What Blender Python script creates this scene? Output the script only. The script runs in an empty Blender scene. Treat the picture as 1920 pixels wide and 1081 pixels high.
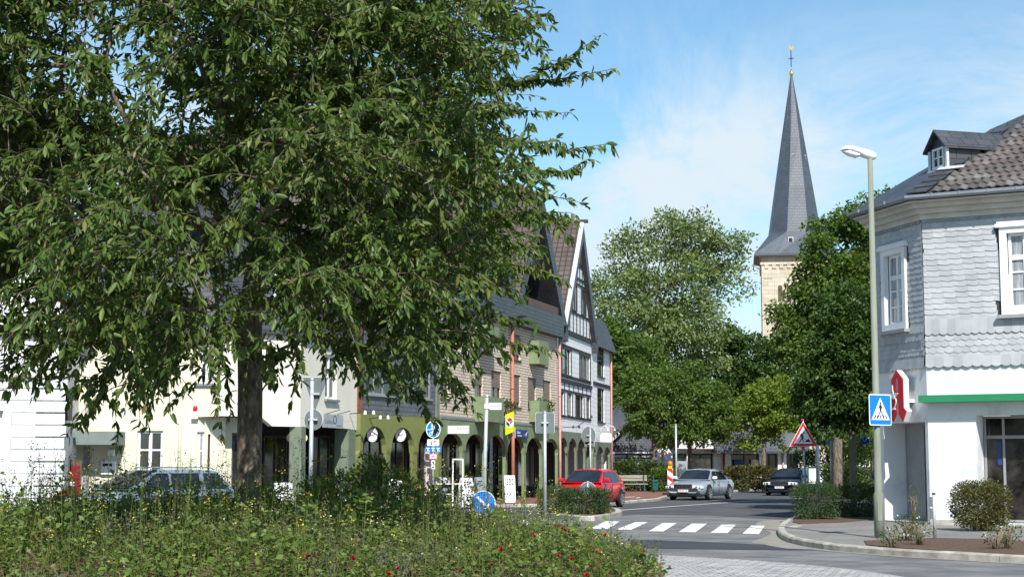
import bpy, math, random
import numpy as np
from mathutils import Vector, Matrix
R = math.radians
SC = bpy.context.scene
COL = SC.collection
random.seed(7)
rng = np.random.default_rng(11)

# ------------------------------------------------------------------ camera, sky, sun, exposure
FPX, CXP, CYP, EYE = 3000.0, 960.0, 540.5, 1.6
PITCH = math.atan(331.5 / FPX)
cam_d = bpy.data.cameras.new("camera")
cam = bpy.data.objects.new("camera", cam_d)
COL.objects.link(cam)
cam.location = (0, 0, EYE)
cam.rotation_euler = (R(90) + PITCH, 0, 0)
cam_d.sensor_width = 36.0
cam_d.lens = 36.0 * FPX / 1920.0
cam_d.clip_start = 0.5
cam_d.clip_end = 4000
SC.camera = cam

SUN_EL, SUN_AZ = 43.0, 170.0       # azimuth clockwise from +Y (north); 180 = straight behind the camera
wd = bpy.data.worlds.new("World")
SC.world = wd
wd.use_nodes = True
nt = wd.node_tree
for n in list(nt.nodes):
    nt.nodes.remove(n)
N, Lk = nt.nodes.new, nt.links.new
w_out = N("ShaderNodeOutputWorld")
w_bg = N("ShaderNodeBackground"); w_bg.inputs["Strength"].default_value = 0.115
w_sky = N("ShaderNodeTexSky"); w_sky.sky_type = 'NISHITA'; w_sky.sun_disc = False
w_sky.sun_elevation = R(SUN_EL); w_sky.sun_rotation = R(SUN_AZ)
w_sky.air_density = 1.0; w_sky.dust_density = 0.2; w_sky.ozone_density = 2.4
w_tint = N("ShaderNodeVectorMath"); w_tint.operation = 'MULTIPLY'; w_tint.inputs[1].default_value = (0.80, 0.99, 0.98); Lk(w_sky.outputs[0], w_tint.inputs[0])
w_tc = N("ShaderNodeTexCoord")
w_map = N("ShaderNodeMapping"); w_map.inputs["Scale"].default_value = (3.0, 3.0, 4.6); w_map.inputs["Location"].default_value = (2.1, 0.4, 1.3)
w_map.inputs["Rotation"].default_value = (0.0, R(-14), 0.0)
Lk(w_tc.outputs["Generated"], w_map.inputs["Vector"])
w_n1 = N("ShaderNodeTexNoise"); w_n1.inputs["Scale"].default_value = 1.5; w_n1.inputs["Detail"].default_value = 9; w_n1.inputs["Roughness"].default_value = 0.68; w_n1.inputs["Distortion"].default_value = 0.45
Lk(w_map.outputs[0], w_n1.inputs["Vector"])
w_r1 = N("ShaderNodeValToRGB")
w_r1.color_ramp.elements[0].position = 0.445; w_r1.color_ramp.elements[0].color = (0, 0, 0, 1)
w_r1.color_ramp.elements[1].position = 0.61; w_r1.color_ramp.elements[1].color = (1, 1, 1, 1)
Lk(w_n1.outputs["Fac"], w_r1.inputs["Fac"])
# thicker thin-cloud veil towards the horizon
w_sep = N("ShaderNodeSeparateXYZ"); Lk(w_tc.outputs["Generated"], w_sep.inputs[0])
w_h = N("ShaderNodeMapRange"); w_h.inputs["From Min"].default_value = 0.28; w_h.inputs["From Max"].default_value = 0.20
w_h.inputs["To Min"].default_value = 0.12; w_h.inputs["To Max"].default_value = 0.97
Lk(w_sep.outputs["Z"], w_h.inputs["Value"])
w_mul = N("ShaderNodeMath"); w_mul.operation = 'MULTIPLY'
Lk(w_r1.outputs["Color"], w_mul.inputs[0]); Lk(w_h.outputs[0], w_mul.inputs[1])
w_mix = N("ShaderNodeMixRGB"); w_mix.inputs[2].default_value = (4.7, 5.4, 5.9, 1)
Lk(w_mul.outputs[0], w_mix.inputs[0]); Lk(w_tint.outputs[0], w_mix.inputs[1])
Lk(w_mix.outputs[0], w_bg.inputs["Color"]); Lk(w_bg.outputs[0], w_out.inputs["Surface"])

sun_d = bpy.data.lights.new("sun", 'SUN')
sun_d.energy = 4.6; sun_d.angle = R(0.53); sun_d.color = (1.0, 0.965, 0.915)
sun = bpy.data.objects.new("sun", sun_d); COL.objects.link(sun)
_az = R(SUN_AZ)
SUNV = Vector((math.sin(_az) * math.cos(R(SUN_EL)), math.cos(_az) * math.cos(R(SUN_EL)), math.sin(R(SUN_EL))))
sun.rotation_euler = SUNV.to_track_quat('Z', 'Y').to_euler()
sun.location = (0, -30, 60)
SC.view_settings.view_transform = 'Standard'
SC.view_settings.look = 'None'
SC.view_settings.exposure = 0.5
SC.view_settings.gamma = 1.0
SC.cycles.max_bounces = 6
SC.cycles.diffuse_bounces = 3
SC.cycles.transmission_bounces = 3
SC.cycles.use_denoising = True

# ------------------------------------------------------------------ helpers: view rays -> world points
_ct, _st = math.cos(PITCH), math.sin(PITCH)
def at(px, py, d):
    """world point at depth Y=d seen at photo pixel (px, py)"""
    yc = (CYP - py) / FPX
    s = d / (_ct - yc * _st)
    return Vector((s * (px - CXP) / FPX, d, EYE + s * (_st + yc * _ct)))
def gnd(px, py, z=0.0):
    yc = (CYP - py) / FPX
    s = (z - EYE) / (_st + yc * _ct)
    return Vector((s * (px - CXP) / FPX, s * (_ct - yc * _st), z))

# ------------------------------------------------------------------ helpers: objects
def tag(o, label=None, cat=None, group=None, kind=None):
    if label: o["label"] = label
    if cat: o["category"] = cat
    if group: o["group"] = group
    if kind: o["kind"] = kind
    return o
def thing(name, label, cat, loc=(0, 0, 0), rz=0.0, group=None):
    o = bpy.data.objects.new(name, None)
    COL.objects.link(o)
    o.location = loc; o.rotation_euler = (0, 0, rz)
    o.empty_display_size = 0.3
    return tag(o, label, cat, group)
def copy_tree(o, parent=None):
    c = o.copy(); COL.objects.link(c); c.parent = parent
    for ch in list(o.children):
        copy_tree(ch, c)
    return c

class MB:
    """collects polygons; build() links them as ONE mesh object with metric UVs"""
    def __init__(s):
        s.v = []; s.f = []; s.m = []; s.cur = 0
    def poly(s, pts):
        i = len(s.v); s.v.extend(tuple(p) for p in pts); s.f.append(tuple(range(i, i + len(pts)))); s.m.append(s.cur)
    def mesh(s, verts, faces):
        i = len(s.v); s.v.extend(tuple(p) for p in verts)
        for f in faces:
            s.f.append(tuple(k + i for k in f)); s.m.append(s.cur)
    def box(s, x0, y0, z0, x1, y1, z1):
        p = [(x0, y0, z0), (x1, y0, z0), (x1, y1, z0), (x0, y1, z0), (x0, y0, z1), (x1, y0, z1), (x1, y1, z1), (x0, y1, z1)]
        s.mesh(p, [(0, 3, 2, 1), (4, 5, 6, 7), (0, 1, 5, 4), (1, 2, 6, 5), (2, 3, 7, 6), (3, 0, 4, 7)])
    def bar(s, p0, p1, w, h, up=(0, 0, 1)):
        """square bar from p0 to p1, w across, h along up"""
        p0, p1 = Vector(p0), Vector(p1); d = (p1 - p0).normalized(); u = Vector(up)
        a = d.cross(u)
        if a.length < 1e-4: a = d.cross(Vector((0, 1, 0)))
        a.normalize(); u = a.cross(d).normalized()
        q = []
        for p in (p0, p1):
            for sa, su in ((-1, -1), (1, -1), (1, 1), (-1, 1)):
                q.append(p + a * (sa * w / 2) + u * (su * h / 2))
        s.mesh(q, [(0, 1, 2, 3), (7, 6, 5, 4), (0, 4, 5, 1), (1, 5, 6, 2), (2, 6, 7, 3), (3, 7, 4, 0)])
    def prism(s, pts, y0, y1):
        """polygon of (x, z) extruded from y0 to y1 (front face at y0, counter-clockwise seen from -y)"""
        n = len(pts)
        v = [(x, y0, z) for x, z in pts] + [(x, y1, z) for x, z in pts]
        f = [tuple(range(n)), tuple(reversed(range(n, 2 * n)))]
        for i in range(n):
            j = (i + 1) % n; f.append((i, i + n, j + n, j))
        s.mesh(v, f)
    def slab(s, pts, z0, z1):
        """polygon of (x, y) extruded in z"""
        n = len(pts)
        v = [(p[0], p[1], z0) for p in pts] + [(p[0], p[1], z1) for p in pts]
        f = [tuple(reversed(range(n))), tuple(range(n, 2 * n))]
        for i in range(n):
            j = (i + 1) % n; f.append((i, j, j + n, i + n))
        s.mesh(v, f)
    def tube(s, pts, rad, n=8, cap=True):
        pts = [Vector(p) for p in pts]
        if not hasattr(rad, "__len__"): rad = [rad] * len(pts)
        v = []; f = []
        ref = Vector((0.31, 0.87, 0.13))
        for i, p in enumerate(pts):
            d = (pts[min(i + 1, len(pts) - 1)] - pts[max(i - 1, 0)])
            if d.length < 1e-9: d = Vector((0, 0, 1))
            d.normalize()
            a = d.cross(ref)
            if a.length < 1e-3: a = d.cross(Vector((1, 0, 0)))
            a.normalize(); b = d.cross(a)
            for k in range(n):
                t = 2 * math.pi * k / n
                v.append(p + (a * math.cos(t) + b * math.sin(t)) * rad[i])
        for i in range(len(pts) - 1):
            for k in range(n):
                k2 = (k + 1) % n
                f.append((i * n + k, i * n + k2, (i + 1) * n + k2, (i + 1) * n + k))
        if cap:
            f.append(tuple(reversed(range(n)))); f.append(tuple(range((len(pts) - 1) * n, len(pts) * n)))
        s.mesh(v, f)
    def lathe(s, prof, c=(0, 0, 0), n=16, axis='z'):
        v = []; f = []
        for r, h in prof:
            for k in range(n):
                t = 2 * math.pi * k / n
                if axis == 'z': v.append((c[0] + r * math.cos(t), c[1] + r * math.sin(t), c[2] + h))
                elif axis == 'y': v.append((c[0] + r * math.cos(t), c[1] + h, c[2] + r * math.sin(t)))
                else: v.append((c[0] + h, c[1] + r * math.cos(t), c[2] + r * math.sin(t)))
        for i in range(len(prof) - 1):
            for k in range(n):
                k2 = (k + 1) % n
                f.append((i * n + k, i * n + k2, (i + 1) * n + k2, (i + 1) * n + k))
        f.append(tuple(reversed(range(n)))); f.append(tuple(range((len(prof) - 1) * n, len(prof) * n)))
        s.mesh(v, f)
    def disc(s, cx, cz, r, y0, y1, n=28, sx=1.0):
        s.prism([(cx + sx * r * math.cos(2 * math.pi * k / n), cz + r * math.sin(2 * math.pi * k / n)) for k in range(n)], y0, y1)
    def ring(s, cx, cz, r0, r1, y0, y1, n=28):
        for k in range(n):
            a, b = 2 * math.pi * k / n, 2 * math.pi * (k + 1) / n
            s.prism([(cx + r0 * math.cos(a), cz + r0 * math.sin(a)), (cx + r1 * math.cos(a), cz + r1 * math.sin(a)),
                     (cx + r1 * math.cos(b), cz + r1 * math.sin(b)), (cx + r0 * math.cos(b), cz + r0 * math.sin(b))], y0, y1)
    def frame(s, x0, z0, x1, z1, w, y0, y1):
        s.box(x0, y0, z0, x0 + w, y1, z1); s.box(x1 - w, y0, z0, x1, y1, z1)
        s.box(x0 + w, y0, z0, x1 - w, y1, z0 + w); s.box(x0 + w, y0, z1 - w, x1 - w, y1, z1)
    def build(s, name, mat, parent=None, smooth=False, mods=None):
        me = bpy.data.meshes.new(name)
        me.from_pydata([tuple(p) for p in s.v], [], s.f)
        mats = mat if isinstance(mat, (list, tuple)) else [mat]
        for m in mats: me.materials.append(m)
        if len(mats) > 1: me.polygons.foreach_set("material_index", s.m)
        # metric UVs: u along the face horizontally, v up the face
        uv = me.uv_layers.new(name="UVMap")
        co = s.v; dat = np.empty(len(me.loops) * 2, np.float32); k = 0
        for p in me.polygons:
            n = p.normal
            h = math.hypot(n.x, n.y)
            if h < 0.05: tx, ty, bx, by, bz = 1.0, 0.0, 0.0, 1.0, 0.0
            else:
                tx, ty = -n.y / h, n.x / h
                bx, by, bz = -ty * 0 - n.z * n.x / h, -n.z * n.y / h, h
            for vi in p.vertices:
                q = co[vi]
                dat[k] = q[0] * tx + q[1] * ty; dat[k + 1] = q[0] * bx + q[1] * by + q[2] * bz; k += 2
        uv.data.foreach_set("uv", dat)
        if smooth: me.polygons.foreach_set("use_smooth", [True] * len(me.polygons))
        me.update()
        o = bpy.data.objects.new(name, me); COL.objects.link(o)
        if parent is not None: o.parent = parent
        return o

def bevel(o, w=0.02, seg=2):
    m = o.modifiers.new("bevel", 'BEVEL'); m.width = w; m.segments = seg; m.limit_method = 'ANGLE'; m.angle_limit = R(40)
    return o

def np_mesh(name, V, F, mat, parent=None, midx=None, smooth=True):
    """V (n,3); F list of (m,k) int arrays (k = 3 or 4)"""
    me = bpy.data.meshes.new(name)
    F = [f for f in F if len(f)]
    nl = sum(f.size for f in F); npoly = sum(len(f) for f in F)
    me.vertices.add(len(V)); me.vertices.foreach_set("co", np.asarray(V, np.float32).ravel())
    me.loops.add(nl); me.loops.foreach_set("vertex_index", np.concatenate([f.ravel() for f in F]).astype(np.int32))
    me.polygons.add(npoly)
    tot = np.concatenate([np.full(len(f), f.shape[1]) for f in F]); st = np.concatenate([[0], np.cumsum(tot)[:-1]])
    me.polygons.foreach_set("loop_start", st.astype(np.int32))
    mats = mat if isinstance(mat, (list, tuple)) else [mat]
    for m in mats: me.materials.append(m)
    if midx is not None: me.polygons.foreach_set("material_index", np.concatenate(midx).astype(np.int32))
    if smooth: me.polygons.foreach_set("use_smooth", np.ones(npoly, bool))
    me.update(calc_edges=True); me.validate()
    o = bpy.data.objects.new(name, me); COL.objects.link(o)
    if parent is not None: o.parent = parent
    return o

def text(name, s, size, mat, parent, loc, rot=(R(90), 0, 0), ext=0.002, align='CENTER', sx=1.0, shear=0.0):
    cu = bpy.data.curves.new(name, 'FONT'); cu.body = s; cu.size = size; cu.extrude = ext; cu.align_x = align; cu.align_y = 'CENTER'; cu.shear = shear
    cu.resolution_u = 3
    tmp = bpy.data.objects.new(name + "_tmp", cu); COL.objects.link(tmp)
    dg = bpy.context.evaluated_depsgraph_get()
    me = bpy.data.meshes.new_from_object(tmp.evaluated_get(dg))
    bpy.data.objects.remove(tmp); bpy.data.curves.remove(cu)
    me.materials.clear(); me.materials.append(mat)
    o = bpy.data.objects.new(name, me); COL.objects.link(o); o.parent = parent
    o.location = loc; o.rotation_euler = rot; o.scale = (sx, 1, 1)
    return o

# ------------------------------------------------------------------ materials
def new_mat(name):
    m = bpy.data.materials.new(name); m.use_nodes = True
    t = m.node_tree
    return m, t, t.nodes["Principled BSDF"]
def srgb(r, g, b):
    f = lambda c: (c / 255 / 12.92) if c / 255 <= 0.04045 else ((c / 255 + 0.055) / 1.055) ** 2.4
    return (f(r), f(g), f(b))
def mat(name, c, rough=0.7, var=0.12, scale=3.0, bump=0.0, bscale=40.0, metal=0.0, spec=0.3, c2=None, coat=0.0, thr=(0.35, 0.65), stretch=None):
    """plain material with a broad noise mottling of its own colour and an optional fine bump"""
    m, t, b = new_mat(name)
    b.inputs["Roughness"].default_value = rough; b.inputs["Metallic"].default_value = metal
    b.inputs["Specular IOR Level"].default_value = spec
    if coat: b.inputs["Coat Weight"].default_value = coat; b.inputs["Coat Roughness"].default_value = 0.04
    tc = t.nodes.new("ShaderNodeTexCoord")
    vec = tc.outputs["Object"]
    if stretch:
        mp = t.nodes.new("ShaderNodeMapping"); mp.inputs["Scale"].default_value = stretch
        t.links.new(vec, mp.inputs["Vector"]); vec = mp.outputs[0]
    n = t.nodes.new("ShaderNodeTexNoise"); n.inputs["Scale"].default_value = scale; n.inputs["Detail"].default_value = 6; n.inputs["Roughness"].default_value = 0.62
    t.links.new(vec, n.inputs["Vector"])
    r = t.nodes.new("ShaderNodeValToRGB")
    ca = tuple(x * (1 - var) for x in c); cb = tuple(min(1, x * (1 + var)) for x in c) if c2 is None else c2
    r.color_ramp.elements[0].position, r.color_ramp.elements[1].position = thr
    r.color_ramp.elements[0].color = (*ca, 1); r.color_ramp.elements[1].color = (*cb, 1)
    t.links.new(n.outputs["Fac"], r.inputs["Fac"]); t.links.new(r.outputs["Color"], b.inputs["Base Color"])
    if bump:
        n2 = t.nodes.new("ShaderNodeTexNoise"); n2.inputs["Scale"].default_value = bscale; n2.inputs["Detail"].default_value = 4
        t.links.new(vec, n2.inputs["Vector"])
        bp = t.nodes.new("ShaderNodeBump"); bp.inputs["Strength"].default_value = bump; bp.inputs["Distance"].default_value = 0.02
        t.links.new(n2.outputs["Fac"], bp.inputs["Height"]); t.links.new(bp.outputs[0], b.inputs["Normal"])
    return m
def mat_brick(name, c1, c2, mortar, bw, bh, ms=0.012, rough=0.8, bump=0.5, offset=0.5, var=0.25, vscale=1.2, spec=0.25, sq=1.0, sqf=2):
    m, t, b = new_mat(name)
    b.inputs["Roughness"].default_value = rough; b.inputs["Specular IOR Level"].default_value = spec
    tc = t.nodes.new("ShaderNodeTexCoord")
    br = t.nodes.new("ShaderNodeTexBrick"); br.inputs["Scale"].default_value = 1.0
    br.inputs["Brick Width"].default_value = bw; br.inputs["Row Height"].default_value = bh; br.inputs["Mortar Size"].default_value = ms
    br.inputs["Mortar Smooth"].default_value = 0.3; br.offset = offset; br.squash = sq; br.squash_frequency = sqf
    br.inputs["Color1"].default_value = (*c1, 1); br.inputs["Color2"].default_value = (*c2, 1); br.inputs["Mortar"].default_value = (*mortar, 1)
    t.links.new(tc.outputs["UV"], br.inputs["Vector"])
    n = t.nodes.new("ShaderNodeTexNoise"); n.inputs["Scale"].default_value = vscale; n.inputs["Detail"].default_value = 7; n.inputs["Roughness"].default_value = 0.65
    t.links.new(tc.outputs["Object"], n.inputs["Vector"])
    mr = t.nodes.new("ShaderNodeMapRange"); mr.inputs["From Min"].default_value = 0.3; mr.inputs["From Max"].default_value = 0.7
    mr.inputs["To Min"].default_value = 1 - var; mr.inputs["To Max"].default_value = 1 + var
    t.links.new(n.outputs["Fac"], mr.inputs["Value"])
    mx = t.nodes.new("ShaderNodeVectorMath"); mx.operation = 'SCALE'
    t.links.new(br.outputs["Color"], mx.inputs[0]); t.links.new(mr.outputs[0], mx.inputs["Scale"])
    t.links.new(mx.outputs[0], b.inputs["Base Color"])
    bp = t.nodes.new("ShaderNodeBump"); bp.inputs["Strength"].default_value = bump; bp.inputs["Distance"].default_value = 0.03; bp.invert = True
    t.links.new(br.outputs["Fac"], bp.inputs["Height"]); t.links.new(bp.outputs[0], b.inputs["Normal"])
    return m
def mat_island(name, cols, rough=0.6, spec=0.3, var=0.15, vscale=6.0, transl=None, bump=0.0):
    """each loose piece (leaf, slate, tile) takes its own tone out of a range of real colours"""
    m, t, b = new_mat(name)
    b.inputs["Roughness"].default_value = rough; b.inputs["Specular IOR Level"].default_value = spec
    g = t.nodes.new("ShaderNodeNewGeometry")
    r = t.nodes.new("ShaderNodeValToRGB"); r.color_ramp.interpolation = 'LINEAR'
    el = r.color_ramp.elements
    while len(el) < len(cols): el.new(0.5)
    for i, c in enumerate(cols):
        pos, c = c if len(c) == 2 else (i / max(1, len(cols) - 1), c)
        el[i].position = pos; el[i].color = (*c, 1)
    t.links.new(g.outputs["Random Per Island"], r.inputs["Fac"])
    tc = t.nodes.new("ShaderNodeTexCoord")
    n = t.nodes.new("ShaderNodeTexNoise"); n.inputs["Scale"].default_value = vscale; n.inputs["Detail"].default_value = 3
    t.links.new(tc.outputs["Object"], n.inputs["Vector"])
    mr = t.nodes.new("ShaderNodeMapRange"); mr.inputs["From Min"].default_value = 0.3; mr.inputs["From Max"].default_value = 0.7
    mr.inputs["To Min"].default_value = 1 - var; mr.inputs["To Max"].default_value = 1 + var
    t.links.new(n.outputs["Fac"], mr.inputs["Value"])
    mx = t.nodes.new("ShaderNodeVectorMath"); mx.operation = 'SCALE'
    t.links.new(r.outputs["Color"], mx.inputs[0]); t.links.new(mr.outputs[0], mx.inputs["Scale"])
    t.links.new(mx.outputs[0], b.inputs["Base Color"])
    if transl:
        out = t.nodes["Material Output"]
        tr = t.nodes.new("ShaderNodeBsdfTranslucent"); ms = t.nodes.new("ShaderNodeMixShader"); ms.inputs[0].default_value = transl
        hs = t.nodes.new("ShaderNodeVectorMath"); hs.operation = 'MULTIPLY'; hs.inputs[1].default_value = (1.5, 1.5, 0.6)
        t.links.new(mx.outputs[0], hs.inputs[0]); t.links.new(hs.outputs[0], tr.inputs["Color"])
        t.links.new(b.outputs[0], ms.inputs[1]); t.links.new(tr.outputs[0], ms.inputs[2]); t.links.new(ms.outputs[0], out.inputs["Surface"])
    return m

M = {}
M['asphalt'] = mat('asphalt', (0.155, 0.158, 0.16), 0.9, 0.16, 0.8, 0.5, 60, c2=(0.215, 0.213, 0.208), thr=(0.41, 0.6))
M['asphalt_dark'] = mat('asphalt_dark', (0.083, 0.085, 0.09), 0.9, 0.2, 0.6, 0.5, 60, thr=(0.4, 0.6))
M['asphalt_shadow'] = mat('asphalt_shadow', (0.05, 0.054, 0.064), 0.9, 0.1, 0.6, 0.4, 60)  # asphalt with the shade of the road's shadow band put into its colour
M['road_paint'] = mat('road_paint', (0.32, 0.32, 0.315), 0.75, 0.13, 6.0, 0.3, 50, c2=(0.74, 0.74, 0.72), thr=(0.33, 0.47))
M['brick_paving'] = mat_brick('brick_paving', srgb(140, 98, 84), srgb(122, 84, 74), srgb(105, 90, 80), 0.2, 0.1, 0.008, 0.85, 0.3)
M['slab_paving'] = mat_brick('slab_paving', (0.235, 0.225, 0.205), (0.205, 0.198, 0.185), (0.12, 0.115, 0.1), 0.6, 0.4, 0.008, 0.9, 0.25, var=0.18, vscale=0.7)
M['cobble'] = mat_brick('cobble', (0.54, 0.54, 0.53), (0.44, 0.44, 0.43), (0.22, 0.21, 0.19), 0.17, 0.11, 0.02, 0.85, 0.9, var=0.28, vscale=2.0, sq=1.25, sqf=3)
M['gutter'] = mat('gutter', (0.27, 0.25, 0.21), 0.9, 0.15, 3.0, 0.3, 60)
M['iron'] = mat('iron', (0.07, 0.068, 0.065), 0.6, 0.2, 8, metal=0.5)
M['tar'] = mat('tar', (0.035, 0.036, 0.04), 0.7, 0.1)
M['kerb'] = mat('kerb', (0.34, 0.31, 0.26), 0.9, 0.2, 2.5, 0.3, 30, c2=(0.52, 0.49, 0.43))
M['soil'] = mat('soil', (0.06, 0.036, 0.024), 0.95, 0.35, 22.0, 0.9, 40, c2=(0.19, 0.12, 0.08), thr=(0.3, 0.7))
M['plaster_white'] = mat('plaster_white', (0.55, 0.55, 0.555), 0.85, 0.05, 1.1, 0.2, 60, c2=(0.72, 0.72, 0.72), thr=(0.30, 0.48))
M['plaster_cream'] = mat('plaster_cream', (0.68, 0.645, 0.50), 0.85, 0.06, 0.8, 0.15, 60)
M['plaster_pale'] = mat('plaster_pale', (0.74, 0.70, 0.58), 0.85, 0.05, 0.8, 0.15, 60)
M['cornice'] = mat('cornice', (0.52, 0.485, 0.42), 0.7, 0.12, 2.0)
M['slate_dark'] = mat_brick('slate_dark', (0.062, 0.067, 0.078), (0.045, 0.049, 0.058), (0.02, 0.021, 0.025), 0.35, 0.17, 0.012, 0.45, 0.6, spec=0.5)
M['slate_mid'] = mat_brick('slate_mid', (0.125, 0.132, 0.15), (0.10, 0.107, 0.122), (0.04, 0.042, 0.048), 0.32, 0.16, 0.012, 0.42, 0.6, spec=0.5)
M['slate_spire'] = mat_brick('slate_spire', (0.074, 0.088, 0.108), (0.062, 0.074, 0.092), (0.04, 0.047, 0.058), 0.5, 0.3, 0.012, 0.45, 0.3, spec=0.5, var=0.2, vscale=0.4)
M['slate_piece'] = mat_island('slate_piece', [(0.385, 0.395, 0.405), (0.45, 0.46, 0.465), (0.42, 0.43, 0.435), (0.36, 0.37, 0.38)], 0.55, 0.3, 0.10, 1.5)
M['slate_course'] = mat_island('slate_course', [(0.22, 0.23, 0.25), (0.29, 0.30, 0.315), (0.25, 0.26, 0.275)], 0.5, 0.35, 0.12, 5)
M['slate_back'] = mat('slate_back', (0.06, 0.063, 0.07), 0.7, 0.1)
M['slate_roof'] = mat_brick('slate_roof', (0.066, 0.070, 0.078), (0.05, 0.053, 0.06), (0.02, 0.02, 0.022), 0.45, 0.3, 0.012, 0.45, 0.5, spec=0.45)
M['tile_piece'] = mat_island('tile_piece', [(0.0, (0.095, 0.080, 0.070)), (0.5, (0.12, 0.104, 0.093)), (0.86, (0.135, 0.122, 0.112)), (1.0, (0.19, 0.185, 0.178))], 0.6, 0.35, 0.45, 1.1)
M['tile_brown'] = mat_brick('tile_brown', (0.125, 0.097, 0.083), (0.098, 0.076, 0.067), (0.045, 0.036, 0.032), 0.3, 0.34, 0.03, 0.7, 0.8, offset=0.0, var=0.22, vscale=0.8)
M['tile_dark'] = mat_brick('tile_dark', (0.085, 0.078, 0.08), (0.07, 0.064, 0.066), (0.03, 0.028, 0.028), 0.3, 0.34, 0.03, 0.7, 0.8, offset=0.0)
M['brick_beige'] = mat_brick('brick_beige', srgb(222, 207, 188), srgb(212, 196, 176), srgb(156, 140, 124), 0.5, 0.12, 0.02, 0.85, 0.4, var=0.12)
M['brick_red'] = mat_brick('brick_red', srgb(150, 88, 62), srgb(130, 74, 54), srgb(110, 90, 78), 0.24, 0.08, 0.012, 0.85, 0.4)
M['siding_white'] = mat_brick('siding_white', (0.83, 0.83, 0.83), (0.80, 0.80, 0.80), (0.52, 0.52, 0.53), 0.9, 0.25, 0.012, 0.6, 0.4, var=0.06)
M['timber_dark'] = mat('timber_dark', (0.035, 0.035, 0.038), 0.65, 0.2, 4)
M['green_concrete'] = mat('green_concrete', srgb(118, 124, 72), 0.85, 0.12, 1.2, 0.15, 50)
M['green_grey'] = mat('green_grey', srgb(114, 124, 106), 0.85, 0.12, 1.2, 0.15, 50)
M['green_mint'] = mat('green_mint', srgb(122, 136, 102), 0.85, 0.14, 1.5, 0.15, 50)
M['grey_fascia'] = mat('grey_fascia', srgb(120, 130, 126), 0.8, 0.1, 1.5)
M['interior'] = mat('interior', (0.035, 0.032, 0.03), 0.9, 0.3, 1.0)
M['arcade_floor'] = mat('arcade_floor', (0.16, 0.14, 0.12), 0.9, 0.1, 2.0)
M['stone'] = mat_brick('stone', srgb(200, 190, 170), srgb(186, 174, 153), srgb(160, 148, 130), 0.8, 0.4, 0.02, 0.9, 0.3, var=0.15, vscale=0.6)
M['white_frame'] = mat('white_frame', (0.78, 0.78, 0.77), 0.5, 0.04)
M['dark_frame'] = mat('dark_frame', (0.045, 0.04, 0.037), 0.5, 0.15)
M['brown_frame'] = mat('brown_frame', (0.11, 0.07, 0.05), 0.6, 0.15)
M['grey_frame'] = mat('grey_frame', (0.27, 0.27, 0.27), 0.5, 0.1)
M['shutter'] = mat_brick('shutter', srgb(150, 132, 118), srgb(142, 124, 110), srgb(88, 76, 68), 3.0, 0.06, 0.012, 0.6, 0.4, var=0.08)
M['curtain'] = mat('curtain', (0.66, 0.64, 0.60), 0.9, 0.25, 9, stretch=(1, 1, 0.1))
M['curtain_yellow'] = mat('curtain_yellow', (0.72, 0.62, 0.40), 0.9, 0.2, 9, stretch=(1, 1, 0.1))
M['galv'] = mat('galv', (0.50, 0.53, 0.55), 0.45, 0.1, 8, metal=0.35)
M['zinc'] = mat('zinc', (0.30, 0.32, 0.34), 0.45, 0.12, 3, metal=0.5)
M['lead'] = mat('lead', (0.62, 0.63, 0.65), 0.5, 0.1, 3, metal=0.3)
M['post_green'] = mat('post_green', srgb(122, 128, 114), 0.7, 0.12, 3, stretch=(1, 1, 0.25), c2=srgb(136, 140, 126))
M['copper'] = mat('copper', srgb(170, 108, 84), 0.6, 0.15, 3)
M['pink_pipe'] = mat('pink_pipe', srgb(192, 140, 132), 0.6, 0.12, 3)
M['white_enamel'] = mat('white_enamel', (0.80, 0.80, 0.80), 0.3, 0.03, spec=0.5)
M['sign_back'] = mat('sign_back', (0.13, 0.15, 0.155), 0.6, 0.06, 4)
M['sign_blue'] = mat('sign_blue', srgb(20, 122, 212), 0.35, 0.03)
M['sign_white'] = mat('sign_white', (0.82, 0.82, 0.82), 0.4, 0.03)
M['sign_red'] = mat('sign_red', srgb(206, 36, 40), 0.4, 0.04)
M['sign_black'] = mat('sign_black', (0.015, 0.015, 0.017), 0.5, 0.05)
M['sign_navy'] = mat('sign_navy', srgb(42, 62, 122), 0.5, 0.05)
M['sign_lime'] = mat('sign_lime', srgb(206, 222, 30), 0.45, 0.04)
M['sign_silver'] = mat('sign_silver', (0.52, 0.54, 0.56), 0.35, 0.05, metal=0.5)
M['pharma_red'] = mat('pharma_red', srgb(196, 44, 54), 0.4, 0.05)
M['pharma_green'] = mat('pharma_green', srgb(44, 128, 86), 0.5, 0.04)
M['orange'] = mat('orange', srgb(240, 130, 20), 0.25, 0.05)
M['yellow'] = mat('yellow', srgb(240, 190, 30), 0.5, 0.05)
M['bin_green'] = mat('bin_green', srgb(24, 82, 74), 0.5, 0.1)
M['wood_grey'] = mat('wood_grey', (0.30, 0.27, 0.22), 0.85, 0.25, 4, stretch=(0.4, 4, 4))
M['gold'] = mat('gold', (0.75, 0.48, 0.14), 0.3, 0.05, metal=0.9)
M['teal'] = mat('teal', srgb(70, 140, 150), 0.4, 0.2, 12)
M['rubber'] = mat('rubber', (0.018, 0.018, 0.019), 0.8, 0.1)
M['alloy'] = mat('alloy', (0.52, 0.53, 0.55), 0.3, 0.08, metal=0.7)
M['chrome'] = mat('chrome', (0.75, 0.76, 0.78), 0.12, 0.02, metal=1.0)
M['plastic_black'] = mat('plastic_black', (0.02, 0.02, 0.022), 0.5, 0.1)
M['paint_red'] = mat('paint_red', srgb(206, 22, 32), 0.28, 0.02, coat=0.8)
M['paint_silver'] = mat('paint_silver', (0.42, 0.465, 0.51), 0.32, 0.03, metal=0.4, coat=0.7)
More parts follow.
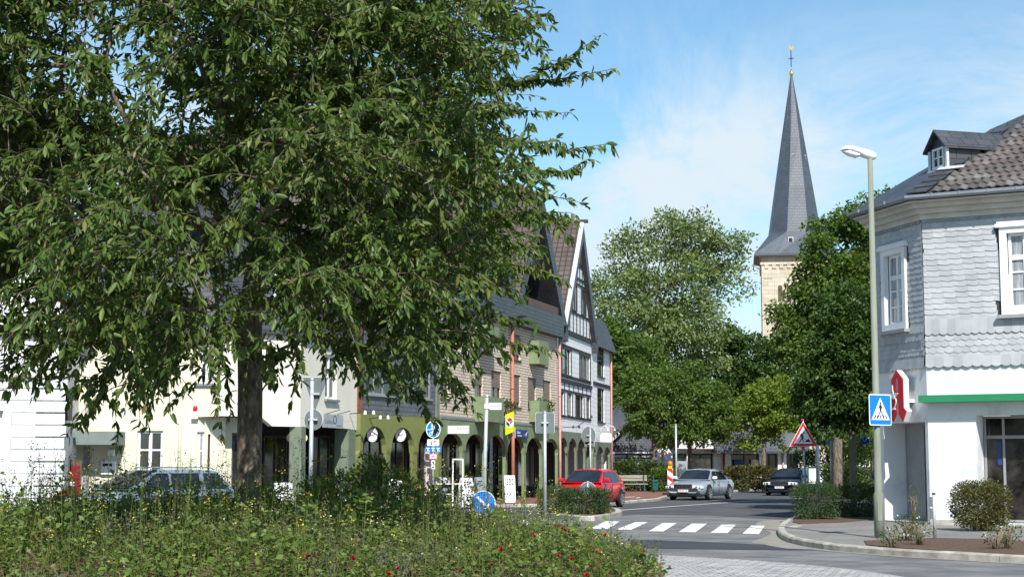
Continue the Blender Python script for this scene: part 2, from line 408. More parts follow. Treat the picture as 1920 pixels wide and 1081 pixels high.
M['paint_navy'] = mat('paint_navy', (0.007, 0.010, 0.018), 0.25, 0.05, coat=0.5)
M['paint_pale'] = mat('paint_pale', (0.26, 0.34, 0.40), 0.3, 0.03, metal=0.4, coat=0.7)
M['headlight'] = mat('headlight', (0.80, 0.81, 0.82), 0.15, 0.05, spec=0.8)
M['bark'] = mat('bark', (0.135, 0.102, 0.073), 0.9, 0.3, 5, 0.9, 18, c2=(0.30, 0.245, 0.19), stretch=(3, 3, 1.2), thr=(0.4, 0.72))
M['bark_pale'] = mat('bark_pale', (0.20, 0.165, 0.11), 0.9, 0.25, 4, 0.6, 18, stretch=(2, 2, 0.6))
def glass_mat(name, c=(0.02, 0.024, 0.028), rough=0.04, spec=0.8, var=0.5, scale=0.9):
    m = mat(name, c, rough, var, scale, spec=spec); return m
M['glass'] = glass_mat('glass')
M['glass_car'] = glass_mat('glass_car', (0.015, 0.02, 0.028), 0.03, 0.7)
M['glass_shop'] = mat('glass_shop', (0.018, 0.018, 0.017), 0.06, 0.6, 1.6, spec=0.35, c2=(0.055, 0.05, 0.043), thr=(0.42, 0.66))
M['glass_office'] = mat('glass_office', (0.40, 0.45, 0.48), 0.15, 0.08, 0.8, spec=0.6)
M['net_curtain'] = mat('net_curtain', (0.20, 0.225, 0.25), 0.08, 0.45, 3.5, spec=0.7, c2=(0.42, 0.44, 0.46), stretch=(2, 2, 0.25))
M['glass_deep'] = mat('glass_deep', (0.012, 0.018, 0.016), 0.12, 0.6, 2.0, spec=0.35, c2=(0.05, 0.065, 0.045))
# ------------------------------------------------------------------ the setting: ground, roads, pavements
def struct(name, mb, m, smooth=False, loc=None):
    o = mb.build(name, m, None, smooth); o["kind"] = "structure"; return o
def densify(pts, step=1.0):
    out = []
    for i in range(len(pts) - 1):
        a, b = Vector(pts[i]), Vector(pts[i + 1]); n = max(1, int((b - a).length / step))
        for k in range(n): out.append(a.lerp(b, k / n))
    out.append(Vector(pts[-1])); return out
def smooth_line(pts, it=2):
    pts = [Vector(p) for p in pts]
    for _ in range(it):
        q = [pts[0]]
        for a, b in zip(pts[:-1], pts[1:]):
            q += [a.lerp(b, .25), a.lerp(b, .75)]
        q.append(pts[-1]); pts = q
    return pts
mb = MB(); mb.poly([(-900, -200, 0), (900, -200, 0), (900, 1600, 0), (-900, 1600, 0)])
struct("ground", mb, M['asphalt'])

BED_C = Vector((-4.2, 21.9, 0)); BED_R = 6.25
def mound(x, y):
    r = math.hypot(x - BED_C.x, y - BED_C.y) / BED_R
    return 0.13 + 0.60 * max(0.0, 1 - r ** 3.2) if r < 1 else 0.13
# dark road surface beyond the crossing
near = [gnd(1090, 968), gnd(1200, 964), gnd(1330, 966), gnd(1430, 971), gnd(1490, 976), gnd(1560, 985)]
mb = MB(); pts = [Vector((-16, 47.5, 0)), Vector((-4, 49, 0))] + near + [Vector((16, 50, 0)), Vector((30, 75, 0)), Vector((40, 110, 0)), Vector((26, 110, 0)), Vector((10, 96, 0)), Vector((4, 86, 0)), Vector((-1, 74, 0)), Vector((-16, 54, 0))]
mb.poly([(p.x, p.y, 0.004) for p in pts])
struct("road", mb, M['asphalt_dark'])
# shadow band across the carriageway, painted as a dark sheet on the asphalt
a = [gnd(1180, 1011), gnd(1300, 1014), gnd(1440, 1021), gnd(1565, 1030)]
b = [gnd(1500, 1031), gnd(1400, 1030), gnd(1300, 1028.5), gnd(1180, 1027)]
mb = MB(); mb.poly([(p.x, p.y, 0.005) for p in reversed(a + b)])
struct("road_shadow_strip", mb, M['asphalt_shadow'])
# zebra stripes
mb = MB()
Z = [((1106, 990.5), (1140, 992), (1162, 977), (1136, 976.5)), ((1155, 992.5), (1183, 993), (1215, 978.5), (1192, 978)),
     ((1216, 995.5), (1244, 996), (1269.5, 980), (1242.5, 980)), ((1272, 997), (1304, 997.5), (1326, 981.2), (1297.5, 981)),
     ((1332, 998.5), (1364, 999.2), (1380, 983.2), (1353.5, 983)), ((1392, 1000), (1423, 1001), (1434, 985), (1408.5, 984.8))]
for q in Z:
    mb.poly([(p.x, p.y, 0.009) for p in (gnd(*c) for c in q)])
struct("zebra_crossing_markings", mb, M['road_paint'])
# edge line along the far kerb
mb = MB()
ln = smooth_line([gnd(1132, 958.5), gnd(1220, 952), gnd(1330, 944), gnd(1420, 938), gnd(1500, 933.5), gnd(1600, 929)])
for p, q in zip(ln[:-1], ln[1:]):
    w = 0.16
    n_ = Vector((-(q - p).y, (q - p).x, 0)).normalized() * w
    mb.poly([(p.x, p.y, 0.009), (q.x, q.y, 0.009), (q.x + n_.x, q.y + n_.y, 0.009), (p.x + n_.x, p.y + n_.y, 0.009)])
struct("road_line_markings", mb, M['road_paint'])

def kerb_strip(name, line, inward, h=0.13, w=0.16, step=1.0, m=None):
    """kerb stones along a line of ground points, one block per metre with open joints"""
    mb = MB()
    for p, q in zip(line[:-1], line[1:]):
        d = (q - p); L = d.length; d.normalize(); n_ = Vector((-d.y, d.x, 0)) * inward
        k = max(1, round(L / step))
        for i in range(k):
            a_ = p + d * (L * i / k + 0.008); b_ = p + d * (L * (i + 1) / k - 0.008)
            hh = h + random.uniform(-.006, .006)
            c = 0.03
            v = [a_, b_, b_ + n_ * w, a_ + n_ * w]
            vv = [(x.x, x.y, -0.05) for x in v] + [(x.x, x.y, hh - c) for x in v[:2]] + [(x.x + n_.x * c, x.y + n_.y * c, hh) for x in v[:2]] + [(x.x, x.y, hh) for x in v[2:]]
            f = [(0, 1, 5, 4), (4, 5, 7, 6), (6, 7, 8, 9), (2, 3, 9, 8), (1, 2, 8, 7, 5), (3, 0, 4, 6, 9)]
            mb.mesh(vv, f)
    return struct(name, mb, m or M['kerb'])
# right-hand pavement by the pharmacy
kr = [gnd(1487, 974), gnd(1474, 981), gnd(1460, 992), gnd(1456, 999), gnd(1463, 1010), gnd(1485, 1019), gnd(1537, 1029), gnd(1597, 1035), gnd(1687, 1042), gnd(1800, 1049), gnd(1920, 1055), gnd(2150, 1066)]
kr = [Vector((14, 62, 0)), Vector((10.5, 55, 0))] + kr
krs = smooth_line(kr, 2)
kerb_strip("pavement_kerb", densify([krs[i] for i in range(0, len(krs), 2)], 3.0), 1.0, 0.13, 0.17)
mb = MB()
inner = [p for p in krs]
poly = [(p.x + 0.10, p.y + 0.05, 0.11) for p in inner] + [(22, inner[-1].y, 0.11), (24, 62, 0.11)]
mb.poly(list(reversed(poly)))
struct("pavement", mb, M['slab_paving'])
# dusty gutter along the kerb, tar seams and an iron cover in the carriageway
mb = MB(); gk = smooth_line([gnd(1487, 974), gnd(1474, 981), gnd(1460, 992), gnd(1456, 999), gnd(1463, 1010), gnd(1485, 1019), gnd(1537, 1029), gnd(1597, 1035), gnd(1687, 1042), gnd(1800, 1049), gnd(1960, 1058)], 2)
for i, (p, q) in enumerate(zip(gk[:-1], gk[1:])):
    d_ = (q - p).normalized(); n_ = Vector((d_.y, -d_.x, 0)); k0, k1 = (.5 + .35 * math.sin(.35 * j) * (1 if j < 22 else .4) if j < 26 else .22 for j in (i, i + 1))
    mb.poly([(p.x + n_.x * k0, p.y + n_.y * k0, .0062), (q.x + n_.x * k1, q.y + n_.y * k1, .0062), (q.x, q.y, .0062), (p.x, p.y, .0062)])
struct("road_gutter", mb, M['gutter'])
mb = MB()
for line in ([gnd(1240, 972), gnd(1320, 974), gnd(1400, 977), gnd(1452, 981)], [gnd(1330, 1040), gnd(1480, 1046), gnd(1640, 1056), gnd(1800, 1068)]):
    ln_ = smooth_line(line, 2)
    for p, q in zip(ln_[:-1], ln_[1:]): mb.poly([(p.x, p.y - .02, .0075), (q.x, q.y - .02, .0075), (q.x, q.y + .02, .0075), (p.x, p.y + .02, .0075)])
struct("road_seam_lines", mb, M['tar'])
c_ = gnd(1395, 952); mb = MB(); mb.slab([(c_.x + .32 * math.cos(2 * math.pi * k / 24), c_.y + .32 * math.sin(2 * math.pi * k / 24)) for k in range(24)], .0, .012)
o = mb.build("manhole_cover", M['iron']); tag(o, "round iron manhole cover in the dark road surface beyond the crossing", "manhole cover")
# strip of bare planting soil at the pavement edge
mb = MB()
s0 = [gnd(1625, 1019.5, .13), gnd(1690, 1025.5, .13), gnd(1800, 1032.5, .13), gnd(1930, 1038.5, .13), gnd(2050, 1044, .13)]
s1 = [gnd(2050, 1016, .13), gnd(1930, 1013, .13), gnd(1840, 1009, .13), gnd(1760, 1007, .13), gnd(1690, 1009, .13), gnd(1620, 1012, .13)]
top = s0 + s1
mb.slab([(p.x, p.y) for p in top], 0.05, 0.128)
struct("planting_strip_soil", mb, M['soil'])
mb = MB(); q = [gnd(1490, 966, .13), gnd(1486, 977, .13), gnd(1500, 980, .13), gnd(1570, 978, .13), gnd(1640, 972, .13), gnd(1648, 955, .13), gnd(1560, 952, .13)]
mb.slab([(p.x, p.y) for p in q], 0.05, 0.128)
struct("shrub_bed_soil", mb, M['soil'])
# storm drain plate and edge
mb = MB(); q = [gnd(1478, 987, .112), gnd(1494, 988, .112), gnd(1504, 984, .112), gnd(1488, 983, .112)]
mb.slab([(p.x, p.y) for p in q], 0.10, 0.116); struct("pavement_light_slab", mb, M['kerb'])

# roundabout: cobbled apron and planted mound
mb = MB(); AR = 8.6; n = 96; AC = Vector((-2.95, 21.9, 0))
rings = [(AR, 0.03), (AR - .25, 0.055), (5.2, 0.13), (3.0, 0.12)]
for (r0, z0), (r1, z1) in zip(rings[:-1], rings[1:]):
    for k in range(n):
        t0, t1 = 2 * math.pi * k / n, 2 * math.pi * (k + 1) / n
        mb.poly([(AC.x + r0 * math.cos(t0), AC.y + r0 * math.sin(t0), z0), (AC.x + r0 * math.cos(t1), AC.y + r0 * math.sin(t1), z0),
                 (AC.x + r1 * math.cos(t1), AC.y + r1 * math.sin(t1), z1), (AC.x + r1 * math.cos(t0), AC.y + r1 * math.sin(t0), z1)])
struct("cobbled_apron", mb, M['cobble'])
mb = MB(); ng = 44
for i in range(14):
    r0, r1 = BED_R * i / 14, BED_R * (i + 1) / 14
    for k in range(ng):
        t0, t1 = 2 * math.pi * k / ng, 2 * math.pi * (k + 1) / ng
        P = []
        for r, t in ((r0, t0), (r1, t0), (r1, t1), (r0, t1)):
            x, y = BED_C.x + r * math.cos(t), BED_C.y + r * math.sin(t)
            P.append((x, y, mound(x, y) + 0.03 * math.sin(3.1 * x + 1.7 * y) * (1 if r < BED_R * .98 else 0) + (0.06 if r > BED_R * .9 else 0)))
        if i == 0: P = [P[1], P[2], (BED_C.x, BED_C.y, mound(BED_C.x, BED_C.y))]
        mb.poly(P)
struct("flower_bed_soil", mb, M['soil'], True)

# far brick pavement with its kerb (left of the street and round the bend)
fk = [Vector((-20, 50.5, 0)), Vector((-8, 55.5, 0)), Vector((-2.5, 62, 0)), gnd(1120, 949), gnd(1165, 944.5), gnd(1200, 941), gnd(1240, 938), gnd(1245, 934), gnd(1280, 928.5), gnd(1330, 925.5), gnd(1390, 921), gnd(1440, 917.5), gnd(1500, 914.5), gnd(1570, 913)]
fks = smooth_line(fk, 2)
kerb_strip("street_kerb", densify(fks[::2] + [fks[-1]], 4.0), 1.0, 0.12, 0.16, 1.2)
mb = MB()
mb.poly([(p.x - .02, p.y + .08, 0.105) for p in fks] + [(60, 130, 0.105), (60, 260, 0.105), (-90, 260, 0.105), (-90, 50.5, 0.105)])
struct("brick_pavement", mb, M['brick_paving'])
# white lettered parking mark on the bricks
mb = MB()
for q in (((1162, 931), (1190, 930.3), (1190, 931), (1162, 931.8)), ((1192, 932), (1200, 931), (1201, 931.8), (1193, 932.8))):
    mb.poly([(p.x, p.y, 0.109) for p in (gnd(c[0], c[1], .109) for c in q)])
struct("bay_markings", mb, M['road_paint'])
# second brick pavement strip on the right behind the shrubs
mb = MB(); q = [gnd(1540, 926), gnd(1640, 938), gnd(1700, 930), gnd(1640, 914), gnd(1560, 912)]
mb.slab([(p.x, p.y) for p in q], 0.0, 0.1); struct("brick_footpath", mb, M['brick_paving'])
# traffic islands
def island(name, pts):
    g = [gnd(*p) for p in pts]; loop = smooth_line(g + [g[0]], 1)
    kerb_strip(name + "_kerb", densify(loop, 2.0), 1.0, 0.14, 0.22, 1.0)
    mb = MB(); mb.poly([(p.x, p.y, 0.12) for p in loop[:-1]]); struct(name, mb, M['soil'])
island("planted_island", [(1010, 966), (1042, 971), (1102, 977.5), (1150, 971), (1170, 965), (1160, 958), (1090, 953), (1000, 955)])
# ------------------------------------------------------------------ building helpers (local frame: x along the front, y inward, z up)
def wall(mb, x0, x1, z0, z1, holes=(), y=0.0, rev=0.14):
    xs = sorted({x0, x1, *[c for h in holes for c in (h[0], h[2]) if x0 < c < x1]})
    zs = sorted({z0, z1, *[c for h in holes for c in (h[1], h[3]) if z0 < c < z1]})
    for a, b in zip(xs[:-1], xs[1:]):
        for c, d in zip(zs[:-1], zs[1:]):
            mx, mz = (a + b) / 2, (c + d) / 2
            if any(h[0] < mx < h[2] and h[1] < mz < h[3] for h in holes): continue
            mb.poly([(a, y, c), (b, y, c), (b, y, d), (a, y, d)])
    for hx0, hz0, hx1, hz1 in holes:
        mb.poly([(hx0, y, hz0), (hx0, y, hz1), (hx0, y + rev, hz1), (hx0, y + rev, hz0)])
        mb.poly([(hx1, y, hz0), (hx1, y + rev, hz0), (hx1, y + rev, hz1), (hx1, y, hz1)])
        mb.poly([(hx0, y, hz1), (hx1, y, hz1), (hx1, y + rev, hz1), (hx0, y + rev, hz1)])
        mb.poly([(hx0, y, hz0), (hx0, y + rev, hz0), (hx1, y + rev, hz0), (hx1, y, hz0)])
def window(parent, x0, z0, x1, z1, y=0.10, fm='white_frame', gm='glass', fr=0.07, nx=2, nz=1, bar=0.045, sill=None, depth=0.06, curtain=None, zsplit=None, name="window"):
    """frame with glazing bars (part) and its pane (sub-part); y is the depth of the frame's face"""
    mb = MB(); mb.frame(x0, z0, x1, z1, fr, y, y + depth)
    for i in range(1, nx):
        x = x0 + (x1 - x0) * i / nx; mb.box(x - bar, y + .004, z0 + fr, x + bar, y + depth - .004, z1 - fr)
    zz = zsplit if zsplit is not None else [z0 + (z1 - z0) * i / nz for i in range(1, nz)]
    for z in zz: mb.box(x0 + fr, y + .008, z - bar * .8, x1 - fr, y + depth - .008, z + bar * .8)
    if sill: mb.box(x0 - .06, y - sill, z0 - .06, x1 + .06, y + .02, z0 - .002)
    f = mb.build(name, M[fm], parent)
    g = MB(); g.box(x0 + fr * .5, y + depth * .55, z0 + fr * .5, x1 - fr * .5, y + depth * .55 + .01, z1 - fr * .5)
    g.build("pane", M[gm], f)
    if curtain:
        c = MB(); w = (x1 - x0) * .3; n = 7
        for xa, xb in ((x0 + fr, x0 + fr + w), (x1 - fr - w, x1 - fr)):
            for i in range(n):
                a, b = xa + (xb - xa) * i / n, xa + (xb - xa) * (i + 1) / n
                c.box(a, y + depth * .55 - .006 - .002 * (i % 2), z0 + fr, b, y + depth * .55 - .001, z1 - fr)
        c.build("curtain", M[curtain], f)
    return f
def arcade(parent, bays, z_spring, z_crown, z_top, y0, y1, m, base=0.0, col=0.34, colmat=None):
    """round-arched arcade: fascia with arch cut-outs, and one column mesh per pier"""
    mb = MB(); n = 12
    xe0, xe1 = bays[0][0] - col / 2, bays[-1][1] + col / 2
    edges = []
    for a, b in bays:
        c, r = (a + b) / 2, (b - a) / 2
        arc = [(c - r * math.cos(math.pi * k / n), z_spring + (z_crown - z_spring) * math.sin(math.pi * k / n)) for k in range(n + 1)]
        for (xa, za), (xb, zb) in zip(arc[:-1], arc[1:]):
            mb.poly([(xa, y0, za), (xb, y0, zb), (xb, y0, z_top), (xa, y0, z_top)])
            mb.poly([(xa, y1, za), (xa, y1, z_top), (xb, y1, z_top), (xb, y1, zb)])
            mb.poly([(xa, y0, za), (xa, y1, za), (xb, y1, zb), (xb, y0, zb)])
        edges.append((a, b))
    xs = [xe0] + [c for e in edges for c in e] + [xe1]
    for i in range(0, len(xs), 2):
        mb.box(xs[i], y0, z_spring, xs[i + 1], y1, z_top)
    mb.poly([(xe0, y0, z_top), (xe1, y0, z_top), (xe1, y1, z_top), (xe0, y1, z_top)])
    mb.build("arcade_fascia", M[m], parent)
    for i in range(0, len(xs), 2):
        c = (xs[i] + xs[i + 1]) / 2; w = col * .5
        cb = MB(); cb.box(c - w, y0 + .03, base, c + w, y1 - .03, z_spring - .12)
        cb.mesh([(c - w, y0 + .03, z_spring - .12), (c + w, y0 + .03, z_spring - .12), (c + w, y1 - .03, z_spring - .12), (c - w, y1 - .03, z_spring - .12),
                 (xs[i], y0, z_spring), (xs[i + 1], y0, z_spring), (xs[i + 1], y1, z_spring), (xs[i], y1, z_spring)],
                [(0, 1, 5, 4), (1, 2, 6, 5), (2, 3, 7, 6), (3, 0, 4, 7)])
        cb.build("column", M[colmat or m], parent)
class Facade:
    """a front from A to B on the ground; u(px) and z(py, u) read positions off the photograph's rays onto that front"""
    def __init__(s, A, B):
        s.A, s.B = Vector((A[0], A[1], 0)), Vector((B[0], B[1], 0)); s.d = (s.B - s.A); s.L = s.d.length; s.d.normalize()
        s.rz = math.atan2(s.d.y, s.d.x)
    def u(s, px, py=750):
        k = (px - CXP) / FPX / (_ct - (CYP - py) / FPX * _st)
        return (k * s.A.y - s.A.x) / (s.d.x - k * s.d.y)
    def z(s, py, u):
        return at(CXP, py, (s.A + s.d * u).y).z
def downpipe(parent, x, y, z0, z1, m, r=0.05, kick=None):
    mb = MB()
    pts = [(x, y, z1), (x, y, z0)] if kick is None else [(x, y, z1), (x, y, kick[0] + .35), (x + kick[1], y + kick[2], kick[0]), (x + kick[1], y + kick[2], z0)]
    mb.tube(pts, r, 8)
    for z in np.arange(z0 + .8, z1, 2.0):
        if kick is None or z > kick[0] + .4: mb.lathe([(r * 1.35, -.02), (r * 1.35, .02)], (x, y, float(z)), 8)
    return mb.build("downpipe", M[m], parent, True)
def gable_roof(mb, x0, xa, x1, ze0, za, ze1, y0, y1, t=0.16):
    """two slopes from (x0,ze0) to ridge (xa,za) to (x1,ze1), running y0..y1, thickness t downward"""
    for (xp, zp), (xq, zq) in (((x0, ze0), (xa, za)), ((xa, za), (x1, ze1))):
        mb.poly([(xp, y0, zp), (xq, y0, zq), (xq, y1, zq), (xp, y1, zp)])
        mb.poly([(xp, y0, zp - t), (xp, y1, zp - t), (xq, y1, zq - t), (xq, y0, zq - t)])
        mb.poly([(xp, y0, zp), (xp, y0, zp - t), (xq, y0, zq - t), (xq, y0, zq)])

# ------------------------------------------------------------------ pharmacy on the right-hand corner
C1 = at(1742, 872, 41.0); C1.z = 0
FR = Vector((0.876, -0.482, 0)).normalized()
ph_rz = math.atan2(FR.y, FR.x)
ph = thing("pharmacy_building", "corner pharmacy with grey scalloped slate upper storey, white ground floor and tiled hip roof", "building", (C1.x, C1.y, 0), ph_rz)
S2 = 1.81; FW = 9.0; DP = 13.0      # chamfer leg, front width, depth
foot = [(0, 0), (FW, 0), (FW, DP), (-S2, DP), (-S2, S2)]
def offset_poly(pts, o):
    n = len(pts); out = []
    for i in range(n):
        p0, p1, p2 = Vector(pts[i - 1]), Vector(pts[i]), Vector(pts[(i + 1) % n])
        d1, d2 = (p1 - p0).normalized(), (p2 - p1).normalized()
        n1, n2 = Vector((d1.y, -d1.x)), Vector((d2.y, -d2.x))
        b = (n1 + n2); b = b / max(1e-6, (1 + n1.dot(n2)))
        out.append((p1.x + b.x * o, p1.y + b.y * o))
    return out
CHL = S2 * math.sqrt(2)
def zc(py): return at(1742, py, 41.0).z
Z_SL0, Z_SL1, Z_EV = zc(683), zc(414), zc(374)
def cham(s, dep, z):
    """chamfer frame: s from its far-left end, dep inward, z up -> local point"""
    d = Vector((S2, -S2)).normalized(); nin = Vector((d.y * -1, d.x)); nin = Vector((0.7071, 0.7071))
    p = Vector((-S2, S2)) + d * s + nin * dep
    return (p.x, p.y, z)
def chmap(mb, i0):
    for i in range(i0, len(mb.v)):
        x, y, z = mb.v[i]; mb.v[i] = cham(x, y, z)
# ground floor walls
mb = MB()
Z0 = 0.1
dx0 = 1.21; z_door = zc(779)
wall(mb, 0, FW, Z0, Z_SL0, [(dx0, 0.16, 5.6, z_door)], 0, 0.85)
i0 = len(mb.v)
wall(mb, 0, CHL, Z0, Z_SL0, [(0.26, 0.16, CHL - 0.14, at(1690, 792, 42.3).z)], 0, 0.75)
chmap(mb, i0)
mb.poly([(-S2, S2, Z0), (-S2, S2, Z_SL0), (-S2, DP, Z_SL0), (-S2, DP, Z0)])
mb.poly([(FW, 0, Z0), (FW, DP, Z0), (FW, DP, Z_SL0), (FW, 0, Z_SL0)])
mb.build("ground_floor_wall", M['plaster_white'], ph)
mb = MB(); pl = offset_poly(foot, 0.025); mb.slab([pl[0], (dx0, pl[0][1]), (dx0, .6), (0.4, .6)], 0.08, 0.24); mb.build("plinth", M['kerb'], ph); mb = MB()
mb.box(5.6, -.025, .08, FW, .3, .24); mb.build("plinth", M['kerb'], ph)
# front shop glazing and its door recess
mb = MB(); y = 0.80
mb.frame(dx0 + .02, .18, 5.58, z_door - .01, .06, y - .06, y)
for x in (1.72, 2.62, 3.9): mb.box(x - .03, y - .055, .24, x + .03, y - .005, z_door - .07)
mb.box(dx0 + .08, y - .05, 2.28, 5.5, y - .01, 2.36)
sf = mb.build("shop_window", M['grey_frame'], ph)
g = MB(); g.box(dx0 + .04, y - .02, .2, 5.56, y - .01, z_door - .03); g.build("pane", M['glass_shop'], sf)
mb = MB(); mb.box(dx0, -.02, .1, 5.6, .84, .158); mb.build("threshold", M['kerb'], ph)
mb = MB(); mb.box(2.0, .30, z_door - .03, 2.5, .42, z_door - .002); mb.build("ceiling_lamp", M['grey_frame'], ph)
# things seen in the shop window
mb = MB(); mb.box(1.56, .772, 1.62, 1.66, .778, 2.2); mb.build("window_display", M['sign_navy'], ph)
# corner entrance glazing
i_top = at(1690, 792, 42.3).z
mb = MB()
mb.frame(0.28, .18, CHL - .16, i_top - .01, .05, .66, .72); mb.box(1.15, .665, .2, 1.22, .715, i_top - .05); mb.box(.33, .668, .2, 1.15, .70, i_top - .05)
chmap(mb, 0); cd = mb.build("corner_door", M['grey_frame'], ph)
mb = MB(); mb.box(1.23, .69, .22, CHL - .2, .70, i_top - .05); chmap(mb, 0); mb.build("pane", M['glass_deep'], cd)
mb = MB(); mb.box(1.5, .675, .25, 2.2, .685, .62); chmap(mb, 0); mb.build("yellow_sticker", M['yellow'], cd)
mb = MB(); mb.box(.26, -.06, .1, CHL - .14, .74, .158); chmap(mb, 0); mb.build("doorstep", M['kerb'], ph)
# upper storey backing walls
wx0, wx1, wz0, wz1 = 1.95, 3.15, zc(597), zc(436)
cw = (0.50, zc(612) + .02, 1.76, zc(452))
mb = MB()
wall(mb, 0, FW, Z_SL0, Z_EV, [(wx0, wz0, wx1, wz1), (5.2, wz0, 6.4, wz1)], 0, .16)
i0 = len(mb.v); wall(mb, 0, CHL, Z_SL0, Z_EV, [cw], 0, .16); chmap(mb, i0)
mb.poly([(-S2, S2, Z_SL0), (-S2, S2, Z_EV), (-S2, DP, Z_EV), (-S2, DP, Z_SL0)])
mb.poly([(FW, 0, Z_SL0), (FW, DP, Z_SL0), (FW, DP, Z_EV), (FW, 0, Z_EV)])
mb.build("upper_wall", M['slate_back'], ph)
# individual scalloped slates, hung in courses that lap each other
def slates(mb, L, z0, z1, holes, y=-0.012, rh=0.142, w=0.31, wavy=True, border=0.0):
    z = z0; row = 0
    while z < z1 - 0.02:
        h = min(rh, z1 - z)
        x = -(((row * .07) % 1) if wavy else (row % 2) * .5) * w - 0.02
        while x < L:
            xa, xb = max(0.0, x), min(L, x + w - .001)
            if xb - xa > 0.03 and not any(hx0 < (xa + xb) / 2 < hx1 and hz0 < z + h / 2 < hz1 for hx0, hz0, hx1, hz1 in holes):
                n = 6; jz = random.uniform(-.005, .005); top = z + h + .035; yo = y - random.uniform(.015, .022)
                low = []
                for k in range(n + 1):
                    t = k / n; dz = (-.032 * min(t / .75, (1 - t) / .25) * (1 if t < .75 else 1)) if wavy else (-.045 * math.sin(math.pi * t))
                    low.append((xa + (xb - xa) * t, yo, z + dz + jz))
                v = low + [(xb, y, top), (xa, y, top)]
                back = [(p[0], y, p[2]) for p in low]
                mb.mesh(v + back, [tuple(range(n + 3))] + [(k + 1, k, n + 3 + k, n + 4 + k) for k in range(n)])
            x += w
        z += h; row += 1
Z_B1 = zc(600)
fholes = [(wx0 - .02, wz0 - .05, wx1 + .02, wz1 + .05), (5.18, wz0 - .05, 6.42, wz1 + .05)]
choles = [(cw[0] - .02, cw[1] - .05, cw[2] + .02, cw[3] + .05)]
mb = MB()
slates(mb, FW, Z_B1, Z_SL1, fholes)
slates(mb, FW, Z_SL0 + .16, Z_SL0 + .78, [], rh=.155, w=.21, wavy=False)
i0 = len(mb.v); slates(mb, CHL, Z_B1 - .15, Z_SL1, choles, w=.27); slates(mb, CHL, Z_SL0 + .16, Z_SL0 + .64, [], rh=.12, w=.15, wavy=False); chmap(mb, i0)
mb.build("slate_cladding", M['slate_piece'], ph)
mb = MB()
slates(mb, FW, Z_SL0 - .05, Z_SL0 + .15, [], y=-.05, rh=.2, w=.24, wavy=False); mb.build("slate_drip_course", M['slate_piece'], ph); mb = MB()
slates(mb, FW, Z_B1 - .36, Z_B1 - .02, fholes, y=-.03, rh=.34, w=.2, wavy=False)
mb.build("slate_border", M['slate_piece'], ph); mb = MB()
i0 = len(mb.v); slates(mb, CHL, Z_SL0 - .05, Z_SL0 + .15, [], y=-.05, rh=.2, w=.2, wavy=False); chmap(mb, i0); mb.build("slate_drip_course", M['slate_piece'], ph); mb = MB(); i0 = 0
slates(mb, CHL, Z_SL0 + .66, Z_B1 - .17, [], y=-.03, rh=.2, w=.18, wavy=False); chmap(mb, i0)
mb.build("slate_border", M['slate_piece'], ph)
mb = MB()
slates(mb, FW, Z_SL1 - .03, Z_SL1 + .2, fholes, y=-.04, rh=.23, w=.17, wavy=False)
i0 = len(mb.v); slates(mb, CHL, Z_SL1 - .03, Z_SL1 + .2, [], y=-.04, rh=.23, w=.17, wavy=False); chmap(mb, i0)
mb.build("slate_eaves_course", M['slate_course'], ph)
# windows with white casings
def cased(parent, x0, z0, x1, z1, mapper=None):
    mb = MB(); mb.frame(x0, z0, x1, z1, .17, -.09, .05); mb.box(x0 - .09, -.15, z1 - .02, x1 + .09, .03, z1 + .07); mb.box(x0 - .05, -.12, z1 + .072, x1 + .05, .03, z1 + .12)
    a, b, c, d = x0 + .19, z0 + .17, x1 - .19, z1 - .17
    mb.frame(a, b, c, d, .07, .06, .12); m_ = (a + c) / 2; mb.box(m_ - .05, .055, b + .07, m_ + .05, .115, d - .07)
    zt = b + (d - b) * .68; mb.box(a + .07, .05, zt - .07, c - .07, .118, zt + .05)
    for k in (.25, .48): mb.box(a + .07, .065, b + (d - b) * k - .02, c - .07, .11, b + (d - b) * k + .02)
    if mapper: mapper(mb, 0)
    w_ = mb.build("window", M['white_frame'], parent)
    mb = MB(); mb.box(a + .02, .10, b + .02, c - .02, .108, d - .02)
    if mapper: mapper(mb, 0)
    mb.build("pane", M['net_curtain'], w_)
    mb = MB(); mb.box(x0 - .1, -.2, z0 - .09, x1 + .1, .04, z0 - .003)
    if mapper: mapper(mb, 0)
    mb.build("sill", M['slate_course'], w_)
    mb = MB(); n = 9
    for xa, xb, mm in ((m_ + .02, c - .08, 0),):
        for i in range(n):
            p, q = xa + (xb - xa) * i / n, xa + (xb - xa) * (i + 1) / n
            if i % 3 != 2: mb.box(p, .094 - .003 * (i % 2), b + .05, q, .099, d - .04)
    if mapper: mapper(mb, 0)
    mb.build("curtain", M['curtain_yellow'] if not mapper else M['curtain'], w_)
cased(ph, wx0, wz0, wx1, wz1); cased(ph, 5.2, wz0, 6.4, wz1); cased(ph, *cw, mapper=chmap)
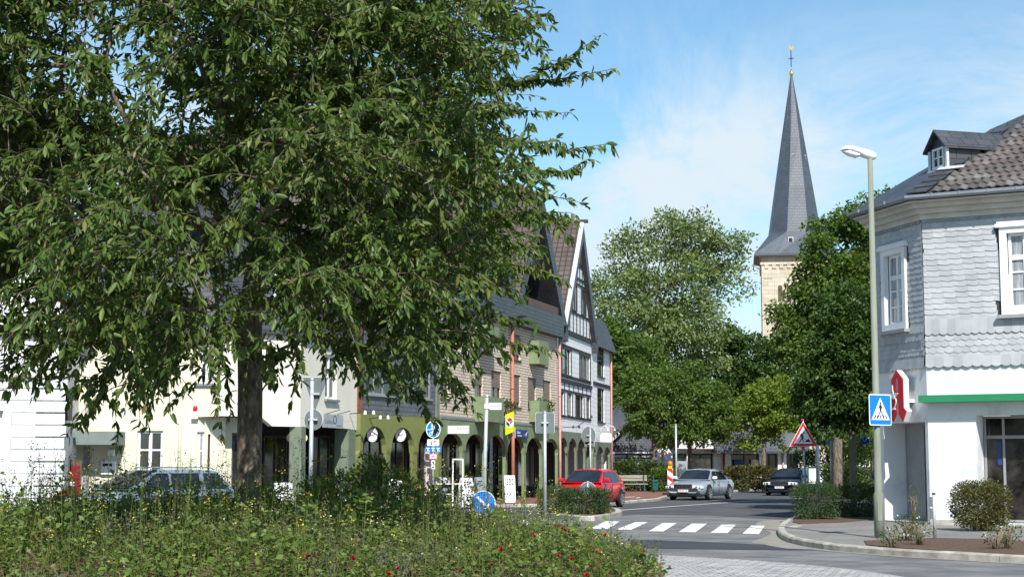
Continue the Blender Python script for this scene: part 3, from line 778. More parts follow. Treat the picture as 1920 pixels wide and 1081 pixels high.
# cornice, gutter
mb = MB()
for o, za, zb in ((.09, Z_SL1 + .02, Z_SL1 + .16), (.2, Z_SL1 + .162, Z_SL1 + .30), (.34, Z_SL1 + .302, Z_SL1 + .42), (.50, Z_SL1 + .422, Z_EV - .10)):
    mb.slab(offset_poly(foot, o), za, zb)
mb.build("cornice", M['cornice'], ph)
mb = MB(); e0, e1 = offset_poly(foot, .52), offset_poly(foot, .66)
for i in range(5):
    j = (i + 1) % 5
    a0, b0, a1, b1 = e0[i], e0[j], e1[i], e1[j]
    mb.mesh([(a0[0], a0[1], Z_EV - .08), (b0[0], b0[1], Z_EV - .08), (b1[0], b1[1], Z_EV - .04), (a1[0], a1[1], Z_EV - .04), (a1[0], a1[1], Z_EV + .03), (b1[0], b1[1], Z_EV + .03), (a0[0], a0[1], Z_EV + .02), (b0[0], b0[1], Z_EV + .02)],
            [(0, 3, 2, 1), (3, 4, 5, 2), (4, 6, 7, 5)])
    L = math.dist(a1, b1)
    for k in range(1, int(L / .7)):
        t = k * .7 / L; px_, py_ = a1[0] + (b1[0] - a1[0]) * t, a1[1] + (b1[1] - a1[1]) * t
        mb.box(px_ - .02, py_ - .02, Z_EV - .05, px_ + .02, py_ + .02, Z_EV + .04)
mb.build("gutter", M['zinc'], ph)
# hip roof
TP = 0.63; D_TOP = 3.55
ev = offset_poly(foot, .60); tp = offset_poly(foot, .60 - D_TOP); z_e, z_t = Z_EV + .03, Z_EV + .03 + TP * D_TOP
mb = MB()
for i in range(5):
    j = (i + 1) % 5
    mb.poly([(*ev[i], z_e), (*ev[j], z_e), (*tp[j], z_t), (*tp[i], z_t)])
q0 = ((tp[0][0] + tp[4][0]) / 2, (tp[0][1] + tp[4][1]) / 2); t4 = [q0, tp[1], tp[2], tp[3]]; mb.poly([(*tp[4], z_t), (*tp[0], z_t), (*q0, z_t + .01)])
t4[0] = (min(tp[0][0], tp[4][0]), min(tp[0][1], tp[4][1])); t5 = offset_poly(t4, -2.4)
for i in range(4):
    j = (i + 1) % 4
    mb.poly([(*t4[i], z_t), (*t4[j], z_t), (*t5[j], z_t + 2.4 * TP), (*t5[i], z_t + 2.4 * TP)])
mb.poly([(*p, z_t + 2.4 * TP) for p in t5])
roof = mb.build("roof", M['slate_roof'], ph)
# pantiles on the front slope
mb = MB(); sl = math.hypot(1, TP); vd = Vector((0, 1 / sl, TP / sl)); nn = Vector((0, -TP / sl, 1 / sl))
tw, th = 0.225, 0.30
hipx = lambda v: ev[0][0] + (tp[0][0] - ev[0][0]) * (v / (D_TOP * sl))
v = 0.04; row = 0
while v < (D_TOP + 2.0) * sl - th:
    x = ev[0][0] + (row % 2) * .06
    while x < FW + .5:
        if x > hipx(v + th * .6) + .50:
            P = []
            for a_, lift in ((0, .035), (th + .05, .012)):
                for k in range(6):
                    t = k / 5; wv = .020 * math.sin(2 * math.pi * t) - .005 * t
                    P.append(Vector((x + tw * t, ev[0][1], z_e)) + vd * (v + a_) + nn * (.03 + lift + wv))
            P2 = [p - nn * .03 for p in P[:6]]
            mb.mesh(P + P2, [(k, k + 1, k + 7, k + 6) for k in range(5)] + [(k + 1, k, 12 + k, 13 + k) for k in range(5)])
        x += tw
    v += th; row += 1
mb.build("roof_tiles", M['tile_piece'], roof)
# slate verge along the hip, lead patches
mb = MB()
for k in range(12):
    v0, v1 = k * .34, k * .34 + .36
    xa, xb = hipx(v0), hipx(v1)
    P = [Vector((xa + .02, ev[0][1], z_e)) + vd * v0 + nn * .075, Vector((xa + .52, ev[0][1], z_e)) + vd * v0 + nn * .09, Vector((xb + .52, ev[0][1], z_e)) + vd * v1 + nn * .06, Vector((xb + .02, ev[0][1], z_e)) + vd * v1 + nn * .045]
    mb.mesh(P + [p - nn * .03 for p in P], [(0, 1, 2, 3), (4, 5, 1, 0), (5, 6, 2, 1)])
mb.build("hip_slates", M['slate_roof'], roof)
mb = MB(); v0, v1 = 1.35, 1.55
P = [Vector((hipx(v0) + .05, ev[0][1], z_e)) + vd * v0 + nn * .10, Vector((hipx(v0) + .75, ev[0][1], z_e)) + vd * v0 + nn * .11, Vector((hipx(v1) + .7, ev[0][1], z_e)) + vd * v1 + nn * .10, Vector((hipx(v1) + .05, ev[0][1], z_e)) + vd * v1 + nn * .09]
mb.poly(P); mb.poly([p - nn * .02 for p in P]); mb.build("lead_flashing", M['lead'], roof)
# dormer on the corner slope
def dmap(mb, i0, s0=2.05, D0=1.45):
    zb = z_e + TP * D0 - .02
    for i in range(i0, len(mb.v)):
        x, y, z = mb.v[i]; mb.v[i] = cham(s0 + x * .84, -.60 + D0 + y * .9, zb + z * .82)
W = .50
mb = MB(); mb.box(-W, .0, -.35, -W + .10, 1.1, .72); mb.box(W - .10, .0, -.7, W, 1.1, .72); mb.box(-W + .1, .02, -.35, W - .1, 1.0, .02)
mb.prism([(-W, .72), (W, .72), (0, 1.18)], .03, 1.2); dmap(mb, 0); dm = mb.build("dormer", M['slate_roof'], ph)
mb = MB()
for sgn in (-1, 1):
    a = Vector((0, 0, 1.30)); b = Vector((sgn * (W + .16), 0, .66)); t = .07
    P = [(a.x, -.16, a.z), (b.x, -.16, b.z), (b.x, 2.1, b.z), (a.x, 2.1, a.z)]
    Q = [(p[0], p[1], p[2] - t) for p in P]
    mb.mesh(P + Q, [(0, 1, 2, 3), (7, 6, 5, 4), (0, 4, 5, 1), (1, 5, 6, 2)])
dmap(mb, 0); mb.build("dormer_roof", M['slate_roof'], dm)
mb = MB(); mb.frame(-.34, .04, .34, .70, .07, -.03, .05); mb.box(-.03, -.025, .1, .03, .03, .64); mb.box(-.28, -.02, .36, .28, .03, .40)
dmap(mb, 0); dw = mb.build("dormer_window", M['white_frame'], dm)
mb = MB(); mb.box(-.3, .02, .08, .3, .03, .66); dmap(mb, 0); mb.build("pane", M['glass'], dw)
mb = MB(); mb.box(-W - .04, -.1, -.06, W + .04, .03, .0); mb.box(-W - .05, -.05, .0, -W + .06, .03, .66); mb.box(W - .06, -.05, .0, W + .05, .03, .66)
dmap(mb, 0); mb.build("dormer_trim", M['lead'], dm)
# green fascia band
gz = zc(749)
gb = thing("green_fascia_band", "bright green flat canopy band over the white pharmacy front", "fascia", (C1.x, C1.y, 0), ph_rz)
mb = MB(); mb.slab([(-.12, -.002), (-.12, -.42), (FW, -.42), (FW, -.002)], gz - .08, gz + .10)
mb.build("canopy", M['pharma_green'], gb)
# red A sign of the pharmacy
sg = thing("pharmacy_sign", "large red Gothic letter A pharmacy sign with white cup and snake on the corner wall", "sign", (C1.x, C1.y, 0), ph_rz)
s_c = 1.62; a0 = at(1690, 791, 42.2).z; a1 = at(1690, 695, 42.2).z; hh = a1 - a0; hw = .46
def AX(x, z): return (s_c + x * hw, a0 + z * hh)
Apoly_l = [(-1.0, .12), (-.72, .0), (-.25, .16), (-.25, .40), (.0, .40), (.0, .62), (-.15, .62), (-.15, .80), (0, .92), (-.05, 1.0), (-.62, .80), (-.62, .30)]
Apoly_r = [(.28, .12), (.72, .0), (1.05, .20), (.72, .30), (.72, .84), (0, 1.0), (-.05, 1.0), (0, .92), (.16, .76), (.16, .62), (0, .62), (0, .40), (.16, .40), (.16, .2)]
for nm, y0, y1, m_, gr in (("letter_sides", -.30, -.15, 'white_enamel', 0.0), ("letter_face", -.325, -.301, 'pharma_red', 0.0)):
    mb = MB()
    for P in ([(-.62, .24), (-.95, .14), (-.55, .0), (-.12, .15), (-.12, .84), (-.05, .88), (-.05, 1.0), (-.62, .82)],
              [(-.05, .88), (.12, .80), (.12, .18), (.12, .14), (.55, .0), (.95, .2), (.66, .27), (.66, .82), (-.05, 1.0)],
              [(-.121, .38), (.121, .38), (.121, .58), (-.121, .58)]):
        mb.prism([AX(*p) for p in P], y0, y1)
    chmap(mb, 0); mb.build(nm, M[m_], sg)
mb = MB(); c0 = AX(-.35, .52)
mb.prism([(c0[0] - .2, c0[1] + .02), (c0[0] - .05, c0[1] - .10), (c0[0] + .05, c0[1] - .10), (c0[0] + .2, c0[1] + .02)], -.34, -.326)
mb.box(c0[0] - .22, -.342, c0[1] + .022, c0[0] + .22, -.326, c0[1] + .05)
pts = [(c0[0] + .12 * math.sin(t * 5.2) * (.5 if t > .45 else 1), c0[1] - .36 + t * .62) for t in np.linspace(0, 1, 22)]
for (xa, za), (xb, zb) in zip(pts[:-1], pts[1:]): mb.bar((xa, -.336, za), (xb, -.336, zb), .03, .02, (0, 1, 0))
mb.prism([(c0[0] - .1, c0[1] - .38), (c0[0] + .1, c0[1] - .38), (c0[0] + .04, c0[1] - .33), (c0[0] - .04, c0[1] - .33)], -.34, -.326)
chmap(mb, 0); mb.build("cup_and_snake", M['sign_white'], sg)
mb = MB(); mb.box(s_c - .3, -.15, a0 + .5, s_c + .3, .0, a0 + .58); chmap(mb, 0); mb.build("bracket", M['white_enamel'], sg)
# ------------------------------------------------------------------ the row of houses along the street (far right to near left)
PA, PB, PC, PD = (4.36, 86.0), (2.18, 76.8), (-2.77, 60.3), (-5.29, 54.7)
# --- half-timbered gable house
F1 = Facade(PB, PA)
h1 = thing("half_timbered_house", "white half-timbered gable house with dark beams and brown tiled roof at the row end", "house", F1.A, F1.rz)
L = F1.L; zt = 3.25; zm = 8.75
xa = F1.u(1085, 500); z_ap = F1.z(416, xa); x_l, x_r = xa - 4.35, xa + 3.75
rows = [(1, 735, 775), (2, 655, 694)]
H1 = []; dec = []
z_b, z_t = 4.05, 5.20
for px0, px1 in ((1050, 1057), (1064, 1072), (1079, 1094), (1100, 1106)): H1.append((F1.u(px0), z_b, F1.u(px1), z_t))
for px0, px1 in ((1050, 1070), (1087, 1106)): H1.append((F1.u(px0), 6.05, F1.u(px1), 7.35))
mb = MB(); wall(mb, 0, L, zt, zm, H1, 0, .12)
mb.poly([(L, 0, zt), (L, 10, zt), (L, 10, zm), (L, 0, zm)])
k = (z_ap - zm) / 4.35
mb.poly([(xa - 4.2, 0.0, zm), (xa + 3.6, 0.0, zm), (xa, 0.0, z_ap - .2)])
mb.build("wall", M['siding_white'], h1)
for i, (a, b, c, d) in enumerate(H1):
    window(h1, a, b, c, d, .05, 'dark_frame', 'net_curtain' if i % 2 else 'glass', .05, 3 if c - a > 1.4 else 1, 1, .03, .12)
mb = MB(); tb = .13
def tbox(x0, z0, x1, z1, y=-.045): mb.box(x0, y, z0, x1, .01, z1)
xw0, xw1 = F1.u(1049) - .05, F1.u(1107) + .05
tbox(xw0, 3.94, xw1, 4.03); tbox(xw0, 5.22, xw1, 5.30); tbox(xw0, 5.62, xw1 + .2, 5.80, -.07)
for x in np.linspace(xw0, xw1, 8): tbox(x - .03, 5.305, x + .03, 5.615, -.04)
for a, b, c, d in H1[:4]: tbox(a - .06, 4.035, a - .005, 5.215, -.042); tbox(c + .005, 4.035, c + .06, 5.215, -.042)
tbox(xw0, 5.88, xw1, 6.03); tbox(xw0, 7.37, xw1, 7.5)
for a, b, c, d in H1[4:]: tbox(a - .12, 6.035, a - .005, 7.365, -.042); tbox(c + .005, 6.035, c + .12, 7.365, -.042)
tbox(xw0 - .1, 8.05, xw1 + .2, 8.28, -.08)
def gspan(z): return xa - 4.2 * (z_ap - .2 - z) / (z_ap - .2 - zm), xa + 3.6 * (z_ap - .2 - z) / (z_ap - .2 - zm)
for z in (zm + .5, zm + 2.05, zm + 2.35, zm + 3.05):
    a, b = gspan(z + .1); tbox(a, z, b, z + .1, -.05)
for x in np.linspace(xa - 3.4, xa + 2.9, 8):
    zz = min(zm + .5, zm + 4)
    tbox(x - .03, 8.285, x + .03, zm + .495, -.042)
for x in np.linspace(xa - 1.9, xa + 1.6, 6): tbox(x - .028, zm + 2.15, x + .028, zm + 3.04, -.04)
mb.build("timber_frame", M['timber_dark'], h1)
for a, b in ((xa - 2.0, xa - .75), (xa + .55, xa + 1.75)):
    window(h1, a, zm + .62, b, zm + 2.0, -.075, 'dark_frame', 'glass', .07, 2, 1, .04)
mb = MB(); a, b = gspan(zm + 3.2); z0_ = zm + 3.18
mb.poly([(a, -.03, z0_), (b, -.03, z0_), (b - .75, -.03, z0_ + 1.35), (a + .85, -.03, z0_ + 1.35)]); 
lz = mb.build("gable_glazing", M['glass'], h1)
mb = MB()
for x in (xa - .35, xa + .3): mb.box(x - .05, -.09, z0_, x + .05, -.035, z0_ + 1.35)
mb.build("mullion", M['dark_frame'], lz)
# roof with slated barge boards
mb = MB(); gable_roof(mb, x_l - .25, xa, x_r + .25, zm - .3, z_ap, zm - .3, -.22, 11); r1 = mb.build("roof", M['tile_brown'], h1)
mb = MB()
for sx, xe in ((-1, x_l - .25), (1, x_r + .25)):
    P = [(xe, -.26, zm - .35), (xa, -.26, z_ap - .02), (xa, -.26, z_ap - .95), (xe - sx * .42, -.26, zm - .75)]
    Q = [(p[0], -.05 if i > 1 else -.35, p[2]) for i, p in enumerate(P)]
    Q = [(p[0], -.03, p[2]) for p in P]
    mb.mesh(P + Q, [(0, 1, 2, 3), (3, 2, 6, 7), (4, 7, 6, 5)])
mb.box(x_l - .35, -.26, 7.6, x_l + .25, .0, zm - .3); mb.box(x_r - .25, -.26, 7.6, x_r + .35, .0, zm - .3)
mb.build("barge_board", M['slate_dark'], r1)
mb = MB()
mb.mesh([(x_l - .30, -.31, zm - .32), (xa, -.31, z_ap + .05), (xa, -.10, z_ap + .06), (x_l - .30, -.10, zm - .30), (x_l - .30, -.31, zm - .45), (xa, -.31, z_ap - .08)], [(0, 1, 2, 3), (4, 5, 1, 0)])
mb.build("verge_flashing", M['lead'], r1)
mb = MB()
for i in range(9): mb.tube([(xa, -.5 + i * .42, z_ap + .02), (xa, -.5 + i * .42 + .4, z_ap + .035)], .1, 8)
mb.build("ridge_tiles", M['tile_brown'], r1)
# arcade
bx = [F1.u(p) for p in (1048, 1064, 1067, 1089, 1091, 1108, 1110)]
w_ = L / 4.0
arcade(h1, [(i * w_ + .16, (i + 1) * w_ - .16) for i in range(4)], 2.35, 2.95, zt, -.04, .12, 'green_grey', .1, .28)
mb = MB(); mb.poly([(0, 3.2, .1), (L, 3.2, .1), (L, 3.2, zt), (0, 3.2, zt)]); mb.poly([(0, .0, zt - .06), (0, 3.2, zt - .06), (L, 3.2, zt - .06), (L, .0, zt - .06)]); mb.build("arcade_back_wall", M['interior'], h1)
for i in range(3): window(h1, .8 + i * 3, .5, 3.2 + i * 3, 2.6, 3.12, 'dark_frame', 'glass_shop', .08, 2, 1, name="shop_window")
downpipe(h1, -.12, -.14, .1, 8.0, 'pink_pipe', .06, kick=(2.5, -.2, -.05))
# --- flat end wing
PE = Vector((*PA, 0)) + F1.d * .02 + Vector((F1.d.y * -1, F1.d.x, 0)) * .3
F2 = Facade((PE.x, PE.y), (PE.x + F1.d.x * 7.0, PE.y + F1.d.y * 7.0)); WLn = 7.0
h2 = thing("slate_topped_wing", "narrow white clapboard house wing with dark slate parapet beyond the half-timbered gable", "house", F2.A, F2.rz)
ux0, ux1 = F2.u(1120), F2.u(1133)
H2 = [(ux0, 4.0, ux1, 5.9), (ux0, 6.55, ux1, 8.3)]
mb = MB(); wall(mb, 0, WLn, 2.9, 8.0 + .5, H2, 0, .12); mb.poly([(WLn, 0, .1), (WLn, 8, .1), (WLn, 8, 8.5), (WLn, 0, 8.5)]); mb.build("wall", M['siding_white'], h2)
for h in H2: window(h2, *h, .05, 'dark_frame', 'glass', .08, 1, 1, .04, .12, zsplit=[h[3] - .55])
mb = MB(); mb.box(-.1, -.06, 6.0, WLn + .05, .01, 6.18); mb.build("timber_frame", M['timber_dark'], h2)
mb = MB(); mb.mesh([(-.1, -.35, 8.1), (WLn + .3, -.35, 8.1), (WLn + .3, .3, 9.9), (-.1, .3, 9.9), (-.1, 8, 10.4), (WLn + .3, 8, 10.4), (WLn + .3, 8, 8.1), (-.1, .0, 8.1), (WLn + .3, .0, 8.1)], [(0, 1, 2, 3), (3, 2, 5, 4), (1, 6, 5, 2), (0, 7, 8, 1)])
mb.build("roof", M['slate_dark'], h2)
downpipe(h2, WLn - .1, -.1, .1, 8.2, 'pink_pipe', .055)
arcade(h2, [(.25, 2.1), (2.5, 4.4), (4.8, 6.7)], 2.2, 2.65, 2.9, -.04, .12, 'green_grey', .1, .28)
mb = MB(); mb.poly([(0, 3, .1), (WLn, 3, .1), (WLn, 3, 2.9), (0, 3, 2.9)]); mb.poly([(0, .3, 2.85), (0, 3, 2.85), (WLn, 3, 2.85), (WLn, .3, 2.85)]); mb.build("arcade_back_wall", M['interior'], h2)
# --- beige brick house with two loggia gables
F3 = Facade(PC, PB)
h3 = thing("beige_brick_house", "long beige brick house with roller shutters above green arches and steep brown roofs", "house", F3.A, F3.rz)
L = F3.L; zt = 3.35; ze = 7.75
U = F3.u
wr = [(826, 842), (890, 906), (921, 940), (960, 976), (990, 1005), (1018, 1033)]
H3 = [(U(a), 4.15, U(b), 5.55) for a, b in wr] + [(U(a), 6.2, U(b), 7.3) for a, b in ((832, 848), (903, 917), (960, 976), (1008, 1026))]
mb = MB(); wall(mb, 0, L, zt, ze, H3, 0, .16); mb.poly([(0, 0, zt), (0, 0, ze), (0, 9, ze), (0, 9, zt)]); mb.build("wall", M['brick_beige'], h3)
for i, h in enumerate(H3):
    f = window(h3, *h, .09, 'brown_frame', 'glass', .07, 2 if i in (2, 4) else 1, 1, .035, .14)
    frac = (.85, .5, .5, .15, .2, .35, .6, .5, .2, .5)[i]
    mb = MB(); mb.box(h[0] + .03, .055, h[1] + (h[3] - h[1]) * frac, h[2] - .03, .085, h[3] - .01); mb.build("roller_shutter", M['shutter'], f)
# bays of the arcade
nb = 6; w_ = L / nb
arcade(h3, [(i * w_ + .17, (i + 1) * w_ - .17) for i in range(nb)], 2.2, 2.85, zt - .02, -.08, .10, 'green_mint', .1, .30)
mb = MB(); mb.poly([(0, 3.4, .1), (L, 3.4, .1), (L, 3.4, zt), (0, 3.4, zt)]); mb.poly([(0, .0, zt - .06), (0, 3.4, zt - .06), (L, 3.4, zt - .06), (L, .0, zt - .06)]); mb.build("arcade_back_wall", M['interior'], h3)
for i in range(nb): window(h3, i * w_ + .3, .5, (i + 1) * w_ - .3, 2.6, 3.3, 'dark_frame', 'glass_shop', .08, 2, 1, name="shop_window")
mb = MB(); mb.box(0, -.10, zt, L, .0, zt + .1); mb.build("string_course", M['grey_fascia'], h3)
def balcony(px0, px1, py, z0, z1, out=.55):
    a, b = U(px0, py), U(px1, py)
    mb = MB(); mb.box(a, -out, z0, b, -out + .1, z1); mb.box(a, -out + .1, z0, a + .1, -.01, z1); mb.box(b - .1, -out + .1, z0, b, -.01, z1); mb.box(a + .1, -out + .1, z0, b - .1, -.01, z0 + .12)
    return mb.build("balcony", M['green_mint'], h3)
# balconies: near-side cheek seen full-on, front seen edge-on
bal = [balcony(886, 921, 780, 3.35, 4.35), balcony(992, 1010, 790, 3.55, 4.50, .48), balcony(992, 1010, 695, 6.15, 7.2, .48), balcony(888, 912, 680, 6.45, 7.25)]
downpipe(h3, U(955), -.14, .1, ze, 'copper', .075, kick=(2.9, -.25, -.1))
# slate mansard edge, two tall gables with loggias
mb = MB(); mb.box(-.1, -.35, ze - .05, L - .05, .25, ze + .95); mb.build("slate_eaves_band", M['slate_dark'], h3)
for i, (pxa, pya) in enumerate(((905, 316), (1006, 365))):
    xa = U(pxa, pya); zA = F3.z(pya, xa); hw_ = 4.3
    zb = ze + .95
    mb = MB(); gable_roof(mb, xa - hw_, xa, xa + hw_, zb - .35, zA, zb - .35, -.28, 11); rf = mb.build("roof", M['tile_brown'], h3)
    mb = MB()
    for sx in (-1, 1):
        P = [(xa + sx * (hw_ + .05), -.32, zb - .4), (xa, -.32, zA + .02), (xa, -.32, zA - 1.1), (xa + sx * (hw_ - .6), -.32, zb - .4)]
        Q = [(p[0], 1.3, p[2]) for p in P[2:]]
        mb.mesh(P + Q, [(0, 1, 2, 3), (3, 2, 4, 5)])
    mb.build("barge_board", M['slate_dark'], rf)
    kk = (zA - zb) / hw_
    mb = MB(); mb.poly([(xa - 3.6, 1.2, zb - .2), (xa + 3.6, 1.2, zb - .2), (xa, 1.2, zA - .9)]); mb.build("gable_wall", M['brown_frame'], h3)
    for s_ in (-1, 1):
        window(h3, xa + s_ * 1.05 - .6, zb + .25, xa + s_ * 1.05 + .6, zb + 1.75, 1.1, 'dark_frame', 'glass', .08, 2, 1)
    window(h3, xa - .6, zb + 2.6, xa + .6, zb + 3.9, .25, 'dark_frame', 'glass', .08, 2, 1)
    mb = MB(); mb.box(xa - 1.75, .25, zb + 1.9, xa + 1.75, 1.15, zb + 2.5); mb.build("gallery_parapet", M['slate_dark'], h3)
    mb = MB(); mb.box(xa - 2.7, -.3, zb + .02, xa + 2.7, -.2, zb + .35); mb.build("loggia_parapet", M['brown_frame'], h3)
    mb = MB(); mb.tube([(xa, -.5, zA + .02), (xa, 10, zA + .03)], .1, 8); mb.build("ridge_tiles", M['tile_brown'], rf)
# --- dark slate house
F4 = Facade(PD, PC)
h4 = thing("dark_slate_house", "dark slate clad house above olive green arches, left of the beige brick house", "house", F4.A, F4.rz)
L = F4.L; U4 = F4.u; zt = 3.38
H4 = [(U4(686), 4.05, U4(736), 5.45), (U4(760), 4.05, U4(808), 5.45), (U4(700), 6.6, U4(740), 7.9), (U4(765), 6.6, U4(805), 7.9)]
mb = MB(); wall(mb, .3, L - .25, zt, 8.6, H4, 0, .14); mb.build("wall", M['slate_mid'], h4)
mb = MB(); mb.box(0, -.05, zt, .3, .4, 8.6); mb.build("brick_strip", M['brick_red'], h4)
mb = MB(); mb.box(L - .25, -.06, zt, L, .4, 8.6); mb.build("rendered_strip", M['green_grey'], h4)
for h in H4: window(h4, *h, .04, 'grey_frame', 'glass', .07, 3, 1, .04, .12)
w_ = L / 3
arcade(h4, [(i * w_ + .17, (i + 1) * w_ - .17) for i in range(3)], 2.1, 2.95, zt - .02, -.14, .06, 'green_concrete', .1, .32)
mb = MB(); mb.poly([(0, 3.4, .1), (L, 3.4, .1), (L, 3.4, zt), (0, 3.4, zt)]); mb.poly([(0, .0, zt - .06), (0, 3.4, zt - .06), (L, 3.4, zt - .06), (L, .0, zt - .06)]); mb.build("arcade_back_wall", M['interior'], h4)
for i in range(3): window(h4, i * w_ + .3, .5, (i + 1) * w_ - .3, 2.7, 3.3, 'dark_frame', 'glass_shop', .08, 2, 1, name="shop_window")
xa = L * .52; zA = 14.4
mb = MB(); gable_roof(mb, xa - 4.2, xa, xa + 4.2, 8.3, zA, 8.3, -.45, 11); rf = mb.build("roof", M['tile_brown'], h4)
mb = MB()
for sx in (-1, 1):
    P = [(xa + sx * 4.25, -.52, 8.25), (xa, -.52, zA + .02), (xa, -.52, zA - 1.1), (xa + sx * 3.6, -.52, 8.25)]
    Q = [(p[0], 1.3, p[2]) for p in P[2:]]
    mb.mesh(P + Q, [(0, 1, 2, 3), (3, 2, 4, 5)])
mb.build("barge_board", M['slate_dark'], rf)
mb = MB(); mb.poly([(xa - 3.6, 1.0, 8.5), (xa + 3.6, 1.0, 8.5), (xa, 1.0, zA - .9)]); mb.build("gable_wall", M['brick_red'], h4)
for s_ in (-1, 1): window(h4, xa + s_ * 1.1 - .6, 9.0, xa + s_ * 1.1 + .6, 10.4, .9, 'white_frame', 'glass', .08, 2, 1)
# --- cream house with its oriel and lower wing
OC = (-6.6, 50.0); OL = (-8.79, 48.2)
F5 = Facade(OC, PD)                       # side of the oriel, facing the street
F6 = Facade(OL, OC)                       # bright front of the oriel
h5 = thing("cream_house", "cream rendered house with projecting oriel on green pillars and slate mansard roof", "house", (OC[0], OC[1], 0), F5.rz)
L5 = F5.L; L6 = F6.L
def f6map(mb, i0, c):
    """points of front 6 into the local frame of the cream house"""
    cz, sz = math.cos(-F5.rz), math.sin(-F5.rz)
    for i in range(i0, len(mb.v)):
        x, y, z = mb.v[i]
        wx = c.A.x + c.d.x * x - c.d.y * y - OC[0]; wy = c.A.y + c.d.y * x + c.d.x * y - OC[1]
        mb.v[i] = (wx * cz - wy * sz, wx * sz + wy * cz, z)
def cwin(c, x0, z0, x1, z1, y=.08, gm='glass', nz=3, nx=2, casing=True):
    mb = MB(); mb.frame(x0, z0, x1, z1, .08, y, y + .06)
    for i in range(1, nx): x = x0 + (x1 - x0) * i / nx; mb.box(x - .05, y - .01, z0 + .08, x + .05, y + .055, z1 - .08)
    for i in range(1, nz): z = z0 + (z1 - z0) * i / nz; mb.box(x0 + .08, y + .005, z - .025, x1 - .08, y + .05, z + .025)
    f6map(mb, 0, c); w = mb.build("window", M['white_frame'], h5)
    mb = MB(); mb.box(x0 + .04, y + .03, z0 + .04, x1 - .04, y + .04, z1 - .04); f6map(mb, 0, c); mb.build("pane", M[gm], w)
    mb = MB(); mb.box(x0 - .08, -.1, z0 - .08, x1 + .08, y, z0 - .003); f6map(mb, 0, c); mb.build("sill", M['zinc'], w)
zo0, zo1 = 2.80, 5.62
A7 = Vector((-13.6, 49.3, 0)); B7 = Vector((-8.75, 49.0, 0))
F7 = Facade((A7.x, A7.y), (B7.x, B7.y))
W7 = [(F7.u(259), .3, F7.u(307), 2.66), (F7.u(371), .3, F7.u(396), 2.62), (F7.u(272), 4.15, F7.u(312), 5.25), (F7.u(372), 4.1, F7.u(400), 5.35)]
mb = MB()
wall(mb, 0, L5, zo0 + .28, zo1, [(2.0, 3.75, 3.0, 5.2)], 0, .14)
# stepped undersides
for a, b in ((0.0, .55), (L5 - 1.9, L5)):
    mb.prism([(a, zo0), (b, zo0), (b, zo0 + .279), (a, zo0 + .279)] if a == 0 else [(a, zo0 + .05), (b, zo0), (b, zo0 + .279), (a - .5, zo0 + .279)], .002, .25)
i0 = len(mb.v)
wall(mb, 0, L6, zo0 + .28, zo1, [], 0, .14)
mb.prism([(L6 - 1.0, zo0), (L6 - .01, zo0), (L6 - .01, zo0 + .279), (L6 - 1.4, zo0 + .279)], .002, .25)
f6map(mb, i0, F6)
mb.build("oriel_wall", M['plaster_pale'], h5)
mb = MB(); i0 = 0
wall(mb, 0, F7.L, .1, zo1 + .05, W7, 0, .12); f6map(mb, 0, F7); mb.build("wing_wall", M['plaster_cream'], h5)
for i, h in enumerate(W7): cwin(F7, *h, nz=4 if i < 2 else 2, gm='net_curtain' if i == 1 else 'glass')
cwin(F5, 2.0, 3.75, 3.0, 5.2, nz=2)
# recessed ground floor, pillars, underside
mb = MB(); mb.poly([(.02, .02, zo0 + .27), (L5, .02, zo0 + .27), (L5, 5, zo0 + .27), (-.5, 5, zo0 + .27), (-2.28, 1.66, zo0 + .27)])
mb.poly([(-.9, 2.4, .1), (L5, 2.4, .1), (L5, 2.4, zo0 + .3), (-.9, 2.4, zo0 + .3)]); mb.build("recess_wall", M['interior'], h5)
mb = MB(); 
for x in (.2, 2.4): window(h5, x, .5, x + 1.9, 2.6, 2.3, 'dark_frame', 'glass_shop', .08, 2, 1, name="shop_window")
mb = MB(); mb.box(-.12, -.1, .1, .22, .3, zo0); mb.build("column", M['green_grey'], h5)
mb = MB(); mb.box(L5 - .75, .0, .1, L5 - .1, .5, zo0); mb.build("column", M['green_grey'], h5)
i0 = 0; mb = MB(); wall(mb, .0, L6 - .9, .1, zo0 + .3, [(.12, .15, .52, 2.55), (.95, .15, 1.75, 2.6)], .9, .1); f6map(mb, 0, F6); mb.build("entrance_wall", M['plaster_cream'], h5)
mb = MB(); mb.frame(.12, .15, .52, 2.55, .06, .95, 1.0); mb.frame(.95, .15, 1.75, 2.6, .07, .95, 1.0); mb.box(.18, .955, 1.75, .46, .99, 1.85); f6map(mb, 0, F6); ew = mb.build("entrance_window", M['brown_frame'], h5)
mb = MB(); mb.box(.15, .98, .18, .5, .99, 2.5); mb.box(1.0, .98, .18, 1.7, .99, 2.55); f6map(mb, 0, F6); mb.build("pane", M['glass'], ew)
# slate mansard over it all, with white dormer windows
mb = MB()
def mans(c, x0, x1, z0, z1, y0=-.15, lean=.9):
    i0 = len(mb.v); mb.poly([(x0, y0, z0), (x1, y0, z0), (x1, y0 + lean, z1), (x0, y0 + lean, z1)]); mb.poly([(x0, y0, z0 - .12), (x1, y0, z0 - .12), (x1, y0, z0), (x0, y0, z0)]); mb.poly([(x0, y0, z0 - .12), (x0, .2, z0 - .12), (x1, .2, z0 - .12), (x1, y0, z0 - .12)])
    mb.poly([(x0, y0 + lean, z1), (x1, y0 + lean, z1), (x1, y0 + 5, z1 + 2.6), (x0, y0 + 5, z1 + 2.6)]); f6map(mb, i0, c)
mans(F5, -.1, L5, zo1 + .1, 8.6); mans(F6, -.05, L6 + .1, zo1 + .1, 8.6); mans(F7, -.2, F7.L + .3, zo1 + .15, 8.4)
mb.build("roof", M['slate_dark'], h5)
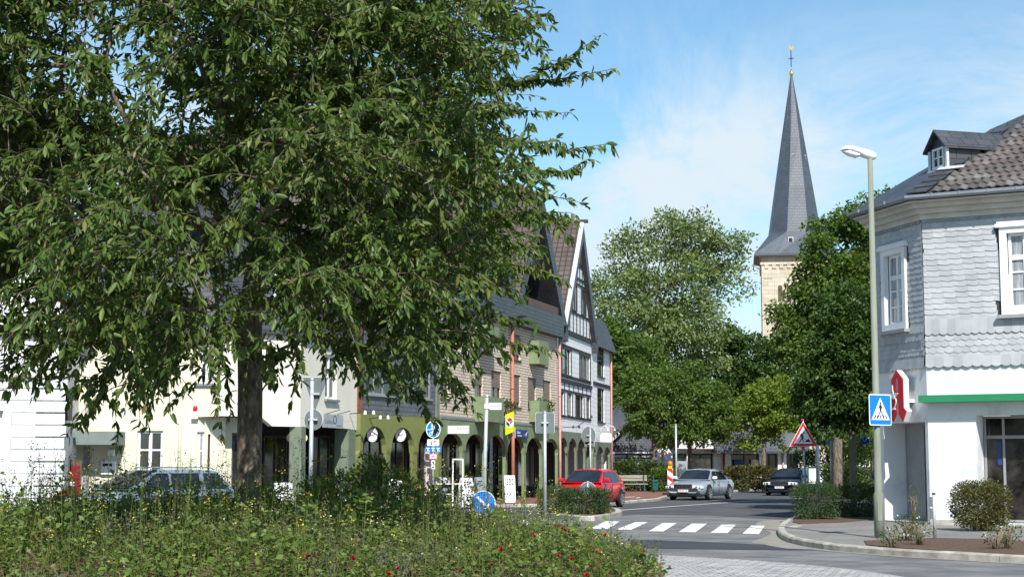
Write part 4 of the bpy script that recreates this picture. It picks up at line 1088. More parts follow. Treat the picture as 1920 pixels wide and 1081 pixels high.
mb = MB(); mb.box(1.6, .0, 6.6, 2.9, 1.4, 8.1); d5 = mb.build("dormer", M['slate_mid'], h5)
window(d5, 1.65, 6.7, 2.85, 8.0, -.06, 'white_frame', 'glass', .09, 2, 1)
mb = MB(); mb.box(1.0, -.05, 6.5, 1.9, 1.0, 7.9); f6map(mb, 0, F6); mb.build("dormer", M['slate_mid'], h5)
mb = MB(); mb.frame(1.05, 6.6, 1.85, 7.8, .09, -.10, -.055); f6map(mb, 0, F6); mb.build("dormer_window", M['white_frame'], h5)
# porch canopy, door, pipes
mb = MB(); pcx0, pcx1 = F7.u(151), F7.u(237); mb.box(pcx0, -1.0, 2.22, pcx1, -.01, 2.62); f6map(mb, 0, F7); mb.build("porch_canopy", M['grey_fascia'], h5)
mb = MB(); mb.box(F7.u(160), -.04, .1, F7.u(172), .02, 2.15); f6map(mb, 0, F7); mb.build("porch_door", M['grey_frame'], h5)
mb = MB(); px_ = F7.u(340); mb.tube([(px_, -.09, .1), (px_, -.09, zo1)], .05, 8); f6map(mb, 0, F7); mb.build("downpipe", M['plaster_pale'], h5, True)
px_ = F7.u(165); mb = MB(); mb.tube([(px_, -.09, 2.65), (px_, -.09, zo1)], .05, 8); f6map(mb, 0, F7); mb.build("downpipe", M['plaster_pale'], h5, True)
# --- white stuccoed house on the far left
WC = Vector((-12.9, 46.0, 0)); wd_ = Vector((.955, .297, 0)); WL = 9.0
WA = WC - wd_ * WL
h6 = thing("white_stucco_house", "white stucco house with grooved quoins and dark tiled roof at the left edge", "house", WA, math.atan2(wd_.y, wd_.x))
F8 = Facade((WA.x, WA.y), (WC.x, WC.y))
z_e6 = 8.2
xq0 = F8.u(67); xw = F8.u(14)
H6 = [(xw - 1.25, .6, xw - .12, F8.z(772, xw)), (xw - 1.3, 5.4, xw - .2, 7.6), (xw - 4.2, .6, xw - 2.9, 3.1), (xw - 4.2, 5.4, xw - 2.9, 7.6)]
mb = MB(); wall(mb, 0, WL, 0, z_e6, H6, 0, .2)
sd = (.75, 4.2)   # side wall end, local
mb.poly([(WL, 0, 0), (WL + sd[0], sd[1], 0), (WL + sd[0], sd[1], z_e6), (WL, 0, z_e6)]); mb.poly([(0, 0, 0), (0, 0, z_e6), (0, 9, z_e6), (0, 9, 0)])
mb.build("wall", M['plaster_white'], h6)
for h in H6: window(h6, *h, .13, 'white_frame', 'glass', .1, 2, 3, .04)
for h in H6[:1]:
    mb = MB(); mb.frame(h[0] - .24, h[1] - .2, h[2] + .24, h[3] + .26, .22, -.09, -.001); mb.build("window_surround", M['plaster_white'], h6)
mb = MB(); z_band = 4.02; cr = .345
z = .35
while z < z_band - .2:
    segs = [(0, xq0 - .02)]
    for h in H6:
        if h[1] - .2 < z + cr / 2 < h[3] + .3: segs = [s2 for a, b in segs for s2 in ((a, min(b, h[0] - .26)), (max(a, h[2] + .26), b)) if s2[1] - s2[0] > .05]
    for a, b in segs: mb.box(a, -.035, z, b, -.001, z + cr - .026)
    z += cr
mb.build("rusticated_courses", M['plaster_white'], h6)
mb = MB(); z = .35; i = 0
while z < z_band - .2:
    o_ = .08 if i % 2 else .12
    mb.box(xq0, -o_, z, WL + o_, .3, z + cr - .045); z += cr; i += 1
q_ = mb.build("quoin_stones", M['plaster_white'], h6); bevel(q_, .018, 2)
mb = MB()
for a, za, zb in ((.10, z_band, z_band + .07), (.16, z_band + .072, z_band + .15), (.10, z_band + 1.22, z_band + 1.32), (.22, z_band + 1.322, z_band + 1.42), (.3, z_e6 - .25, z_e6 - .1), (.45, z_e6 - .098, z_e6)):
    mb.box(-.1, -a, za, WL + a, .2, zb)
mb.build("cornice_band", M['cornice'], h6)
mb = MB(); mb.frame(.6, z_band + .32, xq0 + .1, z_band + 1.05, .05, -.03, -.001); mb.frame(xq0 + .2, z_band + .32, WL - .08, z_band + 1.05, .05, -.03, -.001); mb.build("panel_moulding", M['plaster_white'], h6)
mb = MB()
mb.mesh([(-.3, -.5, z_e6), (WL + .5, -.5, z_e6), (WL + 1.1, 4.4, z_e6), (WL - 1.6, 3.6, z_e6 + 4.4), (-.3, 3.6, z_e6 + 4.4), (-.3, 8, z_e6), (WL - 1.6, 8, z_e6 + .2)], [(0, 1, 3, 4), (1, 2, 3), (4, 3, 6, 5)])
mb.build("roof", M['tile_dark'], h6)
mb = MB(); xd = F8.u(40); mb.box(xd - .9, -.3, z_e6 + .1, xd + .9, 2.2, z_e6 + 1.9); d6 = mb.build("dormer", M['slate_mid'], h6)
window(d6, xd - .65, z_e6 + .35, xd + .65, z_e6 + 1.7, -.36, 'white_frame', 'glass', .1, 2, 1)
mb = MB(); mb.box(WL + .06, .5, 2.9, WL + .3, .9, 3.7); mb.build("wall_lamp", M['dark_frame'], h6)

# ------------------------------------------------------------------ low slate pavilions round the bend
def pavilion(A, B, label, left_gable, windows, ztop=2.75, zroof=4.9, awn=False, white_band=False):
    f = Facade(A, B)
    t = thing("shop_pavilion", label, "shop", f.A, f.rz, "low slate shop pavilions round the bend")
    L = f.L
    hs = [(a * L, .5, b * L, 2.4) for a, b in windows]
    mb = MB(); wall(mb, 0, L, .1, ztop, hs, 0, .25); mb.poly([(0, 0, .1), (0, 0, ztop), (0, 6, ztop), (0, 6, .1)]); mb.poly([(L, 0, .1), (L, 6, .1), (L, 6, ztop), (L, 0, ztop)])
    mb.build("wall", M['siding_white'], t)
    return t, f, L, hs
A_, B_ = (at(1142, 872, 106).x, 106), (at(1262, 872, 107).x, 107)
t, f, L, hs = pavilion(A_, B_, "dark slate pavilion with mono-pitch gable and frosted windows behind the bench", True, [(.09, .70)])
w_ = window(t, *hs[0], .15, 'dark_frame', 'glass_office', .09, 3, 1, .05, zsplit=[1.55, 1.95, 2.1])
mb = MB()
mb.prism([(-.05, 2.5), (L * .73, 2.5), (L * .73, 4.2), (L * .55, 5.1), (-.05, 2.9)], -.02, .15); mb.build("slate_gable", M['slate_mid'], t)
mb = MB(); P = [(-.6, 2.35), (L * .56, 5.7), (L * .56, 5.0), (-.6, 1.65 + .5)]; P = [(-.9, 2.6), (-.9, 3.15), (L * .52, 6.0), (L * .52, 5.35)]
mb.prism(list(reversed(P)), -.7, .3); mb.prism([(L * .52, 5.35), (L * .52, 6.0), (L + .2, 3.3), (L + .2, 2.75)][::-1], -.7, .3); mb.box(-1.3, -.7, 1.9, -.5, .3, 3.1)
mb.mesh([(-.9, -.7, 3.16), (L * .52, -.7, 6.01), (L * .52, 8, 6.01), (-.9, 8, 3.16), (L + .2, -.7, 3.31), (L + .2, 8, 3.31)], [(0, 1, 2, 3), (1, 4, 5, 2)])
mb.build("roof", M['slate_mid'], t)
mb = MB(); mb.box(L * .03, -.03, .1, L * .09, .02, 2.5); mb.build("wall_pier", M['plaster_white'], t)
downpipe(t, L * .015, -.1, .1, 2.5, 'pink_pipe', .06); downpipe(t, L * .83, -.1, .1, 2.6, 'pink_pipe', .06)
A_, B_ = (at(1256, 872, 107.5).x, 107.5), (at(1345, 872, 108.5).x, 108.5)
t, f, L, hs = pavilion(A_, B_, "low shop pavilion with white flat fascia behind the silver car", True, [(.02, .36), (.42, .92)])
for h in hs: window(t, *h, .18, 'dark_frame', 'glass_shop', .09, 2, 1, .05, name="shop_window")
mb = MB(); mb.box(-.05, -.5, 2.72, L * .96, .1, 3.15); mb.box(L * .1, -.3, 3.151, L * .9, 2, 4.3); mb.build("fascia", M['plaster_white'], t)
mb = MB(); mb.box(.5, -.01, .9, 1.4, .12, 1.9); mb.build("window_poster", M['sign_silver'], t)
A_, B_ = (at(1340, 872, 108.6).x, 108.6), (at(1500, 872, 110.5).x, 110.5)
t, f, L, hs = pavilion(A_, B_, "low pavilion with black slate roof and poster windows behind the yellow-green tree", True, [(.19, .52), (.56, .74), (.84, .98)])
for h in hs: window(t, *h, .18, 'dark_frame', 'glass_shop', .09, 2, 1, .05, name="shop_window")
mb = MB(); mb.mesh([(-.3, -.9, 2.5), (L + .3, -.9, 2.5), (L + .3, -.9, 2.8), (-.3, -.9, 2.8), (L + .3, 2.5, 5.0), (-.3, 2.5, 5.0), (-.3, 0, 2.5), (L + .3, 0, 2.5)], [(0, 1, 2, 3), (3, 2, 4, 5), (0, 6, 7, 1)])
mb.prism([(-.4, 2.4), (1.6, 2.4), (2.9, 3.2), (1.3, 5.2), (-.4, 5.2)], -1.3, -.91)
mb.build("roof", M['slate_mid'], t)
mb = MB(); mb.box(L * .43, .06, .75, L * .51, .14, 2.0); mb.build("window_poster", M['curtain_yellow'], t)
mb = MB(); mb.box(L * .23, .06, .75, L * .33, .14, 2.0); mb.build("window_poster", M['sign_navy'], t)
downpipe(t, L * .10, -.12, .1, 2.4, 'sign_red', .07); downpipe(t, L * .79, -.12, .1, 2.4, 'pink_pipe', .06)

# ------------------------------------------------------------------ church tower with its twisted slate spire
TD = 160.0
tc_ = at(1484, 150, TD); tz = lambda py: at(1484, py, TD).z
ch = thing("church_tower", "tall church tower of pale stone with a slender dark slate octagonal spire", "church", (tc_.x, TD, 0), R(-8))
hw_ = 3.4; z_c = tz(480)
mb = MB(); mb.box(-hw_, -hw_, 0, hw_, hw_, z_c - .3); mb.build("tower_shaft", M['stone'], ch)
mb = MB(); mb.box(-hw_ - .12, -hw_ - .12, z_c - 1.25, hw_ + .12, hw_ + .12, z_c - .95); mb.box(-hw_ - .2, -hw_ - .2, z_c - .55, hw_ + .2, hw_ + .2, z_c - .25)
for fx in (0, 1):
    for k in range(9):
        x = -hw_ + .5 + k * (2 * hw_ - 1) / 8
        for y_ in (0,):
            if fx == 0: mb.box(x - .18, -hw_ - .1, z_c - 1.6, x + .18, -hw_ + .05, z_c - 1.251)
            else: mb.box(-hw_ - .1, x - .18, z_c - 1.6, -hw_ + .05, x + .18, z_c - 1.251)
mb.build("stone_cornice", M['stone'], ch)
def louvre(px, w, za, zb, y=-hw_ - .02):
    mb = MB(); n = 10; r = w / 2
    pts = [(px - r, za), (px + r, za)] + [(px + r * math.cos(math.pi * k / n), zb - r + r * math.sin(math.pi * k / n)) for k in range(n + 1)]
    mb.prism(pts, y, y + .1); return mb
for x in (-1.2, 1.2):
    louvre(x, 1.9, z_c - 5.2, z_c - 2.0, -hw_ - .06).build("blind_arch", M['stone'], ch)
    for dx in (-.42, .42): louvre(x + dx, .42, z_c - 4.8, z_c - 3.3, -hw_ - .10).build("sound_opening", M['brown_frame'], ch)
for x in (-2.75,): louvre(x, .8, z_c - 2.6, z_c - 1.7, -hw_ - .05).build("blind_arch", M['stone'], ch)
# spire: square skirt flaring out, then an octagon rising to the knop
z_s = tz(440); z_k = tz(142)
mb = MB(); e = hw_ + .72; r8 = 2.75
oc = [(r8 * math.cos(R(22.5 + 45 * k + 5)), r8 * math.sin(R(22.5 + 45 * k + 5))) for k in range(8)]
sq = [(e, -e * .0), (e, e), (0, e), (-e, e), (-e, 0), (-e, -e), (0, -e), (e, -e)]
sq = [(e, e * .42), (e * .42, e), (-e * .42, e), (-e, e * .42), (-e, -e * .42), (-e * .42, -e), (e * .42, -e), (e, -e * .42)]
co = [(e, e), (-e, e), (-e, -e), (e, -e)]
for k in range(8):
    j = (k + 1) % 8
    mb.poly([(*sq[k], z_c - .25), (*sq[j], z_c - .25), (*oc[j], z_s), (*oc[k], z_s)])
for i, (a, b) in enumerate(((0, 1), (2, 3), (4, 5), (6, 7))):
    c_ = co[i]; m_ = ((oc[a][0] + oc[b][0]) / 2, (oc[a][1] + oc[b][1]) / 2)
    mb.poly([(*sq[a], z_c - .25), (*c_, z_c - .25), (*oc[a], z_s)]); mb.poly([(*c_, z_c - .25), (*sq[b], z_c - .25), (*oc[b], z_s)]); mb.poly([(*c_, z_c - .25), (*oc[b], z_s), (*oc[a], z_s)])
mb.slab([(e, e), (-e, e), (-e, -e), (e, -e)], z_c - .42, z_c - .26)
lv = [0, .28, .6, .85, 1.0]
def octr(t): 
    r = (r8 - .02) * (1 - t) + .10 * t; a0 = 5 + 10 * t
    return [(r * math.cos(R(22.5 + 45 * k + a0)), r * math.sin(R(22.5 + 45 * k + a0)), z_s + (z_k - z_s) * t) for k in range(8)]
for t0, t1 in zip(lv[:-1], lv[1:]):
    a, b = octr(t0), octr(t1)
    for k in range(8):
        j = (k + 1) % 8; mb.poly([a[k], a[j], b[j], b[k]])
mb.build("spire", M['slate_spire'], ch)
zh = tz(300)
for ang in (-95, -23, -230):
    r = 1.18; cx_, cy_ = r * math.cos(R(ang)), r * math.sin(R(ang))
    mb = MB(); mb.box(cx_ - .18, cy_ - .18, zh - .3, cx_ + .18, cy_ + .18, zh + .25)
    mb.mesh([(cx_ - .26, cy_ - .26, zh + .25), (cx_ + .26, cy_ - .26, zh + .25), (cx_ + .26, cy_ + .26, zh + .25), (cx_ - .26, cy_ + .26, zh + .25), (cx_, cy_, zh + .6)], [(0, 1, 4), (1, 2, 4), (2, 3, 4), (3, 0, 4)])
    mb.build("spire_dormer", M['zinc'], ch)
mb = MB(); cx_, cy_ = -.3, -3.1; zq = tz(458); mb.box(-.75, -3.25, zq - .4, -.25, -2.6, zq + .3); sd_ = mb.build("skirt_dormer", M['lead'], ch)
mb = MB(); mb.box(-.69, -3.28, zq - .32, -.31, -3.251, zq + .22); mb.build("louvre", M['interior'], sd_)
mb = MB(); mb.lathe([(.01, -.1), (.08, .0), (.18, .16), (.215, .31), (.18, .46), (.08, .6), (.04, .8)], (0, 0, z_k - .1), 16); mb.build("gilded_knop", M['gold'], ch, True)
zx = tz(90)
mb = MB(); mb.tube([(0, 0, z_k + .9), (0, 0, zx - .25)], .045, 6); mb.box(-.28, -.03, z_k + 1.75, .28, .03, z_k + 1.81)
for a in (45, 135, 225, 315): mb.bar((.06 * math.cos(R(a)), 0, z_k + 1.79 + .06 * math.sin(R(a))), (.2 * math.cos(R(a)), 0, z_k + 1.79 + .2 * math.sin(R(a))), .03, .03)
mb.build("cross", M['dark_frame'], ch)
mb = MB(); mb.prism([(-.2, zx - .1), (.05, zx - .25), (.25, zx - .05), (.3, zx + .18), (.12, zx + .08), (-.05, zx + .15), (-.12, zx + .32), (-.2, zx + .2)], -.03, .03); mb.build("weathercock", M['gold'], ch)
# ------------------------------------------------------------------ vehicles (local frame: +x to the front, +y to the car's left)
def make_car(name, label, loc, rz, paint, Lc, Wc, Hc, prof, gh, wheels, wr=.32, front=None, plate=None, plate_txt="", rings=False, sides=None, rail=False, hatch=False):
    t = thing(name, label, "car", loc, rz)
    hw = Wc / 2
    # lower body: lofted half sections
    V = []; F = []; ns = len(prof)
    for x, zt, w, zb in prof:
        w = hw * w
        ring = [(0, zb), (w * .80, zb), (w * .955, zb + .07), (w, (zb + zt) * .5 - .03), (w * .985, zt - .16), (w * .93, zt - .035), (w * .72, zt + .005), (0, zt + .025)]
        full = [(x, -y, z) for y, z in ring] + [(x, y, z) for y, z in reversed(ring[1:-1])]
        V += full
    m = 14
    for i in range(ns - 1):
        for k in range(m):
            k2 = (k + 1) % m
            F.append((i * m + k, i * m + k2, (i + 1) * m + k2, (i + 1) * m + k))
    F.append(tuple(range(m))); F.append(tuple(reversed(range((ns - 1) * m, ns * m))))
    mb = MB(); mb.mesh(V, F); body = mb.build("body", M[paint], t, True)
    bpy.context.view_layer.update()
    # greenhouse: base and roof outline
    xr0, xr1, xf1, xf0, zb, zr, wb, wt = gh          # rear base, rear roof, front roof, front base
    wb *= hw; wt *= hw
    mid = (xr1 + xf1) / 2
    st = [(xf0, zb, zb, wb, wb * .96), (xf1, zb, zr - .03, wb, wt), (mid, zb, zr, wb, wt), (xr1, zb, zr - .05, wb, wt * .98), (xr0, zb, zb, wb * .97, wb * .90)]
    V = []; F = []
    for x, z0, z1, w0, w1 in st:
        dz = max(0.0, z1 - z0)
        r = [(w0, z0 - .05), (w0 * .35 + w1 * .65, z0 + dz * .62), (w1, z1 - min(.06, dz * .2)), (w1 * .86, z1), (0, z1 + min(.03, dz * .1))]
        V += [(x, -y, z) for y, z in r] + [(x, y, z) for y, z in reversed(r[:-1])]
    m = 9
    for i in range(len(st) - 1):
        for k in range(m - 1):
            F.append((i * m + k, i * m + k + 1, (i + 1) * m + k + 1, (i + 1) * m + k))
    mb = MB(); mb.mesh(V, F); mb.build("roof", M[paint], t, False)
    # glass
    def L3(a, b, t_): return tuple(a[i] + (b[i] - a[i]) * t_ for i in range(3))
    e = .05
    fb, fr_ = (xf0, wb * .96, zb), (xf1, wt * .90, zr - .03)
    def screen(x0, xz, name_, w0s, w1s):
        """curved glass following the greenhouse ring from the belt (x0) to the roof edge (xz)"""
        w1_, zz = w1s, xz[1]
        low = [(x0, -w1_, zb), (x0, -w1_ * .86, zb), (x0, 0, zb), (x0, w1_ * .86, zb), (x0, w1_, zb)]
        low = [(x0, -w0s * .92, zb), (x0, -w0s * .86 * .96, zb), (x0, 0, zb), (x0, w0s * .86 * .96, zb), (x0, w0s * .92, zb)]
        hi = [(xz[0], -w1_, zz - .06), (xz[0], -w1_ * .86, zz), (xz[0], 0, zz + .03), (xz[0], w1_ * .86, zz), (xz[0], w1_, zz - .06)]
        sg_ = 1 if x0 > xz[0] else -1; slope = Vector((zz - zb, 0, abs(x0 - xz[0]))).normalized(); nrm = Vector((sg_ * slope.x, 0, slope.z)) * .03
        V = []
        for t_ in (.05, .90):
            for p, q in zip(low, hi): V.append(Vector(L3(p, q, t_)) + nrm)
        mb = MB(); mb.mesh(V + [v - nrm * .4 for v in V], [(k, k + 1, k + 6, k + 5) for k in range(4)] + [(10 + k + 1, 10 + k, 15 + k, 16 + k) for k in range(4)])
        return mb.build(name_, M['glass_car'], t)
    screen(xf0, (xf1, zr - .03), "windscreen", wb * .96, wt * .95)
    screen(xr0, (xr1, zr - .05), "rear_window", wb * .90, wt * .94)
    mb = MB(); zc_ = zb + .1
    for y_ in (-.3, .25): mb.bar((xf0 - .06, y_, zb + .05), (xf0 - .25, y_ + .35, zb + .16), .015, .015)
    mb.build("wiper", M['plastic_black'], t)
    for s_ in (-1, 1):
        def yb(z): # side surface
            tt = (z - zb) / (zr - .03 - zb); return s_ * ((wb + (wb * .35 + wt * .65 - wb) * tt / .62) if tt < .62 else (wb * .35 + wt * .65) + (wt - (wb * .35 + wt * .65)) * (tt - .62) / .33)
        zlo, zhi = zb + .02, zb + (zr - zb) * .80
        for (xa, xb, xc, xd) in sides:      # bottom front, bottom rear, top rear, top front
            P = [(xa, yb(zlo) + s_ * .012, zlo), (xb, yb(zlo) + s_ * .012, zlo), (xc, yb(zhi) + s_ * .012, zhi), (xd, yb(zhi) + s_ * .012, zhi)]
            mb = MB(); mb.poly(P if s_ > 0 else P[::-1]); mb.poly([(p[0], p[1] - s_ * .008, p[2]) for p in (P[::-1] if s_ > 0 else P)]); mb.build("side_window", M['glass_car'], t)
        # door seams and handles
        mb = MB(); zb_ = .32
        for xs in (sides[0][0] - .05, sides[0][1] + .03, sides[-1][1] + .02 if len(sides) > 1 else sides[0][1] - .4):
            mb.box(xs - .008, s_ * hw * 1.0 - .012, zb_, xs + .008, s_ * hw * 1.0 + .004, zb - .06)
        mb.build("door_seam", M['plastic_black'], t)
        mb = MB()
        for xs in [q[1] + .12 for q in sides[:2]]: mb.box(xs, s_ * hw - .015, zb - .20, xs + .16, s_ * hw + .03, zb - .165)
        mb.build("door_handle", M[paint], t)
        # mirrors
        xm = xf0 - .30
        mb = MB(); V = []; 
        mb.box(xm - .06, s_ * (wb + .02) if s_ > 0 else s_ * (wb + .24), zb + .03, xm + .09, s_ * (wb + .24) if s_ > 0 else s_ * (wb + .02), zb + .17)
        mo = mb.build("wing_mirror", M['white_enamel'] if paint == 'paint_silver' else M[paint], t); bevel(mo, .04, 3)
    # wheels
    for xw in wheels:
        for s_ in (-1, 1):
            y0 = s_ * (hw - .12)
            mb = MB(); mb.disc(xw, wr + .015, wr + .075, 0, .02, 24)
            for i in range(len(mb.v)):
                x, y, z = mb.v[i]; mb.v[i] = (x, s_ * (hw - .035) + s_ * y * 2.0, max(z, .17))
            mb.build("wheel_arch", M['plastic_black'], t)
            wt_ = thing("wheel", None, None, (xw, s_ * (hw - .06), wr)); wt_.parent = t
            mb = MB(); mb.lathe([(wr * .66, -.1), (wr * .9, -.105), (wr, -.075), (wr, .075), (wr * .9, .105), (wr * .66, .1)], (0, 0, 0), 28, 'y'); mb.build("tyre", M['rubber'], wt_, True)
            mb = MB(); mb.lathe([(.02, s_ * .085), (wr * .2, s_ * .095), (wr * .24, s_ * .06), (wr * .6, s_ * .05), (wr * .64, s_ * .104), (wr * .70, s_ * .106), (wr * .70, -s_ * .02)], (0, 0, 0), 28, 'y')
            for k in range(7):
                a = 2 * math.pi * k / 7
                mb.bar((wr * .15 * math.cos(a), s_ * .09, wr * .15 * math.sin(a)), (wr * .66 * math.cos(a), s_ * .098, wr * .66 * math.sin(a)), .05, .025, (0, 1, 0))
            mb.build("rim", M['alloy'], wt_)
            mb = MB(); mb.lathe([(wr * .26, s_ * .072), (wr * .6, s_ * .066)], (0, 0, 0), 24, 'y'); mb.build("brake_disc", M['plastic_black'], wt_)
    # front end: map (y across, z up) to the nose
    xfm = Lc / 2
    def nose(mb, x):
        for i in range(len(mb.v)):
            a, b, c = mb.v[i]; mb.v[i] = (x - b - .16 * (abs(a) / hw) ** 3, a, c)
    if front:
        gz0, gz1, gw, hl0, hl1, hz0, hz1, bz = front
        mb = MB(); mb.box(-gw, -.02, gz0, gw, .06, gz1); nose(mb, xfm); gr = mb.build("grille", M['plastic_black'], t)
        mb = MB(); mb.frame(-gw - .02, gz0 - .02, gw + .02, gz1 + .02, .025, -.03, .05)
        for k in range(1, 4): zz = gz0 + (gz1 - gz0) * k / 4; mb.box(-gw + .02, -.026, zz - .004, gw - .02, .0, zz + .004)
        nose(mb, xfm); mb.build("grille_trim", M['chrome'], gr)
        if rings:
            mb = MB()
            for k in range(4): mb.ring((k - 1.5) * .082, (gz0 + gz1) / 2, .042, .056, -.055, -.032, 18)
            nose(mb, xfm); mb.build("ring_emblem", M['chrome'], gr)
        for s_ in (-1, 1):
            P = [(hl0, hz0), (hl1, hz0 + .01), (hl1 + .0, hz1 - .03), (hl0, hz1)]
            mb = MB(); mb.prism([(s_ * a, b) for a, b in (P if s_ > 0 else P[::-1])], -.03, .14); nose(mb, xfm); hl = mb.build("headlight", M['headlight'], t); bevel(hl, .015, 2)
            for q_, r_ in ((.4, .34), (.75, .26)):
                mb = MB(); mb.disc(s_ * (hl0 * (1 - q_) + hl1 * q_), (hz0 + hz1) / 2, (hz1 - hz0) * r_, -.045, -.03, 14); nose(mb, xfm); mb.build("lens", M['chrome'], hl)
        mb = MB(); mb.box(-hw * .62, -.012, bz - .10, hw * .62, .1, bz + .02); nose(mb, xfm); mb.build("air_intake", M['plastic_black'], t)
        mb = MB(); mb.box(-hw * .9, .0, .16, hw * .9, .2, .26); nose(mb, xfm); mb.build("front_skirt", M['plastic_black'], t)
        zp = plate
        mb = MB(); mb.box(-.26, -.065, zp - .055, .26, -.03, zp + .055); nose(mb, xfm); pl = mb.build("number_plate", M['sign_white'], t)
        mb = MB(); mb.box(-.26, -.068, zp - .055, -.215, -.0655, zp + .055); nose(mb, xfm); mb.build("country_band", M['sign_blue'], pl)
        text("plate_lettering", plate_txt, .10, M['sign_black'], pl, (xfm + .067, .02, zp), (R(90), 0, R(90)), .001, sx=.9)
    for s_ in (-1, 1):
        mb = MB(); mb.box(-Lc / 2 - .01, s_ * hw * .74 if s_ < 0 else s_ * hw * .45, .68, -Lc / 2 + .1, s_ * hw * .45 if s_ < 0 else s_ * hw * .74, .86); mb.build("tail_lamp", M['sign_red'], t)
    if rail:
        for s_ in (-1, 1): mb = MB(); mb.tube([(xf1 - .2, s_ * wt * .9, zr), (xf1 - .3, s_ * wt * .9, zr + .05), (xr1 + .2, s_ * wt * .9, zr + .04), (xr1 + .1, s_ * wt * .9, zr - .02)], .018, 6); mb.build("roof_rail", M[paint], t, True)
    return t
def heading(a): return math.atan2(-math.cos(R(a)), -math.sin(R(a)))
def sedan_prof(L): h = L / 2; return [(-h, .72, .80, .34), (-h + .08, .90, .90, .24), (-h + .5, .965, .97, .20), (-h + 1.3, .96, 1.0, .18), (0, .95, 1.0, .18), (h - 1.75, .945, 1.0, .18), (h - 1.0, .86, .99, .18), (h - .45, .78, .95, .2), (h - .14, .70, .88, .24), (h, .58, .80, .34)]
ps = at(1314, 872, 76.5)
make_car("silver_sedan", "silver grey saloon with dark grille parked beside the kerb in the street", (ps.x, 76.5, 0.005), heading(26), 'paint_silver', 5.0, 1.86, 1.43, sedan_prof(5.0),
         (-1.75, -.95, .35, 1.15, .93, 1.43, .92, .70), (-1.42, 1.46), .325, (.55, .72, .42, .46, .90, .54, .69, .33), .44, "ME AM 134", True,
         [(.92, .02, .02, .40), (-.04, -1.32, -.93, -.04)])
pb = at(1484, 872, 88)
make_car("black_sedan", "very dark blue saloon parked at the far bend behind the roadworks sign", (pb.x, 88, 0.005), heading(25), 'paint_navy', 5.05, 1.9, 1.45, sedan_prof(5.05),
         (-1.85, -.95, .35, 1.2, .93, 1.45, .92, .70), (-1.42, 1.5), .335, (.56, .74, .46, .5, .92, .56, .73, .33), .44, "ME DS 46", True,
         [(.95, .02, .02, .40), (-.04, -1.4, -.93, -.04)])
def hatch_prof(L): h = L / 2; return [(-h, .80, .84, .36), (-h + .07, .96, .93, .26), (-h + .5, 1.0, .98, .2), (-h + 1.2, .98, 1.0, .18), (.2, .955, 1.0, .18), (h - 1.25, .95, 1.0, .18), (h - .7, .86, .97, .18), (h - .3, .76, .92, .22), (h - .08, .66, .84, .28), (h, .55, .76, .36)]
pr = at(1107, 872, 62)
make_car("red_hatchback", "bright red five-door hatchback waiting behind the planted traffic island", (pr.x, 62, 0.005), heading(22), 'paint_red', 3.95, 1.69, 1.46, hatch_prof(3.95),
         (-1.82, -1.35, .25, 1.05, .95, 1.46, .93, .72), (-1.2, 1.25), .305, (.56, .66, .40, .42, .80, .56, .74, .32), .42, "ME RK 27", False,
         [(.78, -.18, -.18, .24), (-.26, -1.25, -1.12, -.26)])
pp = at(285, 872, 44.2)
make_car("pale_estate_car", "pale silver estate car half hidden behind the flower bed on the left", (pp.x, 44.2, 0.003), heading(41), 'paint_pale', 4.6, 1.78, 1.5, hatch_prof(4.6),
         (-2.2, -1.75, .35, 1.35, .95, 1.5, .93, .74), (-1.4, 1.42), .32, (.56, .68, .42, .44, .84, .56, .74, .32), .42, "ME LW 58", False,
         [(1.0, -.02, -.02, .36), (-.1, -1.05, -1.05, -.1), (-1.22, -1.95, -1.72, -1.22)], rail=True)
# ------------------------------------------------------------------ street furniture, signs, shop boards
def pole(parent, r, z0, z1, m='galv', x=0, y=0, name="pole", cap=True):
    mb = MB(); mb.tube([(x, y, z0), (x, y, z1)], r, 12)
    if cap: mb.lathe([(r * 1.12, 0), (r * 1.12, .03), (r * .4, .05)], (x, y, z1 - .005), 12)
    return mb.build(name, M[m], parent, True)
M['pot_leaf'] = mat('pot_leaf', (.05, .09, .02), .7, .3, 20)
M['pot_blue'] = mat('pot_blue', (.35, .42, .6), .7, .3, 20)
M['flag_pink'] = mat('flag_pink', srgb(205, 182, 180), .8, .05)
# street lamp
lb = gnd(1649, 1007, .11)
lamp = thing("street_lamp", "tall grey-green street lamp with a drooping white head on the pharmacy pavement", "lamp post", lb, 0)
zt = at(1632, 297, lb.y).z - .11
mb = MB(); mb.tube([(0, 0, 0), (0, 0, .9), (0, 0, .95), (0, 0, zt)], [.105, .102, .078, .054], 16); mb.build("pole", M['post_green'], lamp, True)
mb = MB(); mb.lathe([(.082, 0), (.084, .012), (.082, .025)], (0, 0, 2.45), 16); mb.build("rust_ring", M['copper'], lamp)
mb = MB(); mb.box(-.05, -.109, .35, .05, -.096, .75); mb.build("service_door", M['post_green'], lamp)
def loft_x(secs, n=12):
    mb = MB(); V = []; F = []
    for x, zc_, ry, rzu, rzd in secs:
        for k in range(n):
            t = 2 * math.pi * k / n; z = math.sin(t); V.append((x, ry * math.cos(t), zc_ + (rzu if z > 0 else rzd) * z))
    for i in range(len(secs) - 1):
        for k in range(n): F.append((i * n + k, i * n + (k + 1) % n, (i + 1) * n + (k + 1) % n, (i + 1) * n + k))
    F.append(tuple(range(n))); F.append(tuple(reversed(range((len(secs) - 1) * n, len(secs) * n)))); mb.mesh(V, F); return mb
mb = loft_x([(.125, .05, .05, .05, .06), (.06, .075, .085, .085, .11), (-.12, .11, .11, .10, .11), (-.34, .165, .14, .10, .05), (-.52, .19, .13, .085, .02), (-.60, .18, .09, .06, .015), (-.625, .17, .03, .02, .01)])
for i in range(len(mb.v)): mb.v[i] = (mb.v[i][0], mb.v[i][1], mb.v[i][2] + zt)
